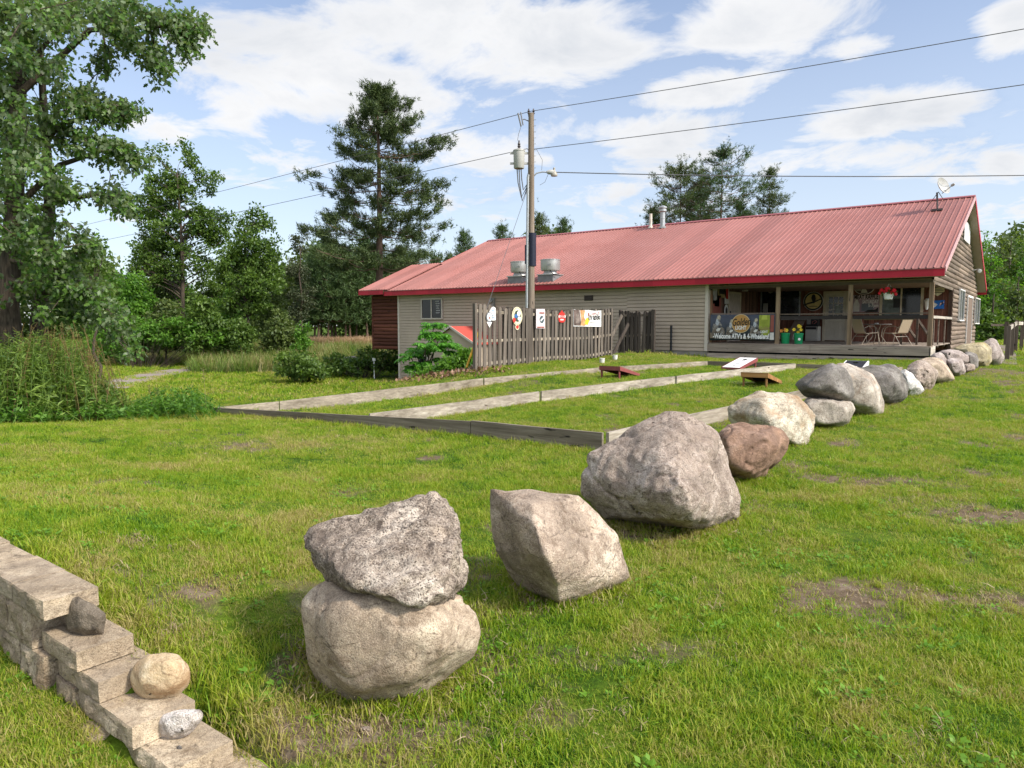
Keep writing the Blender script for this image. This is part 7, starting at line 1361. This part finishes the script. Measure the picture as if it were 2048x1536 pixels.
def shoots(name, label, items, d, leaf, nleaf, mat, seed, total, cat='weeds', lean=.35, template=T_NAR, start=.25, spread=.35, rootdrop=1.0):
    """many separate leafy stalks: (px, py, half-width, half-height, share) are the regions of their tips"""
    r = np.random.default_rng(seed); b0 = at_base(items[0][0], d); t = thing(name, label, cat, b0, SH); mb = MB(); P = []; O = []; SZ = []
    for px, py, rx, ry, k in items:
        for _ in range(int(total * k)):
            a_ = r.uniform(0, 6.28); q = math.sqrt(r.uniform()); dd = d + r.normal() * .55; tip = atd(px + rx * q * math.cos(a_), py + ry * q * math.sin(a_), dd)
            rx_, ry_ = tip[0] + r.normal() * spread, tip[1] + r.normal() * spread; root = np.array([rx_, ry_, tz(rx_, ry_)]); L_ = np.linalg.norm(tip - root); mid = (root + tip) / 2 + np.array([r.normal() * .1, r.normal() * .1, .12 * L_ * lean])
            mb.tube([root, mid, tip], [.007, .005, .003], 4, False)
            for i in range(nleaf):
                f = start + (1 - start) * (i + r.uniform()) / nleaf; p = (1 - f) ** 2 * root + 2 * f * (1 - f) * mid + f * f * tip; w_ = i * 2.4 + r.normal() * .4; P.append(p); O.append((math.cos(w_), math.sin(w_), .35)); SZ.append(1.25 - .7 * f)
    mb.build('stems', mat, t, False); P = np.array(P); O = np.array(O); V, Fc = leaves(P, leaf, r, template, F_DIA, .1, O * 2.2, .7); k = len(template); V = (V.reshape(-1, k, 3) - P[:, None]) * np.array(SZ)[:, None, None] + P[:, None]; npmesh('foliage', V.reshape(-1, 3), Fc, mat, t); return t
shoots('weed_bush', 'large loose stand of olive-green weeds under the oak', [(40, 725, 70, 60, 1.0), (110, 700, 70, 50, 1.1), (165, 755, 50, 40, .7), (90, 790, 100, 26, .7), (200, 790, 34, 24, .35), (-40, 740, 60, 80, .6), (20, 690, 50, 30, .5)], 13.6, .18, 38, L_weed, 31, 125, 'weeds')
shoots('weed_bush', 'tall red-brown seed stalks topping the olive-green weeds', [(60, 668, 60, 24, .6), (135, 662, 50, 22, .6), (180, 690, 24, 20, .25), (215, 735, 16, 30, .2)], 13.4, .075, 22, leafmat('seed_head', (.10, .075, .025), (.24, .17, .065), .3, 2), 32, 60, 'weeds', .2, T_NAR, .7)
shoots('nettle_patch', 'bright low broad-leaved weeds at the foot of the olive-green stand', [(30, 818, 60, 16, .8), (110, 822, 60, 12, .8), (190, 815, 40, 14, .5), (0, 795, 40, 20, .4)], 12.9, .11, 12, L_bright, 33, 90, 'weeds', .2, T_DIA)
shoots('weed_clump', 'low leafy weed clump on the crest beside the edging board', [(310, 800, 40, 14, .7), (375, 786, 28, 20, 1.0), (330, 784, 22, 16, .5), (398, 798, 10, 14, .3), (275, 812, 24, 6, .3), (240, 815, 20, 6, .2)], 13.7, .095, 11, L_bright, 34, 70, 'weeds', .3, T_DIA)
shrub('bank_shrub', 'dark round shrub on the grassy bank', at_base(600, 38), [(600, 738, 44, 17, 1.0), (590, 720, 36, 14, .6), (630, 742, 30, 12, .4)], 38, .2, 34, L_dec, 35, 60, .3, 'shrub', SH)
shrub('bank_shrub', 'upright bright shrub right of the dark round one', at_base(612, 40), [(607, 668, 12, 22, .5), (606, 690, 20, 12, .4)], 40.5, .17, 30, L_bright, 36, 40, .26, 'shrub', SH)
shrub('bank_shrub', 'tall weeds and brambles round the septic lid by the building', at_base(720, 41), [(680, 722, 30, 16, .5), (745, 718, 40, 22, .8), (785, 715, 16, 24, .4), (700, 735, 50, 12, .5)], 42, .2, 34, L_dec, 37, 60, .32, 'brambles', SH)
shrub('bank_shrub', 'leafy saplings in front of the wood on the left of the path', at_base(280, 48), [(260, 660, 50, 30, 1), (340, 665, 50, 26, 1), (410, 670, 40, 22, .7), (215, 690, 40, 26, .6)], 49, .24, 36, L_bright, 38, 60, .42, 'saplings', SH)
# sumac by the building corner
r = np.random.default_rng(91); bS = at_base(850, 26.5); t = thing('sumac_tree', 'bright green sumac with long feathery leaves before the siding', 'tree', bS, SH); mb = MB(); V = []; Fq = []
TOP = [(868, 650), (862, 668), (880, 672), (850, 690), (895, 690), (835, 700), (915, 705), (870, 695), (820, 712), (885, 720), (905, 730), (845, 728), (925, 722), (860, 745), (895, 752), (830, 735), (878, 735)]
for i, (px, py) in enumerate(TOP):
    c = atd(px, py, 26.5 + r.normal() * .5); root = bS + np.array([r.normal() * .18, r.normal() * .18, -.1]) + (np.array([.9, .4, .1]) if px > 890 else 0); mb.tube([root, (root * .6 + c * .4) + np.array([0, 0, .25]), c], [.04, .028, .012], 6, False)
    for j in range(20):
        a_ = r.uniform(0, 6.28); d = np.array([math.cos(a_), math.sin(a_), r.uniform(.0, .75)]); d /= np.linalg.norm(d); L_ = r.uniform(.42, .62); s = np.cross(d, [0, 0, 1]); s /= np.linalg.norm(s)
        for q in range(11):
            u = .16 + .84 * q / 10; p = c + d * L_ * u + np.array([0, 0, -.42 * L_ * u * u]); 
            for sg in (-1, 1):
                ld = s * sg * .85 + d * .35 + np.array([0, 0, -.75]) + r.normal(size=3) * .2; ld /= np.linalg.norm(ld); w_ = np.cross(ld, [0.3 * r.normal(), 0.3 * r.normal(), 1.0]) ; w_ /= max(np.linalg.norm(w_), 1e-6); ll = .20 * (1.05 - .5 * abs(u - .45)); o_ = len(V); V += [p, p + ld * ll * .45 + w_ * ll * .19, p + ld * ll, p + ld * ll * .45 - w_ * ll * .19]; Fq += [(o_, o_ + 1, o_ + 2), (o_, o_ + 2, o_ + 3)]
mb.build('stems', M_bark, t, False); npmesh('foliage', np.array(V), np.array(Fq), L_sumac, t)
# long dry grass on the bank and at the edge of the hollow
P_, S_, R_ = [], [], []
def patch_px(pxs, pys, zg, n_, s0, s1):
    for _ in range(n_):
        px = r.uniform(*pxs); py = r.uniform(*pys); d = np.interp(py, (690, 745), (60, 44)); rr_ = ray(px, 650); x, y = rr_[0] * d, rr_[1] * d; P_.append((x, y, tz(x, y))); S_.append(r.uniform(s0, s1)); R_.append((r.normal() * .2, r.normal() * .2, r.uniform(0, 6.28)))
patch_px((380, 600), (696, 742), 0, 1500, .7, 1.3); patch_px((220, 420), (690, 722), 0, 700, .4, .9); patch_px((600, 800), (700, 735), 0, 500, .6, 1.1)
TG = [tuft_mesh('long_tuft%d' % i, 26, .28, .35, 1.0, .022, 60 + i, .35, L_dry if i % 2 == 0 else L_weed) for i in range(4)]
lg = scatter_object('long_grass', np.array(P_), np.array(S_), np.array(R_), TG, 'long_tufts')
P_, S_, R_ = [], [], []
for _ in range(900):
    px = r.uniform(610, 800); d = r.uniform(70, 76); rr_ = ray(px, 650); x, y = rr_[0] * d, rr_[1] * d; P_.append((x, y, tz(x, y))); S_.append(r.uniform(.4, .85)); R_.append((r.normal() * .1, r.normal() * .1, r.uniform(0, 6.28)))
TR = [tuft_mesh('reed_tuft%d' % i, 22, .3, .5, 1.1, .03, 80 + i, .2, leafmat('reed_tan', (.22, .13, .07), (.40, .27, .16), .2, .6)) for i in range(2)]
scatter_object('tan_reeds', np.array(P_), np.array(S_), np.array(R_), TR, 'reed_tufts')
# rank grass along the boards, boulders and wall
P_, S_, R_ = [], [], []
def along(a, b, n_, w, s0, s1):
    for _ in range(n_):
        t_ = r.uniform(); x = a[0] + (b[0] - a[0]) * t_ + r.normal() * w; y = a[1] + (b[1] - a[1]) * t_ + r.normal() * w; P_.append((x, y, tz(x, y))); S_.append(r.uniform(s0, s1)); R_.append((r.normal() * .25, r.normal() * .25, r.uniform(0, 6.28)))
along((-4.5, 7.68), (-13.3, 7.56), 420, .06, .6, 1.3); along((-13.3, 7.8), (-9.2, 22), 500, .12, .8, 1.8); along((-8.8, 7.9), (-6.2, 22.4), 300, .05, .5, 1.2); along((-13.1, 15.7), (-13.1, 23.5), 260, .06, .7, 1.4); along((-11, 27.35), (-3.3, 27.35), 200, .05, .6, 1.2); along((-4.4, 1.48), (-2.4, 1.55), 300, .07, .6, 1.2)
TH_P, TH_S, TH_R = [], [], []
for ob_ in [o for o in COL.objects if o.name.startswith('boulder')]:
    co = np.empty(len(ob_.data.vertices) * 3, np.float32); ob_.data.vertices.foreach_get('co', co); co = co.reshape(-1, 3) + np.array(ob_.location); c0 = co.mean(0)
    gz_ = terr(co[:, 0], co[:, 1]); foot = co[np.abs(co[:, 2] - gz_) < .05]; near = np.hypot(c0[0], c0[1]) < 9
    if not len(foot): continue
    for _ in range(330 if near else 70):
        q = foot[r.integers(len(foot))]; o_ = q[:2] - c0[:2]; o_ = o_ / max(np.linalg.norm(o_), 1e-6); k_ = abs(r.normal()) * .05; x, y = q[0] + o_[0] * k_ + r.normal() * .015, q[1] + o_[1] * k_ + r.normal() * .015
        if r.uniform() < .35: TH_P.append((x, y, tz(x, y) + .005)); TH_S.append(r.uniform(.8, 1.6)); TH_R.append((r.normal() * .4, r.normal() * .4, r.uniform(0, 6.28)))
        else: P_.append((x, y, tz(x, y) - .005)); S_.append(r.uniform(.7, 1.35)); R_.append((r.normal() * .3, r.normal() * .3, r.uniform(0, 6.28)))
scatter_object('edge_grass', np.array(P_), np.array(S_), np.array(R_), [tuft_mesh('edge_tuft%d' % i, 18, .05, .03, .085, .0045, 160 + i, .6) for i in range(4)], 'edge_tufts')
# fallen leaves and mulch on the crest by the fence
r2 = np.random.default_rng(5); P = []
for _ in range(1400):
    px = r2.uniform(800, 990); q = ground_at(px, float(np.interp(px, (800, 990), (757, 738))) + r2.normal() * 3, .1) if _ % 20 == 0 else q0 + np.array([r2.normal() * .5, r2.normal() * .5, 0]); q0 = q if _ % 20 == 0 else q0; P.append((q[0], q[1], tz(q[0], q[1]) + .03))
V, Fc = leaves(np.array(P), .13, r2, droop=0, flat=.9); o = npmesh('fallen_leaves', V, Fc, leafmat('dead_leaf', (.10, .05, .03), (.26, .15, .09), .1, 3)); o['kind'] = 'stuff'
shrub('bank_shrub', 'rank green weeds round the foot of the sumac and the fence end', at_base(900, 24), [(905, 730, 26, 14, .7), (880, 745, 24, 8, .4), (930, 715, 12, 16, .4), (845, 752, 20, 6, .3)], 24, .13, 30, L_bright, 39, 60, .22, 'weeds', SH)
# septic lid, marker pipe and seed stalks in the hollow
q = atd(705, 718, 43); t = thing('septic_lid', 'flat grey round lid raised among the tall weeds in the hollow', 'lid', (q[0], q[1], tz(q[0], q[1]))); MB().lathe((q[0], q[1], tz(q[0], q[1])), [(.42, 0), (.42, q[2] - tz(q[0], q[1])), (.52, q[2] - tz(q[0], q[1])), (.52, q[2] - tz(q[0], q[1]) + .12), (.1, q[2] - tz(q[0], q[1]) + .17)], 24).build('lid', M_conc, t)
q = atd(748, 722, 41); g_ = tz(q[0], q[1]); o = MB().lathe((q[0], q[1], g_), [(.03, 0), (.03, q[2] - g_), (.09, q[2] - g_), (.1, q[2] - g_ + .16), (.05, q[2] - g_ + .2)], 14).build('marker_pipe', M_white); tag(o, 'small white capped pipe standing in the hollow weeds', 'pipe')
for px, py, lb in ((406, 735, 'tallest seed stalk rising from the weed clump'), (314, 775, 'thin seed stalk left of the weed clump'), (298, 770, 'thinnest seed stalk at the left of the weed clump')):
    b_ = at_base(px, 13.6); tp_ = atd(px, py, 13.6); mb = MB(); mb.tube([b_, (b_ + tp_) / 2 + np.array([.02, 0, 0]), tp_], [.006, .005, .003], 5, False)
    for i in range(14): f = .72 + .28 * i / 14; p = b_ + (tp_ - b_) * f; a_ = i * 2.4; mb.tube([p, p + np.array([math.cos(a_) * .06, math.sin(a_) * .06, .03])], [.006, .004], 4, False)
    o = mb.build('seed_stalk', L_dry, None, False); tag(o, lb, 'plant', 'seed stalks on the crest')

P_, S_, R_ = [], [], []
for cx_, cy_, rx, ry, k_ in PATCH:
    for _ in range(int(260 * min(rx, .6) * k_)):
        u, v = r.normal() * rx, r.normal() * ry; x = cx_ + RT[0] * u + FDX * v; y = cy_ + RT[1] * u + FDY * v; P_.append((x, y, tz(x, y) + .004)); S_.append(r.uniform(.6, 1.2)); R_.append((r.normal() * .3, r.normal() * .3, r.uniform(0, 6.28)))
P_ += TH_P; S_ += TH_S; R_ += TH_R
L_thatch = leafmat('thatch', (.15, .105, .06), (.36, .28, .17), .25, 6)
scatter_object('dry_thatch', np.array(P_), np.array(S_), np.array(R_), [tuft_mesh('thatch%d' % i, 14, .08, .006, .022, .004, 200 + i, 2.2, L_thatch) for i in range(4)], 'thatch_tufts')
def rosette(name, seed):
    q = np.random.default_rng(seed); V = []; Fq = []
    for i in range(q.integers(6, 10)):
        a = i * 2.4 + q.normal() * .3; ln = q.uniform(.012, .026); d = np.array([math.cos(a), math.sin(a), q.uniform(.15, .6)]); s = np.array([-math.sin(a), math.cos(a), 0]) * ln * .36; b0 = np.array([math.cos(a), math.sin(a), 0]) * .01 + np.array([0, 0, q.uniform(.005, .03)]); o = len(V); V += [b0, b0 + d * ln * .5 + s, b0 + d * ln, b0 + d * ln * .5 - s]; Fq += [(o, o + 1, o + 2), (o, o + 2, o + 3)]
    me = bpy.data.meshes.new(name); me.from_pydata([tuple(v) for v in V], [], Fq); me.materials.append(L_clover); me.update(); return me
L_clover = leafmat('clover', (.055, .15, .012), (.15, .29, .02), .3, 2)
P_, S_, R_ = [], [], []
x, y = frustum_points(1.9, 7, 90); k = keep_lawn(x, y); x = x[k]; y = y[k]
for a, b2 in zip(x, y):
    if mnoise.noise(Vector((a * 1.7, b2 * 1.7, 31))) > .05: P_.append((a, b2, tz(a, b2))); S_.append(r.uniform(.6, 1.5)); R_.append((r.normal() * .15, r.normal() * .15, r.uniform(0, 6.28)))
scatter_object('lawn_clover', np.array(P_), np.array(S_), np.array(R_), [rosette('rosette%d' % i, i) for i in range(4)], 'clover_leaves')
